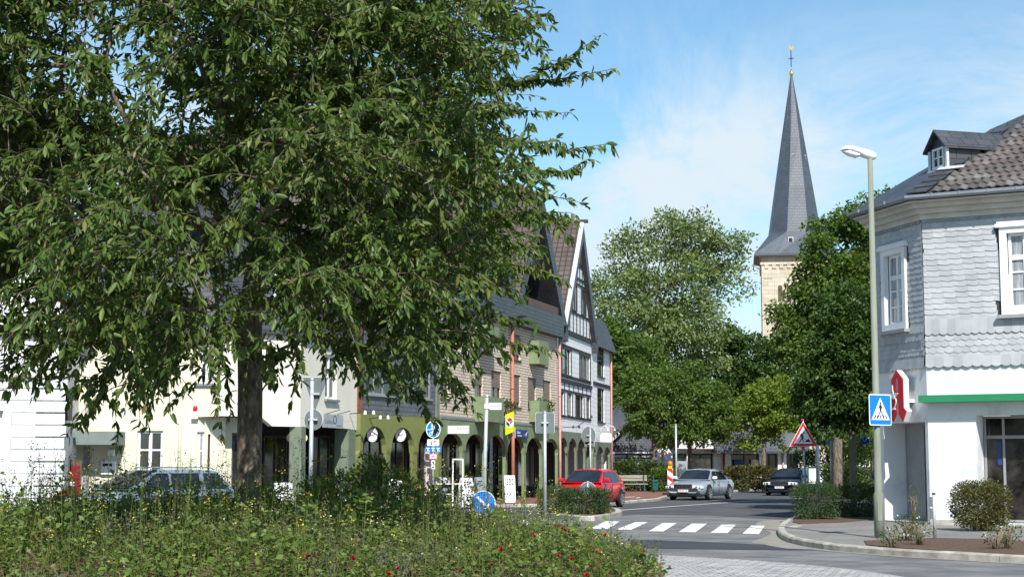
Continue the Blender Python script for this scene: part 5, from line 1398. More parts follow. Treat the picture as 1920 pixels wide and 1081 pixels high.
hd = mb.build("lamp_head", M['white_enamel'], lamp, True)
mb = loft_x([(-.2, .08, .08, .01, .03), (-.32, .11, .11, .02, .10), (-.46, .15, .11, .02, .10), (-.58, .17, .07, .01, .04)]);
for i in range(len(mb.v)): mb.v[i] = (mb.v[i][0], mb.v[i][1], mb.v[i][2] + zt - .005)
mb.build("lamp_cover", M['headlight'], hd, True)
# traffic-sign drawing helpers (x across, z up, facing -y)
def rounded(w, h, r, n=5):
    P = []
    for cx, cz, a0 in ((w - r, h - r, 0), (-w + r, h - r, 90), (-w + r, -h + r, 180), (w - r, -h + r, 270)):
        for k in range(n + 1): a = R(a0 + 90 * k / n); P.append((cx + r * math.cos(a), cz + r * math.sin(a)))
    return P
def shift(P, cx=0, cz=0, s=1.0): return [(cx + x * s, cz + z * s) for x, z in P]
def limb(mb, a, b, w, y0, y1):
    a, b = Vector(a), Vector(b); d = (b - a).normalized(); n = Vector((-d.y, d.x)) * w / 2
    mb.prism([tuple(a - n), tuple(b - n), tuple(b + n), tuple(a + n)], y0, y1)
# pedestrian crossing sign on the lamp post
c = at(1648, 768, lb.y)
sgn = thing("pedestrian_crossing_sign", "blue square pedestrian crossing sign with walking figure strapped to the street lamp", "traffic sign", (lb.x + .0, lb.y, c.z), R(33))
y0 = -.108
mb = MB(); mb.prism(rounded(.325, .325, .04), y0 - .006, y0); mb.build("sign_plate", M['sign_white'], sgn)
mb = MB(); mb.prism(rounded(.305, .305, .035), y0 - .009, y0 - .0062); mb.build("blue_field", M['sign_blue'], sgn)
mb = MB(); mb.prism([(-.265, -.21), (.265, -.21), (0, .255)], y0 - .012, y0 - .0092); tri = mb.build("white_triangle", M['sign_white'], sgn)
mb = MB(); ya, yb_ = y0 - .015, y0 - .0122
mb.disc(0, .135, .024, ya, yb_, 14); mb.prism([(-.03, .105), (-.022, -.02), (.022, -.02), (.03, .105)], ya, yb_)
limb(mb, (-.02, .095), (-.055, .02), .016, ya, yb_); limb(mb, (.02, .095), (.055, .01), .016, ya, yb_)
limb(mb, (-.008, -.02), (-.07, -.15), .022, ya, yb_); limb(mb, (.008, -.02), (.075, -.15), .022, ya, yb_)
for x, w in ((-.16, .03), (-.085, .03), (0, .028), (.085, .03), (.16, .03)):
    k = x * .35; mb.prism([(x - w / 2 - .012 * (x < 0) + k * .2, -.18), (x + w / 2 + k * .2, -.18), (x + w / 2 - k * .25, -.11), (x - w / 2 - k * .25, -.11)], ya, yb_)
mb.build("walker_symbol", M['sign_black'], tri)
for z_ in (-.2, .17): mb = MB(); mb.box(-.10, y0, z_, .10, .10, z_ + .03); mb.build("clamp", M['galv'], sgn)
# roadworks triangle
d = 52.0; c = at(1506, 815, d); b0 = at(1511, 872, d)
rw = thing("roadworks_sign", "red bordered triangular roadworks sign with shovelling figure on a thin white post", "traffic sign", (b0.x, d, 0), R(-6))
zb = at(1506, 836, d).z; zt_ = at(1506, 789, d).z; s = .455; off = c.x - b0.x
def tri(k): return [(off - s * k, zb + (1 - k) * .26), (off + s * k, zb + (1 - k) * .26), (off, zt_ - (1 - k) * .5)]
mb = MB(); mb.prism(tri(1.0), -.05, -.044); mb.build("sign_plate", M['sign_white'], rw)
mb = MB(); mb.prism(tri(.95), -.053, -.0502); mb.build("red_border", M['sign_red'], rw)
mb = MB(); mb.prism(tri(.66), -.056, -.0532); wf = mb.build("white_field", M['sign_white'], rw)
mb = MB(); ya, yb_ = -.059, -.0562; q = lambda x, z: (off + x, zb + z)
mb.disc(*q(.02, .43), .027, ya, yb_, 12); limb(mb, q(-.06, .40), q(-.03, .25), .05, ya, yb_); limb(mb, q(-.07, .40), q(-.02, .395), .035, ya, yb_); limb(mb, q(-.09, .385), q(-.10, .29), .018, ya, yb_); limb(mb, q(-.02, .38), q(.0, .28), .018, ya, yb_)
limb(mb, q(-.05, .25), q(-.13, .13), .03, ya, yb_); limb(mb, q(-.03, .25), q(.0, .13), .03, ya, yb_); limb(mb, q(-.08, .30), q(.10, .19), .012, ya, yb_)
mb.prism([q(.04, .14), q(.26, .14), q(.20, .19), q(.17, .24), (q(.12, .22)[0], q(.12, .22)[1])], ya, yb_); mb.build("worker_symbol", M['sign_black'], wf)
mb = MB(); mb.tube([(0, 0, 0), (off * .9, 0, zb + .1), (off, 0, zt_ + .06)], .03, 10); mb.build("pole", M['galv'], rw, True)
mb = MB(); mb.lathe([(.02, 0), (.035, .02), (.035, .07), (.02, .09)], (off - .02, -.02, zt_ - .01), 12); mb.build("warning_lamp", M['sign_red'], rw)
mb = MB(); mb.box(off - .04, -.05, zb - .12, off + .04, -.02, zb - .005); mb.build("clamp", M['sign_red'], rw)
mb = MB(); mb.box(off - .55, .04, zb - .02, off + .2, .06, zb + .42); mb.build("plate_behind", M['sign_back'], rw)
# grey backs of a direction board on two poles
d = 74.0; c = at(1543, 805, d)
db = thing("direction_sign", "grey backs of a large direction sign on two posts beside the dark tree", "road sign", (c.x, d, 0), R(4))
x0, x1 = at(1519, 800, d).x - c.x, at(1571, 800, d).x - c.x
mb = MB(); zz = [at(1543, p, d).z for p in (836, 822.5, 812, 797, 783, 770)]
for a, b in zip(zz[:-1], zz[1:]): mb.box(x0, -.02, a + .01, x1, .02, b - .01)
mb.build("board", M['sign_back'], db)
mb = MB()
for a, b in zip(zz[:-1], zz[1:]): mb.box(x0, -.045, a + .02, x1, -.021, a + .05)
mb.build("stiffening_rail", M['galv'], db)
pole(db, .085, 0, at(1530, 789, d).z, 'galv', at(1530, 800, d).x - c.x, -.14); pole(db, .04, .6, zz[-1], 'galv', at(1556, 800, d).x - c.x, -.1)
p1 = thing("lantern_post", "slim yellowish lamp column standing right of the direction sign", "post", (at(1561, 872, 70).x, 70, .1), 0)
pole(p1, .065, 0, at(1561, 782, 70).z - .1, 'post_green')
# small advertising board by the pole
d = 80; c = at(1530, 872, d)
ab = thing("advertising_stand", "green framed advertising stand with white poster behind the black saloon", "stand", (c.x, d, .1), R(-20))
mb = MB(); mb.frame(-.42, .55, .42, 1.45, .06, -.04, .04); mb.box(-.40, -.03, 0, -.34, .03, .549); mb.box(.34, -.03, 0, .40, .03, .549); mb.build("frame", M['bin_green'], ab)
mb = MB(); mb.box(-.36, -.01, .61, .36, .01, 1.39); mb.build("poster", M['sign_white'], ab)
# post with street-name sign and round blue disc (island in front)
d = 40.0; c = at(906, 872, d)
sp = thing("street_name_post", "leaning grey post carrying the street-name plate and a round blue disc near its foot", "sign post", (c.x, d, .1), R(2))
zt_ = at(912, 744, d).z - .1; xt = at(913, 744, d).x - c.x
mb = MB(); mb.tube([(0, 0, 0), (xt, 0, zt_)], .045, 12); mb.lathe([(.05, 0), (.05, .04), (.02, .06)], (xt, 0, zt_), 12); mb.build("pole", M['galv'], sp, True)
zs = at(927, 761, d).z - .1
mb = MB(); mb.box(xt + .06, -.02, zs - .085, xt + .36, .02, zs + .085)
ns = mb.build("street_name_plate", M['sign_white'], sp); ns.rotation_euler = (0, 0, 0)
text("street_name_lettering", "Marktstraße", .085, M['sign_navy'], ns, (xt + .21, -.0215, zs), sx=.62)
mb = MB(); mb.box(xt - .06, -.06, zs - .06, xt + .07, .05, zs + .06); mb.build("clamp", M['sign_white'], ns)
zc_ = at(906, 942, d).z - .1
mb = MB(); mb.disc(0, zc_, .305, -.075, -.066, 32); ds = mb.build("disc", M['sign_white'], sp)
mb = MB(); mb.disc(0, zc_, .288, -.079, -.0752, 32); bf = mb.build("blue_field", M['sign_blue'], ds)
mb = MB(); limb(mb, (-.15, zc_ + .15), (.10, zc_ - .10), .06, -.083, -.0792); mb.prism([(.17, zc_ - .17), (.15, zc_ + .0), (.0, zc_ - .15)], -.083, -.0792); mb.build("white_arrow", M['sign_white'], bf)
# posts with sign backs seen from behind
def back_post(name, label, px, ptop, d, boards, r=.04, yaw=0, m='galv'):
    c = at(px, 872, d); t = thing(name, label, "sign post", (c.x, d, .08), R(yaw)); pole(t, r, 0, at(px, ptop, d).z - .08, m)
    for kind, pc, pw, ph_ in boards:
        z = at(pc[0], pc[1], d).z - .08; x = at(pc[0], pc[1], d).x - at(px, pc[1], d).x; w = pw / FPX * d / 2; h = ph_ / FPX * d / 2; mb = MB(); rim = MB()
        if kind == 'rect': mb.prism(shift(rounded(w, h, .05), x, z), .045, .051); rim.prism(shift(rounded(w + .007, h + .007, .055), x, z), .052, .056)
        elif kind == 'disc': mb.disc(x, z, h, .045, .051, 28, sx=w / h); rim.disc(x, z, h + .007, .052, .056, 28, sx=w / h)
        elif kind == 'tri': mb.prism([(x, z - h), (x + w, z + h), (x - w, z + h)], .045, .051); rim.prism([(x, z - h - .01), (x + w + .01, z + h + .006), (x - w - .01, z + h + .006)], .052, .056)
        b = mb.build("sign_back", M['sign_back'], t); rim.build("sign_face", M['sign_white'], b)
        mb = MB(); mb.box(x - .10, -.045, z - .02, x + .10, .044, z + .02); mb.build("clamp", M['galv'], b)
    return t
back_post("square_sign_post", "grey post with the blank back of a square traffic sign before the green arches", 1022, 773, 46, [('rect', (1022, 792), 35, 38)], .045)
back_post("round_sign_post", "grey post with round sign back and small plate before the white half-timbered house", 1107, 801, 73, [('disc', (1104, 816), 26, 34), ('rect', (1106, 832), 18, 9)], .04)
back_post("give_way_post", "grey post left of the arches with triangular and round sign backs under leaves", 583, 712, 35, [('tri', (589, 738), 48, 62), ('disc', (586, 786), 34, 38)], .045)
d = 50.9; c = at(1102, 872, d)
kr_ = thing("low_round_sign", "low round sign seen from behind, half sunk in the island bush before the red car", "traffic sign", (c.x, d, .1), 0)
zc_ = at(1102, 917, d).z - .1
mb = MB(); mb.disc(0, zc_, .24, .03, .036, 28); b = mb.build("sign_back", M['sign_back'], kr_); mb = MB(); mb.disc(0, zc_, .248, .037, .045, 28); mb.build("sign_face", M['sign_white'], b)
pole(kr_, .035, 0, zc_ + .22, 'galv')
# cycle and pedestrian sign stack
d = 57.0; c = at(812, 872, d)
cs = thing("cycle_path_sign", "round blue footpath and cycle sign above small plates on one post before the green arch", "traffic sign", (c.x, d, .1), R(3))
pole(cs, .035, 0, at(812, 792, d).z - .1, 'galv'); zc_ = at(812, 804.5, d).z - .1; r = .27
mb = MB(); mb.disc(0, zc_, r + .03, -.05, -.04, 32, sx=.86); dsk = mb.build("disc", M['sign_white'], cs)
mb = MB(); mb.disc(0, zc_, r, -.054, -.0502, 32, sx=.86); bf = mb.build("blue_field", M['sign_blue'], dsk)
mb = MB(); ya, yb_ = -.058, -.0542; mb.box(-r * .8, ya, zc_ - .015, r * .8, yb_, zc_ + .005)
for x, k in ((-.04, 1.0), (.06, .75)):
    mb.disc(x, zc_ + .06 + .14 * k, .026 * k, ya, yb_, 10); mb.prism([(x - .035 * k, zc_ + .115 * k + .04), (x - .02 * k, zc_ + .03), (x + .02 * k, zc_ + .03), (x + .035 * k, zc_ + .115 * k + .04)], ya, yb_)
    limb(mb, (x - .01, zc_ + .1), (x - .02, zc_ + .02), .03, ya, yb_); limb(mb, (x + .01, zc_ + .1), (x + .025, zc_ + .02), .03, ya, yb_)
for x in (-.085, .085): mb.ring(x, zc_ - .15, .042, .058, ya, yb_, 16)
for a, b in (((-.085, -.15), (-.03, -.08)), ((-.03, -.08), (.06, -.08)), ((.06, -.08), (.085, -.15)), ((-.03, -.08), (0, -.15)), ((0, -.15), (.06, -.08)), ((.06, -.08), (.05, -.05)), ((-.05, -.06), (-.01, -.06))): limb(mb, (a[0], zc_ + a[1]), (b[0], zc_ + b[1]), .016, ya, yb_)
mb.build("symbol", M['sign_white'], bf)
def small_plate(py, w, h, mm, label=None):
    z = at(812, py, d).z - .1; mb = MB(); mb.prism(shift(rounded(w, h, .02), 0, z), -.05, -.042); return z, mb.build("supplementary_plate", M[mm], cs)
z, p_ = small_plate(829, .21, .115, 'sign_white'); mb = MB()
for x, s_ in ((-.06, -1), (.06, 1)): mb.box(x - .012, -.054, z - .06, x + .012, -.0502, z + .06); mb.prism([(x - .045, z + s_ * .03), (x + .045, z + s_ * .03), (x, z + s_ * .085)][::s_], -.054, -.0502)
mb.build("arrows", M['sign_black'], p_)
z, p_ = small_plate(842, .27, .09, 'sign_blue'); mb = MB()
for x in (-.18, 0, .18): limb(mb, (x - .06, z + .05), (x + .06, z + .04), .03, -.054, -.0502); limb(mb, (x, z + .04), (x - .03, z - .06), .025, -.054, -.0502); limb(mb, (x - .01, z - .02), (x + .05, z - .06), .025, -.054, -.0502)
mb.build("symbol", M['sign_white'], p_)
z, p_ = small_plate(855, .15, .105, 'sign_red'); mb = MB(); mb.box(-.12, -.054, z - .075, .12, -.0502, z + .075); wp = mb.build("white_field", M['sign_white'], p_)
mb = MB(); mb.ring(0, z, .035, .05, -.058, -.0542, 12); mb.box(-.09, -.058, z - .01, .09, -.0542, z + .01); mb.build("symbol", M['sign_back'], wp)
for py in (866, 875): z, p_ = small_plate(py, .07, .07, 'sign_white'); mb = MB(); mb.disc(0, z, .035, -.054, -.0502, 10); mb.build("symbol", M['sign_black'], p_)
# slim pole by the silver car, warning beacon, bench, bin
t = thing("slim_pole", "thin bare white pole behind the silver saloon", "post", (at(1268, 872, 86).x, 86, .1), 0); pole(t, .05, 0, at(1268, 796, 86).z - .1, 'galv')
d = 83.0; c = at(1256.5, 872, d)
bc = thing("warning_beacon", "red and white striped roadworks beacon topped with an orange lamp", "beacon", (c.x, d, .1), R(-5))
ztop = at(1256, 878, d).z - .1; mb = MB(); mb.box(-.14, -.02, .2, .14, .02, ztop); pn = mb.build("panel", M['sign_white'], bc); mb = MB()
for k in range(3): z = .25 + k * .46; mb.prism([(-.135, z + .30), (-.135, z + .10), (.135, z - .10 if k else z - .03), (.135, z + .10)], -.024, -.0202)
mb.build("red_stripes", M['sign_red'], pn)
mb = MB(); mb.box(-.4, -.2, 0, .4, .2, .12); mb.box(-.05, -.03, .12, .05, .03, .2); mb.build("foot", M['plastic_black'], bc)
mb = MB(); mb.box(-.10, -.06, ztop, .10, .06, ztop + .16); mb.build("battery_box", M['yellow'], bc)
mb = MB(); mb.lathe([(.05, .16), (.10, .18), (.115, .27), (.09, .36), (.03, .40)], (0, 0, ztop), 16); mb.build("lamp", M['orange'], bc, True)
d = 93.0; c = at(1183, 872, d)
bn = thing("park_bench", "weathered wooden bench on the brick pavement between red car and hedge", "bench", (c.x, d, .1), R(3))
mb = MB(); 
for k, z in enumerate((.62, .80)): mb.box(-.95, .20, z, .95, .25, z + .15)
mb.build("backrest", M['wood_grey'], bn)
mb = MB(); 
for k in range(3): mb.box(-.95, -.25 + k * .15, .42, .95, -.13 + k * .15, .47)
mb.build("seat", M['wood_grey'], bn)
for x in (-.75, .75): mb = MB(); mb.box(x - .04, -.2, 0, x + .04, -.12, .42); mb.box(x - .04, .12, 0, x + .04, .19, .95); mb.box(x - .04, -.119, .34, x + .04, .119, .41); mb.build("leg", M['bin_green'], bn)
d = 90.0; c = at(1227, 872, d)
bi = thing("litter_bin", "dark green litter bin on a post beside the bench", "litter bin", (c.x, d, .1), R(15))
mb = MB(); mb.prism([(-.15, .12), (.15, .12), (.17, .72), (-.17, .66)], -.15, .15); o = mb.build("body", M['bin_green'], bi); bevel(o, .02)
mb = MB(); mb.box(-.12, -.155, .55, .12, -.151, .62); mb.build("slot", M['plastic_black'], o); mb = MB(); mb.box(-.04, .151, 0, .04, .20, .95); mb.build("post", M['bin_green'], bi)
# marker post by the pharmacy
d = gnd(1753, 1010, .12).y; c = gnd(1753, 1010, .12)
mk = thing("marker_post", "short galvanised marker post with bolted grey plates between shrub and entrance", "post", (c.x, d, .11), 0)
h_ = at(1753, 926, d).z - .11
pole(mk, .032, 0, h_); mb = MB(); mb.box(-.085, -.03, h_ - .25, -.034, .0, h_ - .05); mb.box(-.085, -.03, h_ - .5, -.034, .0, h_ - .28); mb.build("plate", M['sign_back'], mk); mb = MB(); mb.lathe([(.038, 0), (.038, .03)], (0, 0, h_), 10); mb.build("cap", M['plastic_black'], mk)
# blue rosettes
def rosette(px, py, d, r, label, hang):
    c = at(px, py, d); t = thing("blue_rosette", label, "decoration", c, 0, "blue ribbon rosettes by the dark tree"); mb = MB(); rr = random.Random(px)
    for k in range(90):
        v = Vector((rr.gauss(0, 1), rr.gauss(0, 1), rr.gauss(0, 1))).normalized(); a = v.orthogonal().normalized(); a.rotate(Matrix.Rotation(rr.random() * 6.3, 3, v)); b = v.cross(a)
        p = v * r * rr.uniform(.75, 1); w = r * .22; mb.mesh([v * r * .25, p * .7 + a * w, p + b * w * .3, p * .7 - a * w], [(0, 1, 2), (0, 2, 3)])
    mb.build("petals", M['ribbon_blue'], t)
    mb = MB(); mb.tube([(0, 0, 0), (hang[0], hang[1], hang[2])], .012, 5); mb.build("cord", M['dark_frame'], t)
M['ribbon_blue'] = mat_island('ribbon_blue', [(.01, .06, .35), (.03, .16, .62), (.08, .30, .75)], .35, .5)
rosette(1622, 825, 57, .18, "round dark blue ribbon rosette hanging beside the tree trunk", (0, 0, 1.6))
rosette(1640, 894, 57, .13, "smaller bright blue rosette low behind the lamp post", (0.1, 0.1, -1.2))
# ---------------------------------------------------------------- things on the shop fronts
def fp(F, u, out, z): p = F.A + F.d * u + Vector((F.d.y, -F.d.x, 0)) * out; return (p.x, p.y, z)
def on_front(name, label, cat, F, px, py, out=.02, perp=False, group=None):
    u = F.u(px, py); return thing(name, label, cat, fp(F, u, out, F.z(py, u)), F.rz - (R(90) if perp else 0), group), u
# yellow flag sign
t, u = on_front("yellow_flag_sign", "lime yellow hanging sign with red green and blue cube emblem on the brick house", "shop sign", F3, 934, 793, .35, True)
mb = MB(); mb.prism([(-.02, -.50), (.34, -.36), (.34, .50), (-.02, .36)], -.05, .05); pn = mb.build("panel", M['sign_lime'], t)
mb = MB(); mb.prism([(.02, .10), (.17, -.02), (.17, .06), (.06, .15)], -.056, -.0505); mb.prism([(.03, .10), (.03, -.06), (.17, -.16), (.17, -.02)], -.060, -.0565); mb.build("emblem_blue", M['sign_navy'], pn)
mb = MB(); mb.prism([(.04, .15), (.17, .05), (.30, .15), (.17, .24)], -.060, -.0565); mb.build("emblem_red", M['sign_red'], pn)
mb = MB(); mb.prism([(.18, .04), (.18, -.05), (.30, .04), (.30, .13)], -.060, -.0565); mb.build("emblem_green", M['pharma_green'], pn)
mb = MB(); mb.prism([(.02, .16), (.02, -.08), (.17, -.19), (.32, -.08), (.32, .16), (.17, .27)], -.0563, -.0504); mb.build("emblem_field", M['sign_white'], pn)
mb = MB(); mb.box(.0, -.053, -.24, .32, -.0505, -.225); mb.build("small_print", M['sign_red'], pn)
mb = MB(); mb.box(-.36, -.02, .25, -.021, .02, .29); mb.build("bracket", M['grey_frame'], t)
# white sign with script lettering
t, u = on_front("white_shop_sign", "white box sign with script lettering fixed above the first brick-house arch", "shop sign", F3, 836, 805, .10, True)
mb = MB(); mb.box(0, -.07, -.15, .82, .07, .15); pn = mb.build("panel", M['sign_white'], t)
text("lettering", "Karius", .17, M['sign_back'], pn, (.56, -.0715, .05), sx=.9, shear=.3); text("small_lettering", "LEDERWARENHAUS", .085, M['sign_silver'], pn, (.42, -.0715, -.08), sx=.95)
mb = MB(); mb.box(.08, -.073, .045, .36, -.0705, .055); mb.build("rule", M['sign_back'], pn)
mb = MB(); mb.box(-.10, -.03, -.02, -.001, .03, .02); mb.build("bracket", M['grey_frame'], t)
# navy sign
t, u = on_front("navy_shop_sign", "dark blue shop sign with white bird mark above the arches right of the downpipe", "shop sign", F3, 971, 812.5, .14)
mb = MB(); mb.box(-1.0, -.05, -.17, 1.0, .05, .17); pn = mb.build("panel", M['sign_navy'], t)
mb = MB(); mb.box(-1.35, -.05, -.2, -1.01, .05, .25); mb.build("white_end_panel", M['sign_white'], pn)
text("lettering", "Salon", .17, M['sign_white'], pn, (-.52, -.0515, .05), sx=1.5); text("small_lettering", "Haarmode", .1, M['sign_white'], pn, (-.35, -.0515, -.09), sx=1.5)
mb = MB(); mb.prism([(.35, -.05), (.6, .0), (.9, .12), (.7, -.03), (.62, -.13), (.52, -.03)], -.056, -.0505); mb.build("bird_mark", M['sign_white'], pn)
# goldsmith plate
t, u = on_front("goldsmith_sign", "grey glass plate sign with a ring emblem on the cream oriel side", "shop sign", F5, 618, 789, .12)
mb = MB(); mb.box(-.85, -.02, -.22, .85, .02, .22); pn = mb.build("panel", M['sign_silver'], t)
text("lettering", "Goldsch", .2, M['sign_back'], pn, (-.38, -.0215, -.03), sx=1.2); text("small_lettering", "miede", .11, M['sign_back'], pn, (.45, -.0215, -.14), sx=1.4)
mb = MB(); mb.ring(.12, .05, .12, .14, -.03, -.0205, 24); mb.build("ring_emblem", M['sign_black'], pn)
for x in (-.55, .35): mb = MB(); mb.bar((x, .02, .2), (x, .1, .2), .03, .03); mb.bar((x, .0, .23), (x - .1, -.5, .34), .02, .02); mb.build("bracket", M['dark_frame'], t)
# spotlights on rods
for k, (F, px, py, lab) in enumerate(((F5, 655, 775, "pair of white spotlights on a rod over the goldsmith sign"), (F4, 686, 784, "pair of small spotlights above the first olive arch"), (F1, 1053, 801, "dark twin spotlights on a bracket at the half-timbered house"), (F1, 1080, 800, "single lamp on a long slanting arm over the grey arches"))):
    t, u = on_front("sign_spotlight", lab, "spotlight", F, px, py, .02, True, "spotlights along the shop fronts")
    mm = 'white_enamel' if k < 2 else 'dark_frame'
    mb = MB(); mb.bar((0, 0, 0), (.9 if k != 3 else .75, 0, .04 if k != 3 else .5), .03, .03); mb.build("rod", M['dark_frame'], t)
    for x in ((.55, .85) if k != 3 else (.78,)):
        z = .04 if k != 3 else .52; mb = MB(); mb.lathe([(.02, .06), (.045, .02), (.06, -.06), (.055, -.075)], (x, 0, z), 12); mb.build("lamp_head", M[mm], t, True)
# hanging white sign with gooseneck lamps at the wing
t, u = on_front("hanging_arch_sign", "small white hanging sign lit by two curved white lamps on the last house", "shop sign", F2, 1118, 820, .25, True)
mb = MB(); mb.prism([(0, -.22), (.62, -.22), (.62, .16), (.55, .24), (.07, .24), (0, .16)], -.04, .04); pn = mb.build("panel", M['sign_white'], t)
text("lettering", "Buch", .15, M['sign_back'], pn, (.31, -.0415, .08), sx=1.1); text("small_lettering", "Laden", .15, M['sign_back'], pn, (.31, -.0415, -.1), sx=1.1)
for x in (.12, .5):
    mb = MB(); mb.tube([(x - .12, 0, .2), (x - .1, 0, .5), (x + .05, 0, .65), (x + .22, 0, .6), (x + .28, 0, .45)], .018, 6); mb.lathe([(.03, .06), (.08, 0), (.02, -.02)], (x + .28, 0, .4), 10); mb.build("gooseneck_lamp", M['white_enamel'], t, True)
mb = MB(); mb.box(-.25, -.02, .0, -.001, .02, .04); mb.build("bracket", M['grey_frame'], t)
# oval signs hanging in the olive arches
for px, lab in ((697, "oval white hanging sign in the first olive arch"), (750, "oval white hanging sign in the second olive arch")):
    t, u = on_front("oval_sign", lab, "shop sign", F4, px, 815, .02, False, "oval signs in the olive arches"); t.rotation_euler = (0, 0, F4.rz - R(50))
    mb = MB(); mb.disc(0, 0, .235, -.02, .02, 28, sx=.85); pn = mb.build("panel", M['sign_white'], t)
    mb = MB(); mb.ring(0, 0, .19, .205, -.025, -.0205, 24); mb.build("ring_line", M['sign_back'], pn)
    mb = MB(); mb.prism([(-.1, -.06), (-.02, -.02), (-.06, .1)], -.025, -.0205); mb.build("red_mark", M['sign_red'], pn)
    mb = MB(); limb(mb, (-.02, -.03), (.1, .06), .03, -.025, -.0205); limb(mb, (0, .0), (.06, -.08), .02, -.025, -.0205); mb.build("grey_mark", M['sign_back'], pn)
    mb = MB(); mb.tube([(-.1, 0, .22), (-.1, 0, .34)], .01, 5); mb.tube([(.1, 0, .22), (.1, 0, .34)], .01, 5); mb.build("hanger", M['sign_white'], t)
# oval lit sign inside the goldsmith's porch
t, u = on_front("beige_oval_sign", "beige oval sign hanging under the cream oriel", "shop sign", F5, 584, 820, -.5); t.rotation_euler = (0, 0, F5.rz - R(55))
mb = MB(); mb.disc(0, 0, .2, -.02, .02, 24, sx=1.7); pn = mb.build("panel", M['curtain_yellow'], t); mb = MB(); mb.prism([(-.15, .0), (-.05, -.05), (-.1, .06)], -.025, -.0205); mb.build("red_mark", M['sign_red'], pn)
mb = MB(); mb.tube([(0, 0, .19), (0, 0, .5)], .012, 5); mb.build("hanger", M['dark_frame'], t)
# alarm box, letter box, red notice case on the cream house
t, u = on_front("alarm_siren", "white alarm box with red flashing lamp on the cream wall", "alarm", F7, 367, 776, .0)
mb = MB(); mb.box(-.1, -.16, -.14, .1, -.002, .08); mb.build("housing", M['sign_white'], t); mb = MB(); mb.lathe([(.075, .08), (.07, .2), (.045, .25)], (0, -.08, 0), 14); mb.build("red_lamp", M['sign_red'], t, True)
t, u = on_front("letter_box", "white letter box panel on the cream wall beside the porch", "letter box", F7, 205, 876, .0)
mb = MB(); mb.box(-.22, -.12, -.2, .22, -.002, .2); b = mb.build("housing", M['white_enamel'], t); mb = MB(); mb.box(-.17, -.125, .05, .0, -.1205, .13); mb.box(.03, -.125, .05, .12, -.1205, .13); mb.build("slot", M['plastic_black'], b)
t, u = on_front("porch_lamp", "white box lamp on the cream wall under the porch canopy", "lamp", F7, 210, 848, .0)
mb = MB(); mb.box(-.10, -.14, -.10, .10, -.002, .10); o = mb.build("lamp_box", M['sign_white'], t); bevel(o, .02); mb = MB(); mb.box(-.05, -.05, .101, .05, -.002, .13); mb.build("bracket", M['grey_frame'], t)
c = at(139, 872, 48.0)
t = thing("vending_machine", "dark red cabinet standing against the white house side wall", "vending machine", (c.x, 48.0, 0), R(20))
mb = MB(); mb.box(-.2, -.2, .5, .2, .2, 1.75); b = mb.build("housing", M['brown_frame'], t); mb = MB(); mb.box(-.16, -.21, .6, .16, -.201, 1.6); mb.build("red_front", mat('cabinet_red', srgb(120, 28, 30), .5), b); mb = MB(); mb.box(-.05, -.05, 0, .05, .05, .499); mb.build("foot", M['dark_frame'], t); mb = MB(); mb.box(-.14, -.215, 1.0, .0, -.2105, 1.12); mb.build("label_plate", M['sign_white'], b)
# A-boards, rack, banner, tall white frame outside the shops
def aboard(px, py, d, w, h, label, yaw, face='sign_white'):
    c = at(px, 872, d); t = thing("pavement_board", label, "A-board", (c.x, d, .1), R(yaw), "A-boards outside the shops")
    for s_ in (-1, 1):
        mb = MB(); P = [(-w / 2, s_ * .28, .0), (w / 2, s_ * .28, .0), (w / 2, s_ * .02, h), (-w / 2, s_ * .02, h)]; Q = [(p[0], p[1] - s_ * .03, p[2]) for p in P]
        mb.mesh(P + Q, [(0, 1, 2, 3), (7, 6, 5, 4), (0, 4, 5, 1), (1, 5, 6, 2), (2, 6, 7, 3), (3, 7, 4, 0)]); b = mb.build("panel", M[face], t)
        if s_ < 0:
            mb = MB()
            for k, (za, n_) in enumerate(((.82, 3), (.74, 2), (.66, 3), (.3, 2))):
                for j in range(n_): x = -w * .32 + j * w * .24; z = h * za; y = -.28 + .26 * z / h - .004; mb.poly([(x, y, z), (x + w * .18, y, z), (x + w * .18, y + .012, z + .05), (x, y + .012, z + .05)])
            mb.build("scribbled_text", M['sign_black'], b)
    return t
aboard(532, 905, 47.5, .55, 1.0, "white A-board in front of the cream oriel pillar", -8)
aboard(742, 905, 54, .5, 1.05, "white A-board with flower picture before the olive arches", 20)
aboard(874, 900, 60, .62, 1.05, "white A-board seen half from the side by the brick arches", 50)
aboard(897, 900, 63, .5, 1.05, "grey-blue A-board behind the post with street name", 60, 'sign_silver')
aboard(955, 902, 66, .45, 1.1, "narrow white A-board beside the copper downpipe", 10)
c = at(835, 872, 58.5)
t = thing("plant_stand", "white shelf stand loaded with pots and pale goods outside the shop", "shelf", (c.x, 58.5, .1), R(15))
mb = MB(); 
for z in (.45, .82): mb.box(-.55, -.2, z, .2, .2, z + .04)
mb.build("shelf", M['white_frame'], t); mb = MB()
for x in (.25, .62): mb.box(x, -.03, 0, x + .05, .03, 1.75)
mb.box(.301, -.03, 1.70, .619, .03, 1.75); mb.box(.301, -.03, .82, .619, .03, .86); mb.build("ladder_frame", M['white_frame'], t)
for k in range(3): mb = MB(); mb.box(-.5 + k * .25, -.15, 0 if k != 1 else .1, -.46 + k * .25, -.1, .45); mb.build("leg", M['white_frame'], t)
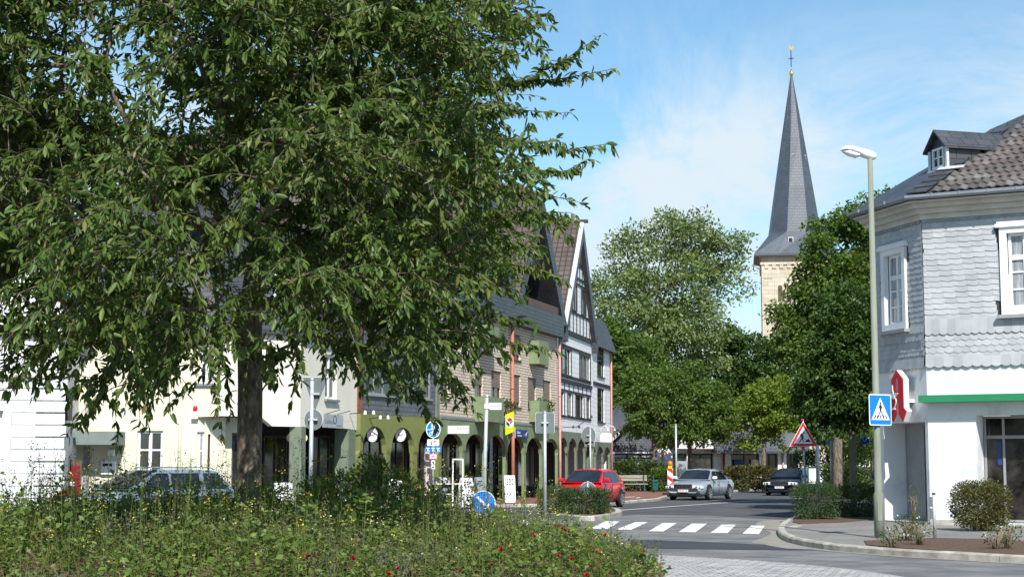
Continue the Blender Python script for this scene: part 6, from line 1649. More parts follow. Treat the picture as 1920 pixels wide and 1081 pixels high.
for k in range(9):
    x = -.5 + (k % 5) * .16; z = .86 if k < 5 else .49
    p = thing("flower_pot", ("small pale pot with cushion plant on the upper shelf" if k < 5 else "small pale pot with cushion plant on the lower shelf"), "flower pot", (c.x + x * .966, 58.5 + x * .25 - .04, .1 + z), 0, "upper shelf pots" if k < 5 else "lower shelf pots")
    mb = MB(); mb.lathe([(.04, 0), (.065, .09), (.07, .12), (.055, .12)], (0, 0, 0), 10); mb.build("pot", M[('sign_white', 'sign_silver', 'wood_grey')[k % 3]], p, True)
    mb = MB(); rr = random.Random(k)
    for j in range(40):
        v = Vector((rr.gauss(0, 1), rr.gauss(0, 1), abs(rr.gauss(0, 1)))).normalized(); q_ = v * .11 * rr.uniform(.6, 1) + Vector((0, 0, .12)); a = v.orthogonal().normalized() * .035; b = v.cross(a); mb.poly([q_ + a, q_ + b, q_ - a, q_ - b])
    mb.build("plant", M[('sign_white', 'pot_leaf', 'pot_blue')[k % 3]], p)
c = at(804, 872, 57.5)
t = thing("beach_flag", "slim pale pink banner flag leaning beside the cycle sign", "flag", (c.x, 57.5, .1), R(10))
mb = MB(); mb.prism([(-.15, .45), (.13, .45), (.11, 2.1), (.06, 2.3), (-.02, 2.38), (-.12, 2.2)], -.01, .01); mb.build("banner", M['flag_pink'], t)
mb = MB(); mb.tube([(-.16, 0, 0), (-.16, 0, 1.6), (-.13, 0, 2.2), (-.02, 0, 2.42)], .015, 6); mb.build("pole", M['galv'], t, True); mb = MB(); mb.lathe([(.25, 0), (.25, .05), (.04, .08)], (-.16, 0, 0), 14); mb.build("foot", M['dark_frame'], t)
# teal plastic bag snagged in the bed
c = at(113, 961, 24.2)
t = thing("teal_bag", "crumpled teal plastic bag snagged among the bed plants", "plastic bag", (c.x, c.y, c.z - .1), 0)
mb = MB(); rr = random.Random(5); n = 10
for i in range(6):
    pass
prof = [(.02, .22), (.05, .17), (.085, .08), (.10, .0), (.085, -.08), (.03, -.11)]
mb.lathe(prof[::-1], (0, 0, .1), 14)
for i in range(len(mb.v)): x, y, z = mb.v[i]; k = 1 + rr.uniform(-.22, .22); mb.v[i] = (x * k, y * k, z + rr.uniform(-.012, .012))
mb.build("bag", M['teal'], t)
mb = MB(); mb.tube([(0, 0, .30), (.02, .0, .36)], .02, 6); mb.build("knot", M['teal'], t)
# ------------------------------------------------------------------ vegetation
LEAF6 = np.array([[0, 0, 0], [.30, .42, .05], [.68, .38, .03], [1, 0, -.10], [.68, -.38, .03], [.30, -.42, .05], [.30, 0, -.03], [.68, 0, -.05]], float)
LEAF6_T = np.array([[0, 6, 1], [2, 7, 3], [0, 5, 6], [4, 3, 7]]); LEAF6_Q = np.array([[1, 6, 7, 2], [5, 4, 7, 6]])
LEAF4 = np.array([[0, 0, 0], [.5, .5, .06], [1, 0, -.06], [.5, -.5, .06]], float); LEAF4_Q = np.array([[0, 3, 2, 1]])
def leaves(P, D, S, aspect, rg, template='6', roll=0.9):
    """P bases (n,3), D directions, S lengths -> vertices and faces of a leaf at each base"""
    n = len(P); D = D / np.maximum(1e-6, np.linalg.norm(D, axis=1, keepdims=True))
    up = np.tile([0., 0, 1], (n, 1)) + rg.normal(0, roll, (n, 3))
    W = np.cross(up, D); W /= np.maximum(1e-6, np.linalg.norm(W, axis=1, keepdims=True)); Nn = np.cross(D, W)
    T = LEAF6 if template == '6' else LEAF4
    V = P[:, None] + S[:, None, None] * (T[None, :, 0:1] * D[:, None] + T[None, :, 1:2] * aspect * W[:, None] * 2 + T[None, :, 2:3] * Nn[:, None])
    k = T.shape[0]; base = (np.arange(n) * k)[:, None, None]
    if template == '6': F = [(LEAF6_T[None] + base).reshape(-1, 3), (LEAF6_Q[None] + base).reshape(-1, 4)]
    else: F = [(LEAF4_Q[None] + base).reshape(-1, 4)]
    return V.reshape(-1, 3), F
def grow(trunk, att, rg, penalty=.25, step=.35, jit=.05, upb=0.0):
    """join every attractor to the nearest branch node, working outwards; returns nodes, parents and the tip node of each attractor"""
    nodes = [np.array(p, float) for p in trunk]; par = [-1] + list(range(len(trunk) - 1)); plen = [0.0]
    for a, b in zip(nodes[:-1], nodes[1:]): plen.append(plen[-1] + np.linalg.norm(b - a))
    base = nodes[-1]; order = np.argsort(np.linalg.norm(att - base, axis=1)); tips = np.zeros(len(att), int)
    N_ = np.zeros((len(trunk) + 60 * len(att), 3)); PL = np.zeros(len(N_)); cnt = len(nodes); N_[:cnt] = nodes; PL[:cnt] = plen
    lo = max(1, int(len(trunk) * .55))
    for i in order:
        a = att[i]; dv = a - N_[lo:cnt]; d = np.linalg.norm(dv, axis=1); cost = d + penalty * PL[lo:cnt] + upb * np.maximum(0, N_[lo:cnt, 2] - a[2])
        j = lo + int(np.argmin(cost)); L = np.linalg.norm(a - N_[j]); m = max(1, int(L / step)); prev = j; p0 = N_[j].copy()
        pd = N_[j] - N_[par[j]] if par[j] >= 0 else np.array([0, 0, 1.]); pd = pd / max(1e-6, np.linalg.norm(pd))
        c = p0 + pd * L * .35
        for k in range(1, m + 1):
            t = k / m; q = (1 - t) ** 2 * p0 + 2 * t * (1 - t) * (c * .5 + (p0 + a) * .25) + t * t * a
            if k < m: q = q + rg.normal(0, jit, 3)
            N_[cnt] = q; PL[cnt] = PL[prev] + L / m; par.append(prev); prev = cnt; cnt += 1
        tips[i] = prev
    return N_[:cnt], np.array(par), tips
def branch_mesh(name, nodes, par, mat_, parent, r0, rt=.006, e=2.3, minr=0.0, thick_n=10):
    n = len(nodes); w = np.zeros(n); kids = [[] for _ in range(n)]
    for i in range(n):
        if par[i] >= 0: kids[par[i]].append(i)
    for i in range(n - 1, -1, -1):
        if not kids[i]: w[i] = 1.0
        if par[i] >= 0: w[par[i]] += w[i]
    pw = math.log(r0 / rt) / math.log(max(2.0, w[0])); rad = rt * w ** pw
    mb = MB(); stack = [(0, -1)]
    while stack:
        i, p = stack.pop(); chain = [i] if p < 0 else [p, i]; cur = i
        while kids[cur]:
            ks = sorted(kids[cur], key=lambda k: -w[k])
            for o in ks[1:]: stack.append((o, cur))
            cur = ks[0]; chain.append(cur)
        rr = [rad[k] for k in chain]
        if p >= 0: rr[0] = min(rad[p], rad[i] * 1.15)
        if max(rr) < minr: continue
        m = thick_n if max(rr) > .05 else (6 if max(rr) > .02 else 4)
        mb.tube([nodes[k] for k in chain], rr, m)
    return mb.build(name, mat_, parent, True), rad
# --- the cherry tree on the roundabout
def in_poly(x, y, P):
    c = False; j = len(P) - 1
    for i in range(len(P)):
        if (P[i][1] > y) != (P[j][1] > y) and x < (P[j][0] - P[i][0]) * (y - P[i][1]) / (P[j][1] - P[i][1]) + P[i][0]: c = not c
        j = i
    return c
M['leaf_cherry'] = mat_island('leaf_cherry', [(0.0, (.05, .092, .017)), (.35, (.066, .115, .021)), (.65, (.088, .14, .026)), (.90, (.12, .165, .034)), (.99, (.14, .16, .038)), (1.0, (.16, .10, .04))], .45, .32, .18, 4, transl=.28)
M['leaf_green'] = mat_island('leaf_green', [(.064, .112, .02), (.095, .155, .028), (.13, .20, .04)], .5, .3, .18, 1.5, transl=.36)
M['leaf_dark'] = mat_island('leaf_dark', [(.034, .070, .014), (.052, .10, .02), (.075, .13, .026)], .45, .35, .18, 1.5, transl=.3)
M['leaf_yellowgreen'] = mat_island('leaf_yellowgreen', [(.105, .16, .018), (.15, .215, .024), (.20, .26, .035)], .55, .35, .18, 1.5, transl=.3)
M['leaf_willow'] = mat_island('leaf_willow', [(.09, .14, .035), (.13, .19, .055), (.18, .24, .08), (.24, .29, .13)], .5, .4, .15, .8, transl=.3)
M['leaf_shrub'] = mat_island('leaf_shrub', [(.035, .07, .018), (.055, .095, .022), (.08, .115, .03), (.11, .12, .035)], .55, .3, .2, 3, transl=.25)
TC = Vector((at(467, 872, 21.3).x, 21.3, 0)); T0 = mound(TC.x, TC.y)
CR = [(-330, -250), (-330, 540), (-200, 600), (-60, 620), (0, 615), (45, 600), (70, 570), (120, 630), (175, 690), (200, 735), (255, 745), (285, 700), (300, 650), (340, 600), (375, 590), (400, 540), (440, 490), (505, 490), (560, 570), (610, 640), (655, 645), (690, 620), (745, 670), (790, 700), (825, 660), (850, 620), (875, 575), (905, 560), (930, 530), (920, 480), (930, 430), (915, 375), (930, 325), (905, 285), (930, 230), (895, 190), (915, 130), (865, 90), (880, 30), (880, -60), (820, -250)]
tr = np.random.default_rng(5); att = []
def crown_point():
    while True:
        px, py = tr.uniform(-330, 970), tr.uniform(-250, 750)
        if not in_poly(px, py, CR): continue
        rel = min(1.0, math.hypot((px - 440) / 760, (py - 250) / 640)); dep = 4.3 * math.sqrt(1 - rel * rel) + .5
        u_ = tr.uniform(-1, 1); u_ = math.copysign(abs(u_) ** .62, u_)
        if py > 560 and tr.random() < .25: continue
        if 90 < px < 175 and 50 < py < 115 and tr.random() < .9: continue
        if 330 < px < 580 and py > 500 and u_ < 0: u_ = abs(u_) if tr.random() < .8 else u_ * .3
        return at(px, py, TC.y + dep * u_)
for _ in range(235):                       # foliage gathers in flattish sprays
    c0 = crown_point()
    for k in range(7):
        q = c0 + Vector((tr.normal(0, .42), tr.normal(0, .42), tr.normal(0, .16)))
        att.append(q)
for _ in range(540): att.append(crown_point())
NATT = len(att)
shoots = [([(820, 180), (900, 165), (975, 152), (1050, 148), (1138, 132)], 20.8), ([(960, 155), (1010, 135), (1060, 112), (1112, 76)], 20.6), ([(840, 250), (920, 262), (990, 268), (1060, 282), (1136, 270)], 20.2),
          ([(860, 290), (930, 305), (1000, 318), (1060, 322), (1098, 300)], 21.5), ([(850, 335), (930, 345), (1000, 360), (1082, 378)], 20.9), ([(860, 400), (930, 405), (1000, 398), (1062, 398)], 21.8),
          ([(790, 70), (860, 45), (930, 40), (998, 40)], 20.4), ([(760, 20), (850, 5), (935, 3)], 21.2), ([(780, 600), (870, 625), (950, 640), (1035, 652)], 20.6), ([(840, 480), (920, 490), (1000, 500), (1050, 520)], 21.2),
          ([(840, 560), (920, 585), (990, 602)], 20.5), ([(270, 600), (250, 680), (262, 780)], 19.6), ([(650, 640), (720, 690), (780, 735), (812, 785)], 20.0), ([(530, 590), (560, 660), (548, 742)], 20.7), ([(400, 610), (425, 690), (432, 762)], 20.9),
          ([(60, 590), (40, 630), (10, 690)], 19.8), ([(140, 600), (130, 660), (120, 700)], 20.4), ([(820, 430), (900, 440), (960, 455), (1010, 470)], 20.1), ([(830, 215), (900, 215), (960, 205), (1055, 212)], 21.6)]
for line, d in shoots:
    for (xa_, ya_), (xb_, yb_) in zip(line[:-1], line[1:]):
        for k in range(3): t = (k + 1) / 3; att.append(at(xa_ + (xb_ - xa_) * t, ya_ + (yb_ - ya_) * t, d + tr.normal(0, .05)))
att = np.array([tuple(p) for p in att])
tk = [(TC.x + at(466 + dx, py, TC.y).x - at(466, py, TC.y).x, TC.y + dy, at(466, py, TC.y).z) for dx, dy, py in ((2, 0, 960), (1, 0, 900), (0, 0, 840), (0, 0, 780), (-1, .02, 720), (-3, .03, 660), (-4, .04, 610), (0, .05, 560), (6, .1, 500), (16, .15, 430), (24, .2, 350), (20, .25, 260), (26, .2, 170), (30, .2, 80))]
tk[0] = (tk[0][0], tk[0][1], T0 - .1)
# main limbs as first attractors, so that the big boughs fork low
limbs = []
for line, d in ([[(455, 575), (400, 520), (330, 440), (230, 330), (150, 270), (60, 200)], 20.6], [[(470, 590), (530, 560), (600, 510), (700, 430), (800, 350)], 20.9], [[(460, 570), (440, 470), (400, 350), (360, 220), (330, 90)], 22.6], [[(475, 550), (560, 440), (640, 330), (690, 200), (720, 80)], 22.5], [[(462, 560), (470, 450), (520, 330), (560, 200), (580, 60)], 19.4], [[(455, 575), (390, 505), (300, 460), (190, 400), (60, 370)], 22.6]):
    pts = smooth_line([at(px, py, 21.35 + (d - 21.35) * min(1, i / 3)) for i, (px, py) in enumerate(line)], 1)
    limbs += [tuple(p) for p in pts]
nodes, par, tips = grow(tk, np.array(limbs), tr, .05, .3, .02)
# continue growing from limbs
def grow_more(nodes, par, att, rg, penalty, step, jit, upb=0.0, lo=5):
    N_ = np.zeros((len(nodes) + 60 * len(att), 3)); cnt = len(nodes); N_[:cnt] = nodes; par = list(par); PL = np.zeros(len(N_))
    for i in range(1, cnt): PL[i] = PL[par[i]] + np.linalg.norm(N_[i] - N_[par[i]])
    base = nodes[6]; order = np.argsort(np.linalg.norm(att - base, axis=1)); tips = np.zeros(len(att), int)
    for i in order:
        a = att[i]; d = np.linalg.norm(a - N_[lo:cnt], axis=1); cost = d + penalty * PL[lo:cnt]; cost[:max(0, 14 - lo)] += 1.2
        j = lo + int(np.argmin(cost)); L = np.linalg.norm(a - N_[j]); m = max(1, int(L / step)); prev = j; p0 = N_[j].copy()
        pd = N_[j] - N_[par[j]]; pd = pd / max(1e-6, np.linalg.norm(pd)); c = p0 + pd * L * .4
        for k in range(1, m + 1):
            t = k / m; q = (1 - t) ** 2 * p0 + 2 * t * (1 - t) * (c * .5 + (p0 + a) * .25) + t * t * a
            if k < m: q = q + rg.normal(0, jit, 3)
            N_[cnt] = q; PL[cnt] = PL[prev] + L / m; par.append(prev); prev = cnt; cnt += 1
        tips[i] = prev
    return N_[:cnt], np.array(par), tips
nodes, par, tips = grow_more(nodes, par, att, tr, .12, .28, .03, .1, 8)
cherry = thing("cherry_tree", "large leafy cherry tree with drooping leaves standing in the middle of the flower bed", "tree", (0, 0, 0))
# twigs and leaves
P, D, S = [], [], []; twn = [tuple(n) for n in nodes]; twp = list(par)
ctr = np.array([TC.x, TC.y, 4.6])
nkid = np.zeros(len(nodes), int)
for p in par[1:]: nkid[p] += 1
for i, a in enumerate(att):
    tip = tips[i]; outw = nodes[tip] - ctr; outw /= np.linalg.norm(outw) + 1e-6
    pd = nodes[tip] - nodes[par[tip]]; pd /= np.linalg.norm(pd) + 1e-6
    shoot = i >= NATT
    for t_ in range(1 if shoot else 4):
        d = pd * .7 + outw * .5 + tr.normal(0, .55 if not shoot else .12, 3) + np.array([0, 0, -.05]); d /= np.linalg.norm(d)
        L = tr.uniform(.45, .85) if not shoot else .14; m = 5; prev = tip; q = nodes[tip].copy()
        for k in range(m):
            d2 = d + np.array([0, 0, -.14 * k]); d2 /= np.linalg.norm(d2); q = q + d2 * L / m
            twn.append(tuple(q)); twp.append(prev); prev = len(twn) - 1
            for s_ in range(4 if not shoot else 1):
                dd = d2 * .55 + tr.normal(0, .55, 3) + np.array([0, 0, -.62]); P.append(q + tr.normal(0, .012, 3)); D.append(dd); S.append(tr.uniform(.085, .168))
    # leaves back along the last nodes of the branch
    j = tip
    for b in range(4):
        if par[j] < 8: break
        for s_ in range(3 if not shoot else 4):
            q = nodes[j] + (nodes[par[j]] - nodes[j]) * tr.random(); P.append(q); D.append(tr.normal(0, .6, 3) + np.array([0, 0, -.5]) + outw * .2); S.append(tr.uniform(.085, .168))
        if nkid[par[j]] > 1 and not shoot: break
        j = par[j]
trunk_o, rad = branch_mesh("trunk", np.array(twn), np.array(twp), M['bark'], cherry, .165, .0042, minr=.004)
V, F = leaves(np.array(P), np.array(D), np.array(S), .19, tr)
np_mesh("crown", V, F, M['leaf_cherry'], cherry)
print("cherry leaves", len(P))

# --- generic broad trees further off
def tree(name, label, px, d, trunk_base, crown, leaf, n_att, per, size, seed, bark='bark', r0=.18, trunk_px=None, group=None, z0=.1, aspect=.28, droop=-.3, thin=None, spread=.5, cat="tree", twig=.5, forks=None):
    """crown: list of (px, py, rx_px, ry_px) ellipses filled with branch ends; depth follows the ellipse widths"""
    rg = np.random.default_rng(seed); base = at(px, 872, d); t = thing(name, label, cat, (base.x, d, z0), 0, group); org = np.array([base.x, d, z0])
    A = []
    wts = np.array([c[2] * c[3] for c in crown], float); wts /= wts.sum()
    while len(A) < n_att:
        c = crown[rg.choice(len(crown), p=wts)]; v = rg.normal(0, 1, 3); v /= np.linalg.norm(v); r = rg.random() ** (1 / 3.2)
        r *= 1 + .12 * math.sin(5 * v[0] + seed) * math.cos(4 * v[2] + 2 * seed)
        dy = v[1] * r * c[2] / FPX * d * .9 + (c[4] if len(c) > 4 else 0)
        q = at(c[0] + v[0] * r * c[2], c[1] - v[2] * r * c[3], d); A.append((q.x, d + dy, max(q.z, z0 + .6)))
    A = np.array(A) - org
    ztop = A[:, 2].max(); tp_ = trunk_px or px; x_end = at(crown[0][0], 872, d).x - base.x; zf = at(px, trunk_base, d).z - z0
    tk = [(0, 0, -.1), (0, 0, zf * .25), (0, 0, zf * .5), (.02, 0, zf * .75), (.03, 0, zf)] + [(x_end * k * .7 + rg.normal(0, .1), rg.normal(0, .1), zf + (ztop * .82 - zf) * k) for k in (.12, .3, .5, .7, .9)]
    nd, pr_, tp = grow(tk, A, rg, .22, max(.4, size * 2), size * .25, .15)
    branch_mesh("trunk", nd, pr_, M[bark], t, r0, max(.008, r0 * .05), minr=.012)
    ctr = A.mean(0); out = A - ctr; out /= np.linalg.norm(out, axis=1, keepdims=True) + 1e-6
    idx = np.repeat(np.arange(len(A)), per); k = len(idx)
    off = rg.normal(0, 1, (k, 3)); off *= (rg.random((k, 1)) ** .5) * twig / np.linalg.norm(off, axis=1, keepdims=True); off[:, 2] *= .6
    Pp = A[idx] + off; Dd = out[idx] * spread + rg.normal(0, .6, (k, 3)) + np.array([0, 0, droop])
    V, F = leaves(Pp, Dd, rg.uniform(.7, 1.25, k) * size, aspect, rg, '4' if d > 62 else '6')
    np_mesh("crown", V, F, M[leaf], t); return t
tree("willow_tree", "tall airy pale green tree rising behind the half-timbered house", 1240, 122, 800, [(1240, 560, 120, 110), (1210, 660, 105, 100), (1330, 500, 70, 70), (1160, 540, 50, 70), (1300, 440, 55, 40), (1250, 440, 45, 42), (1180, 460, 45, 40), (1370, 460, 30, 30), (1290, 640, 90, 80), (1180, 760, 60, 70), (1390, 545, 18, 22)], 'leaf_willow', 580, 58, .34, 21, r0=.32, aspect=.22, droop=-.25, twig=1.15)
tree("leafy_backyard_tree", "full green tree closing the gap beside the last white house", 1172, 112, 830, [(1165, 720, 44, 80), (1200, 790, 50, 60), (1150, 650, 30, 60), (1205, 690, 50, 60)], 'leaf_green', 220, 50, .30, 31, r0=.2, aspect=.28, twig=.9)
tree("dark_broadleaf_tree", "dark green tree mass behind, between the pale tall tree and the church", 1420, 128, 800, [(1400, 690, 70, 65), (1340, 710, 75, 80), (1375, 640, 34, 34), (1470, 690, 60, 70), (1430, 760, 80, 60), (1300, 760, 60, 70), (1370, 640, 30, 30)], 'leaf_dark', 420, 46, .38, 22, r0=.28, aspect=.3, twig=1.0)
tree("forked_street_tree", "dense green street tree with forked trunk beside the bench hedge", 1226, 100, 826, [(1255, 770, 90, 72), (1220, 735, 62, 55), (1310, 775, 70, 55), (1275, 710, 55, 40), (1200, 790, 34, 40)], 'leaf_green', 280, 66, .22, 23, r0=.17, aspect=.26, twig=.62)
tree("slender_street_tree", "green street tree on a thin trunk directly behind the silver saloon", 1293, 101, 832, [(1315, 765, 62, 56), (1290, 800, 40, 28), (1345, 790, 36, 36)], 'leaf_green', 140, 60, .22, 24, r0=.14, aspect=.26, twig=.6)
tree("yellow_green_tree", "bright yellow-green maple behind the black saloon", 1432, 103, 836, [(1435, 770, 68, 46), (1400, 800, 44, 40), (1480, 790, 50, 52), (1440, 730, 45, 28), (1505, 770, 26, 40)], 'leaf_yellowgreen', 220, 62, .22, 25, r0=.15, aspect=.3, droop=-.1, twig=.6)
tree("young_maple_tree", "second yellow-green tree seen behind the direction sign", 1600, 84, 840, [(1585, 800, 42, 40), (1610, 770, 36, 50), (1565, 830, 26, 26)], 'leaf_yellowgreen', 110, 44, .22, 26, r0=.09, aspect=.3, twig=.55)
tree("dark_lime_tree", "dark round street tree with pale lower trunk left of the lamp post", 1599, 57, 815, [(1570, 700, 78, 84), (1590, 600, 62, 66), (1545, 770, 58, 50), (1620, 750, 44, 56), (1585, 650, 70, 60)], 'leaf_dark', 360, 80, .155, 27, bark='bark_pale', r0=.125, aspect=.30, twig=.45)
tree("tall_dark_tree", "tall green tree in front of the church tower behind the dark street tree", 1570, 64, 800, [(1570, 470, 66, 76), (1520, 540, 54, 46), (1535, 620, 58, 66), (1605, 420, 45, 40), (1650, 440, 50, 90), (1478, 590, 34, 34), (1505, 640, 50, 50), (1690, 385, 34, 30), (1570, 560, 80, 70), (1660, 540, 50, 120)], 'leaf_green', 470, 70, .185, 28, r0=.2, aspect=.28, twig=.62)
tree("garden_tree", "dark tree growing behind the pharmacy and the tall tree", 1640, 88, 780, [(1640, 560, 60, 130), (1560, 700, 70, 110), (1625, 780, 50, 90)], 'leaf_dark', 260, 52, .30, 29, r0=.24, aspect=.3, twig=.9)

# --- shrubs and hedges
def shrub(name, label, px, py, d, rx, ry, hz, leaf, n, size, seed, z0=.1, cat="shrub", aspect=.28, box=0.0, group=None, stems='bark', flower=None, upright=.3, tmpl='6'):
    rg = np.random.default_rng(seed); b = at(px, 872, d); t = thing(name, label, cat, (b.x, d, z0), 0, group)
    v = rg.normal(0, 1, (n, 3)); v /= np.linalg.norm(v, axis=1, keepdims=True)
    if box: v = np.sign(v) * np.abs(v) ** (1 - box); v /= np.maximum(1e-6, np.abs(v).max(axis=1, keepdims=True)) ** box
    lump = 1 + .10 * np.sin(4 * v[:, 0] + seed) * np.cos(5 * v[:, 2] + seed) + .07 * np.sin(9 * v[:, 1] + 7 * v[:, 0])
    r = rg.random(n) ** .33 * lump
    Pp = np.stack([v[:, 0] * r * rx, v[:, 1] * r * ry, hz * .52 + v[:, 2] * r * hz * .5], 1); Pp[:, 2] = np.maximum(Pp[:, 2], .03)
    Dd = v + rg.normal(0, .6, (n, 3)) + np.array([0, 0, upright])
    V, F = leaves(Pp, Dd, rg.uniform(.6, 1.3, n) * size, aspect, rg, tmpl); np_mesh("foliage", V, F, M[leaf], t)
    mb = MB(); 
    for k in range(16):
        a = rg.uniform(0, 6.28); q = rg.uniform(.3, .85); mb.tube([(rx * .25 * math.cos(a) * rg.random(), ry * .25 * math.sin(a), -.02), (rx * .5 * q * math.cos(a), ry * .5 * q * math.sin(a), hz * .4), (rx * q * math.cos(a), ry * q * math.sin(a), hz * .75)], [.014, .010, .004], 5)
    mb.build("stems", M[stems], t, True)
    if flower:
        m_, k, fs = flower; ii = rg.choice(np.where((Pp[:, 2] > hz * .45))[0], k); Fv = []
        V, F = leaves(np.repeat(Pp[ii] + v[ii] * .05, 5, 0), rg.normal(0, 1, (k * 5, 3)), np.full(k * 5, fs), .5, rg, '4'); np_mesh("blossoms", V, F, M[m_], t)
    return t
M['leaf_spindle'] = mat_island('leaf_spindle', [(.03, .065, .02), (.05, .09, .03), (.075, .115, .045)], .55, .3, .2, 3, transl=.2)
M['leaf_bronze'] = mat_island('leaf_bronze', [(.05, .075, .018), (.085, .10, .024), (.12, .115, .03), (.11, .07, .03)], .55, .3, .2, 3, transl=.25)
M['petal_red'] = mat_island('petal_red', [(.35, .012, .02), (.5, .02, .03), (.42, .03, .03)], .5, .3, .1, 5, transl=.2)
M['petal_pink'] = mat_island('petal_pink', [(.7, .38, .40), (.75, .5, .48), (.6, .2, .25)], .5, .3, .1, 5, transl=.2)
M['petal_yellow'] = mat_island('petal_yellow', [(.62, .46, .03), (.7, .55, .08), (.75, .6, .2)], .5, .3, .1, 5, transl=.2)
M['petal_white'] = mat_island('petal_white', [(.7, .7, .66), (.78, .76, .7)], .5, .3, .1, 5, transl=.2)
shrub("clipped_shrub", "rounded clipped shrub with bare twigs below in front of the pharmacy window", 1836, 980, 37.2, .66, .62, 1.10, 'leaf_bronze', 11000, .05, 41, .13, aspect=.3, box=.18)
shrub("feathery_shrub", "dense feathery green shrub at the pavement corner below the roadworks sign", 1527, 940, 45.0, .64, .62, 1.0, 'leaf_spindle', 6500, .07, 42, .11, aspect=.14, box=.3)
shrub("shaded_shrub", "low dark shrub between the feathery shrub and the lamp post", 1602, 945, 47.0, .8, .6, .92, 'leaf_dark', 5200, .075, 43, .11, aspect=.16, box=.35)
shrub("island_shrub", "mounded green shrub filling the kerbed island before the red car", 1096, 945, 50.0, .82, .7, .80, 'leaf_spindle', 7000, .08, 44, .1, aspect=.14, box=.3)
shrub("island_shrub", "lower left mound of green shrub on the kerbed island", 1040, 950, 50.5, .55, .6, .85, 'leaf_shrub', 3500, .08, 45, .1, aspect=.16, box=.2)
shrub("hedge", "loose leafy hedge behind the bench under the forked tree", 1196, 890, 95.5, 1.7, .9, 1.75, 'leaf_shrub', 6500, .15, 46, .1, cat="hedge", aspect=.3, box=.35, tmpl='4')
shrub("hedge", "low leafy hedge between the bin and the warning beacon", 1244, 895, 94, .8, .7, 1.3, 'leaf_green', 3000, .15, 47, .1, cat="hedge", aspect=.3, box=.35, tmpl='4')
shrub("hedge", "bronze-green hedge between the silver and the black saloon", 1402, 892, 99, 1.45, .8, 1.45, 'leaf_bronze', 5200, .15, 48, .1, cat="hedge", aspect=.3, box=.4, tmpl='4')
shrub("footpath_shrub", "light green shrub behind the slim lamp column", 1578, 880, 78, .95, .8, 1.7, 'leaf_shrub', 3600, .14, 49, .1, aspect=.3, box=.2, tmpl='4')
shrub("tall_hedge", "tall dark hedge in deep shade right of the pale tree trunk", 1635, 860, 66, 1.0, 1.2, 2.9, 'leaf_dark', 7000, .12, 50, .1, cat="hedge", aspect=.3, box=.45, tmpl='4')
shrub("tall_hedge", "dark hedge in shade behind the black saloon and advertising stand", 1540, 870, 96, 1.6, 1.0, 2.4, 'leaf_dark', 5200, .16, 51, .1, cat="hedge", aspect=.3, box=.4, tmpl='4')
for k, (px, py, h, lab) in enumerate(((1700, 1000, .55, "small leggy rose shrub nearest the lamp post in the pavement strip"), (1722, 1008, .5, "small rose shrub beside the marker post in the pavement strip"), (1668, 1012, .35, "tiny weedy shrub at the foot of the street lamp"), (1885, 1015, .5, "thin rose shrub right of the clipped shrub"), (1862, 1016, .42, "dry twiggy shrub just right of the clipped shrub"))):
    g_ = gnd(px, py + 12, .13); shrub("rose_shrub", lab, px, py, g_.y, .26, .22, h, 'leaf_shrub' if k != 4 else 'leaf_bronze', 260 if k != 4 else 120, .045, 60 + k, .13, aspect=.3, stems='bark_pale', flower=('petal_white', 3, .03))
shrub("climbing_rose", "slender rose shoot against the white corner entrance", 1711, 965, 41.0, .12, .12, .95, 'leaf_green', 150, .05, 66, .11, aspect=.3)
# balcony boxes
M['leaf_box'] = M['leaf_green']
for (px, py, lab) in ((1012, 764, "green plants spilling over the lower pale balcony"), (940, 766, "trailing plants on the pale balcony behind the street-name plate")):
    u = F3.u(px, py); p = fp(F3, u, .9, 0); c = at(px, py, p[1])
    shrub("balcony_plants", lab, px, py, p[1], .7, .35, .75, 'leaf_shrub', 1100, .10, px, c.z - .35, cat="plants", tmpl='4')
shrub("red_flowers", "red flowering plants at the foot of the white house corner", 122, 915, 45.2, .35, .3, .8, 'leaf_green', 500, .09, 71, .1, cat="flowers", flower=('petal_red', 60, .06))
# ------------------------------------------------------------------ planting of the roundabout bed
M['weed_leaf'] = mat_island('weed_leaf', [(0.0, (.075, .11, .026)), (.3, (.10, .15, .036)), (.55, (.135, .185, .048)), (.8, (.18, .22, .065)), (.95, (.18, .155, .068)), (1.0, (.15, .09, .05))], .6, .3, .2, 3, transl=.3)
M['weed_grey'] = mat_island('weed_grey', [(.085, .105, .07), (.12, .14, .10), (.16, .175, .13)], .7, .2, .15, 3, transl=.2)
M['weed_dry'] = mat_island('weed_dry', [(.16, .12, .06), (.22, .17, .085), (.12, .08, .045)], .8, .2, .15, 3, transl=.2)
M['weed_fresh'] = mat_island('weed_fresh', [(.075, .13, .024), (.115, .18, .036), (.165, .225, .052)], .55, .3, .2, 3, transl=.3)
M['weed_low'] = mat_island('weed_low', [(.06, .095, .035), (.085, .125, .048), (.115, .155, .068)], .6, .3, .2, 3, transl=.25)
M['weed_red'] = mat_island('weed_red', [(.13, .07, .04), (.17, .09, .06), (.10, .09, .04)], .7, .2, .2, 3, transl=.2)
br = np.random.default_rng(77)
class Acc:
    def __init__(s): s.V = []; s.T = []; s.Q = []; s.tm = []; s.qm = []; s.n = 0
    def add(s, V, F, m):
        for f in F:
            if f.shape[1] == 3: s.T.append(f + s.n); s.tm.append(np.full(len(f), m))
            else: s.Q.append(f + s.n); s.qm.append(np.full(len(f), m))
        s.V.append(V); s.n += len(V)
    def build(s, name, mats, parent=None):
        F = [np.concatenate(x) for x in (s.T, s.Q) if x]; mi = [np.concatenate(x) for x in (s.tm, s.qm) if x]
        return np_mesh(name, np.concatenate(s.V), F, mats, parent, mi)
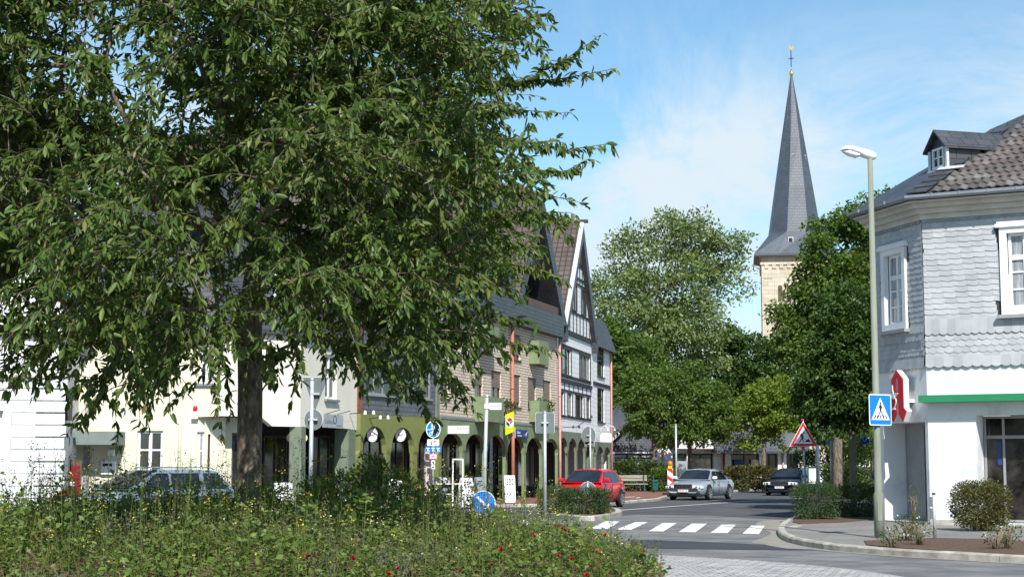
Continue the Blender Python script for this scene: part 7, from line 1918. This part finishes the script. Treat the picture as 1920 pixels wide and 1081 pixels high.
def blades(P, D, L, w, rg):
    """thin stems: crossed ribbons from P along D"""
    n = len(P); D = D / np.linalg.norm(D, axis=1, keepdims=True); a = np.cross(D, rg.normal(0, 1, (n, 3))); a /= np.linalg.norm(a, axis=1, keepdims=True); b = np.cross(D, a)
    V = np.stack([P - a * w, P + a * w, P + D * L[:, None] * 1.0 + a * w * .4, P + D * L[:, None] - a * w * .4, P - b * w, P + b * w, P + D * L[:, None] + b * w * .4, P + D * L[:, None] - b * w * .4], 1)
    base = (np.arange(n) * 8)[:, None, None]; F = [(np.array([[0, 1, 2, 3], [4, 5, 6, 7]])[None] + base).reshape(-1, 4)]
    return V.reshape(-1, 3), F
mound_v = np.vectorize(mound)
def spots(n, rmax=.99, pw=.5):
    r = br.random(n) ** pw * rmax * BED_R; t = br.uniform(0, 6.2832, n); x, y = BED_C.x + r * np.cos(t), BED_C.y + r * np.sin(t)
    k = (np.abs(x) < y * .345 + .3); x, y = x[k], y[k]; return np.stack([x, y, mound_v(x, y) + .02], 1)
def field(x, y, s=0.0): return np.sin(1.3 * x + .7 * y + s) * np.cos(.9 * y - .6 * x + 2 * s) + .5 * np.sin(2.9 * x - 2.1 * y + s)
acc = Acc()
hs = lambda S: np.clip(1.0 - .17 * (S[:, 0] + 1.6), .40, .88)      # the planting gets lower towards the street
# low leafy ground layer: drifts of different weeds with bare patches between
drift = lambda S, s_: field(S[:, 0], S[:, 1], s_)
for mi, n_, s_, lo, z_, za_, asp, k, hgt in ((0, 3600, 0., -.35, .035, .085, .32, 14, .30), (5, 3400, 3., -.10, .04, .105, .30, 14, .38), (6, 3000, 6., -.05, .03, .07, .34, 14, .22), (1, 600, 8., .5, .035, .075, .30, 12, .2), (7, 900, 10., .35, .04, .09, .30, 10, .18)):
    S_ = spots(n_); S_ = S_[drift(S_, s_) > lo]
    P = np.repeat(S_, k, 0) + br.normal(0, .06, (len(S_) * k, 3)) * np.array([1, 1, .0]); P[:, 2] += br.random(len(P)) ** 1.3 * hgt * np.repeat(br.uniform(.5, 1.6, len(S_)) * hs(S_) * np.clip(1 + .75 * drift(S_, 9.), .35, 2.0), k)
    sz = np.repeat(br.uniform(z_, za_, len(S_)), k) * br.uniform(.6, 1.25, len(P))
    V, F = leaves(P, br.normal(0, 1, (len(P), 3)) * np.array([1, 1, .35]) + np.array([0, -.1, .35]), sz, asp, br, '4'); acc.add(V, F, mi)
# upright leafy stems
S_ = spots(2900); hh = br.uniform(.2, .5, len(S_)) * (1 + .5 * field(S_[:, 0], S_[:, 1], 2)); hh = np.clip(hh, .1, .62) * hs(S_); D = np.tile([0., 0, 1], (len(S_), 1)) + br.normal(0, .2, (len(S_), 3)); D /= np.linalg.norm(D, axis=1, keepdims=True)
V, F = blades(S_, D, hh, .0035, br); acc.add(V, F, 0)
k = 12; f_ = np.tile(np.linspace(.2, 1, k), len(S_)); P = np.repeat(S_, k, 0) + np.repeat(D, k, 0) * (np.repeat(hh, k) * f_)[:, None]
sz = np.repeat(br.uniform(.04, .10, len(S_)), k) * (1.15 - .5 * f_); V, F = leaves(P, br.normal(0, 1, (len(P), 3)) * np.array([1, 1, .3]) + np.array([0, 0, .15]), sz, .22, br, '4')
sel = np.repeat(field(S_[:, 0], S_[:, 1], 5) > .1, k); Vr = V.reshape(-1, 4, 3)
for q, mi in ((sel, 5), (~sel, 0)): acc.add(Vr[q].reshape(-1, 3), [(LEAF4_Q[None] + (np.arange(q.sum()) * 4)[:, None, None]).reshape(-1, 4)], mi)
# grey feathery drifts (lavender, yarrow)
S_ = spots(1000); S_ = S_[field(S_[:, 0], S_[:, 1], 4) > .45]; k = 9; hh = np.repeat(br.uniform(.2, .42, len(S_)), k)
P = np.repeat(S_, k, 0) + br.normal(0, .03, (len(S_) * k, 3)) * np.array([1, 1, 0]); D = br.normal(0, .35, (len(P), 3)) + np.array([0, 0, 1.]); V, F = blades(P, D, hh, .004, br); acc.add(V, F, 1)
Dn = D / np.linalg.norm(D, axis=1, keepdims=True)
for q in (.5, .8, 1.0): V, F = leaves(P + Dn * (hh * q)[:, None], br.normal(0, 1, P.shape) + np.array([0, 0, .6]), br.uniform(.025, .05, len(P)), .25, br, '4'); acc.add(V, F, 1)
# grasses and dry stalks
QB = np.array([[0, 1, 2, 3], [4, 5, 6, 7]])
S_ = spots(900); k = 6; P = np.repeat(S_, k, 0) + br.normal(0, .03, (len(S_) * k, 3)) * np.array([1, 1, 0]); D = br.normal(0, .32, (len(P), 3)) + np.array([0, 0, 1.])
V, F = blades(P, D, br.uniform(.15, .5, len(P)) * hs(P), .0035, br); m = (br.random(len(P)) < .4)
for q, mi in ((m, 2), (~m, 5)): acc.add(V.reshape(-1, 8, 3)[q].reshape(-1, 3), [(QB[None] + (np.arange(q.sum()) * 8)[:, None, None]).reshape(-1, 4)], mi)
# tall skyline stems with seed heads and small flowers
S_ = spots(1600, .97); hh = br.uniform(.4, 1.2, len(S_)) * hs(S_) * (1 + .25 * field(S_[:, 0], S_[:, 1], 7)); D = np.tile([0., 0, 1], (len(S_), 1)) + br.normal(0, .10, (len(S_), 3)); D /= np.linalg.norm(D, axis=1, keepdims=True)
V, F = blades(S_, D, hh, .0035, br); acc.add(V, F, 0)
k = 16; f_ = br.uniform(.15, 1, len(S_) * k); P = np.repeat(S_, k, 0) + np.repeat(D, k, 0) * (np.repeat(hh, k) * f_)[:, None] + br.normal(0, .022, (len(S_) * k, 3)); V, F = leaves(P, br.normal(0, 1, P.shape) + np.array([0, 0, .2]), br.uniform(.02, .05, len(P)), .22, br, '4'); acc.add(V, F, 0)
top = S_ + D * hh[:, None]
for mi, frac, n_, s_ in ((3, .3, 6, .017), (4, .06, 6, .018), (2, .5, 8, .018)):
    q = br.random(len(top)) < frac; T_ = top[q]; P = np.repeat(T_, n_, 0) + br.normal(0, .025, (len(T_) * n_, 3)); V, F = leaves(P, br.normal(0, 1, P.shape), np.full(len(P), s_), .5, br, '4'); acc.add(V, F, mi)
# scattered little flowers low down
for mi, n_, s_ in ((3, 200, .02), (4, 110, .02)):
    S_ = spots(n_); S_[:, 2] += br.uniform(.1, .4, len(S_)); P = np.repeat(S_, 5, 0); V, F = leaves(P, br.normal(0, 1, P.shape) + np.array([0, -.4, .6]), np.full(len(P), s_), .45, br, '4'); acc.add(V, F, mi)
o = acc.build("bed_planting", [M['weed_leaf'], M['weed_grey'], M['weed_dry'], M['petal_yellow'], M['petal_white'], M['weed_fresh'], M['weed_low'], M['weed_red']])
tag(o, "dense wild planting of weeds, grasses and small flowers covering the roundabout mound", "ground cover", None, "stuff")
# red poppies and roses one can count
def bed_hit(px, py, h):
    for d in np.arange(15.5, 28, .03):
        p = at(px, py, float(d))
        if math.hypot(p.x - BED_C.x, p.y - BED_C.y) < BED_R * 1.05 and p.z <= mound(p.x, p.y) + h: return p
    return None
def red_flower(px, py, r, label, mat_='petal_red'):
    h = .34; p = bed_hit(px, py, h)
    if p is None: return
    zb = mound(p.x, p.y); t = thing("red_flower", label, "flower", (p.x, p.y, zb), 0, "red flowers blooming in the bed"); rg = np.random.default_rng(px)
    n = 16; v = rg.normal(0, 1, (n, 3)); v[:, 2] = np.abs(v[:, 2]) * .7; v[:, 1] -= .3
    V, F = leaves(np.tile([0, 0, p.z - zb], (n, 1)) - v * r * .1, v, np.full(n, r), .48, rg, '6'); np_mesh("petals", V, F, M[mat_], t)
    mb = MB(); mb.tube([(0, .01, 0), (.01, .01, (p.z - zb) * .6), (0, 0, p.z - zb)], .004, 5); mb.build("stem", M['weed_leaf'], t)
REDS = [(576, 1042, .05), (662, 1047, .065), (729, 1077, .06), (745, 1065, .04), (940, 1030, .06), (922, 1057, .04), (1003, 1004, .055), (1007, 972, .045), (1040, 985, .045), (1054, 990, .045), (1066, 996, .04), (1085, 1000, .04), (1136, 1003, .055), (1108, 1030, .045), (1121, 1034, .05), (1072, 1047, .05), (1047, 1041, .04), (1207, 1033, .035), (1190, 1020, .03), (1100, 1077, .05), (1125, 1050, .035), (862, 1070, .035)]
for i, (px, py, r) in enumerate(REDS):
    red_flower(px, py, r * .8, "small red flower blooming low among the bed weeds")
for i, (px, d, hz, rx, fl, lab) in enumerate(((700, 24.8, 1.15, .42, ('petal_pink', 12, .055), "tall rose bush with pink blooms before the first olive arch"), (650, 25.2, .9, .38, ('petal_yellow', 7, .06), "rose bush with pale yellow blooms left of the pink one"), (752, 25.2, .95, .34, ('petal_pink', 12, .05), "rose bush with deep pink blooms before the second arch"), (800, 25.0, .75, .36, ('petal_yellow', 10, .055), "low rose bush with orange-yellow blooms below the cycle sign"), (598, 25.0, .8, .3, ('petal_yellow', 5, .045), "dark leafy rose bush at the foot of the give-way post"), (500, 24.0, .55, .3, ('petal_yellow', 14, .035), "yellow flowering bush right of the cherry trunk"), (930, 25.8, .62, .36, None, "bright yellow-green shrub beside the street-name post"), (1062, 26.0, .5, .34, None, "yellow-green shrub at the right shoulder of the bed"), (425, 24.5, .5, .35, ('petal_yellow', 10, .03), "loose yellow-flowered bush left of the cherry trunk"), (330, 25.0, .42, .4, ('petal_white', 8, .03), "thin bush in front of the pale estate car"))):
    b = at(px, 872, d); shrub("rose_bush" if fl and 'rose' in lab else "bed_shrub", lab, px, 900, d, rx, rx * .9, hz, 'leaf_green' if fl else 'leaf_yellowgreen', int(1500 * hz * rx / .3), .055, 200 + i, mound(b.x, d) - .02, cat="bush", aspect=.28, flower=fl, upright=.5)
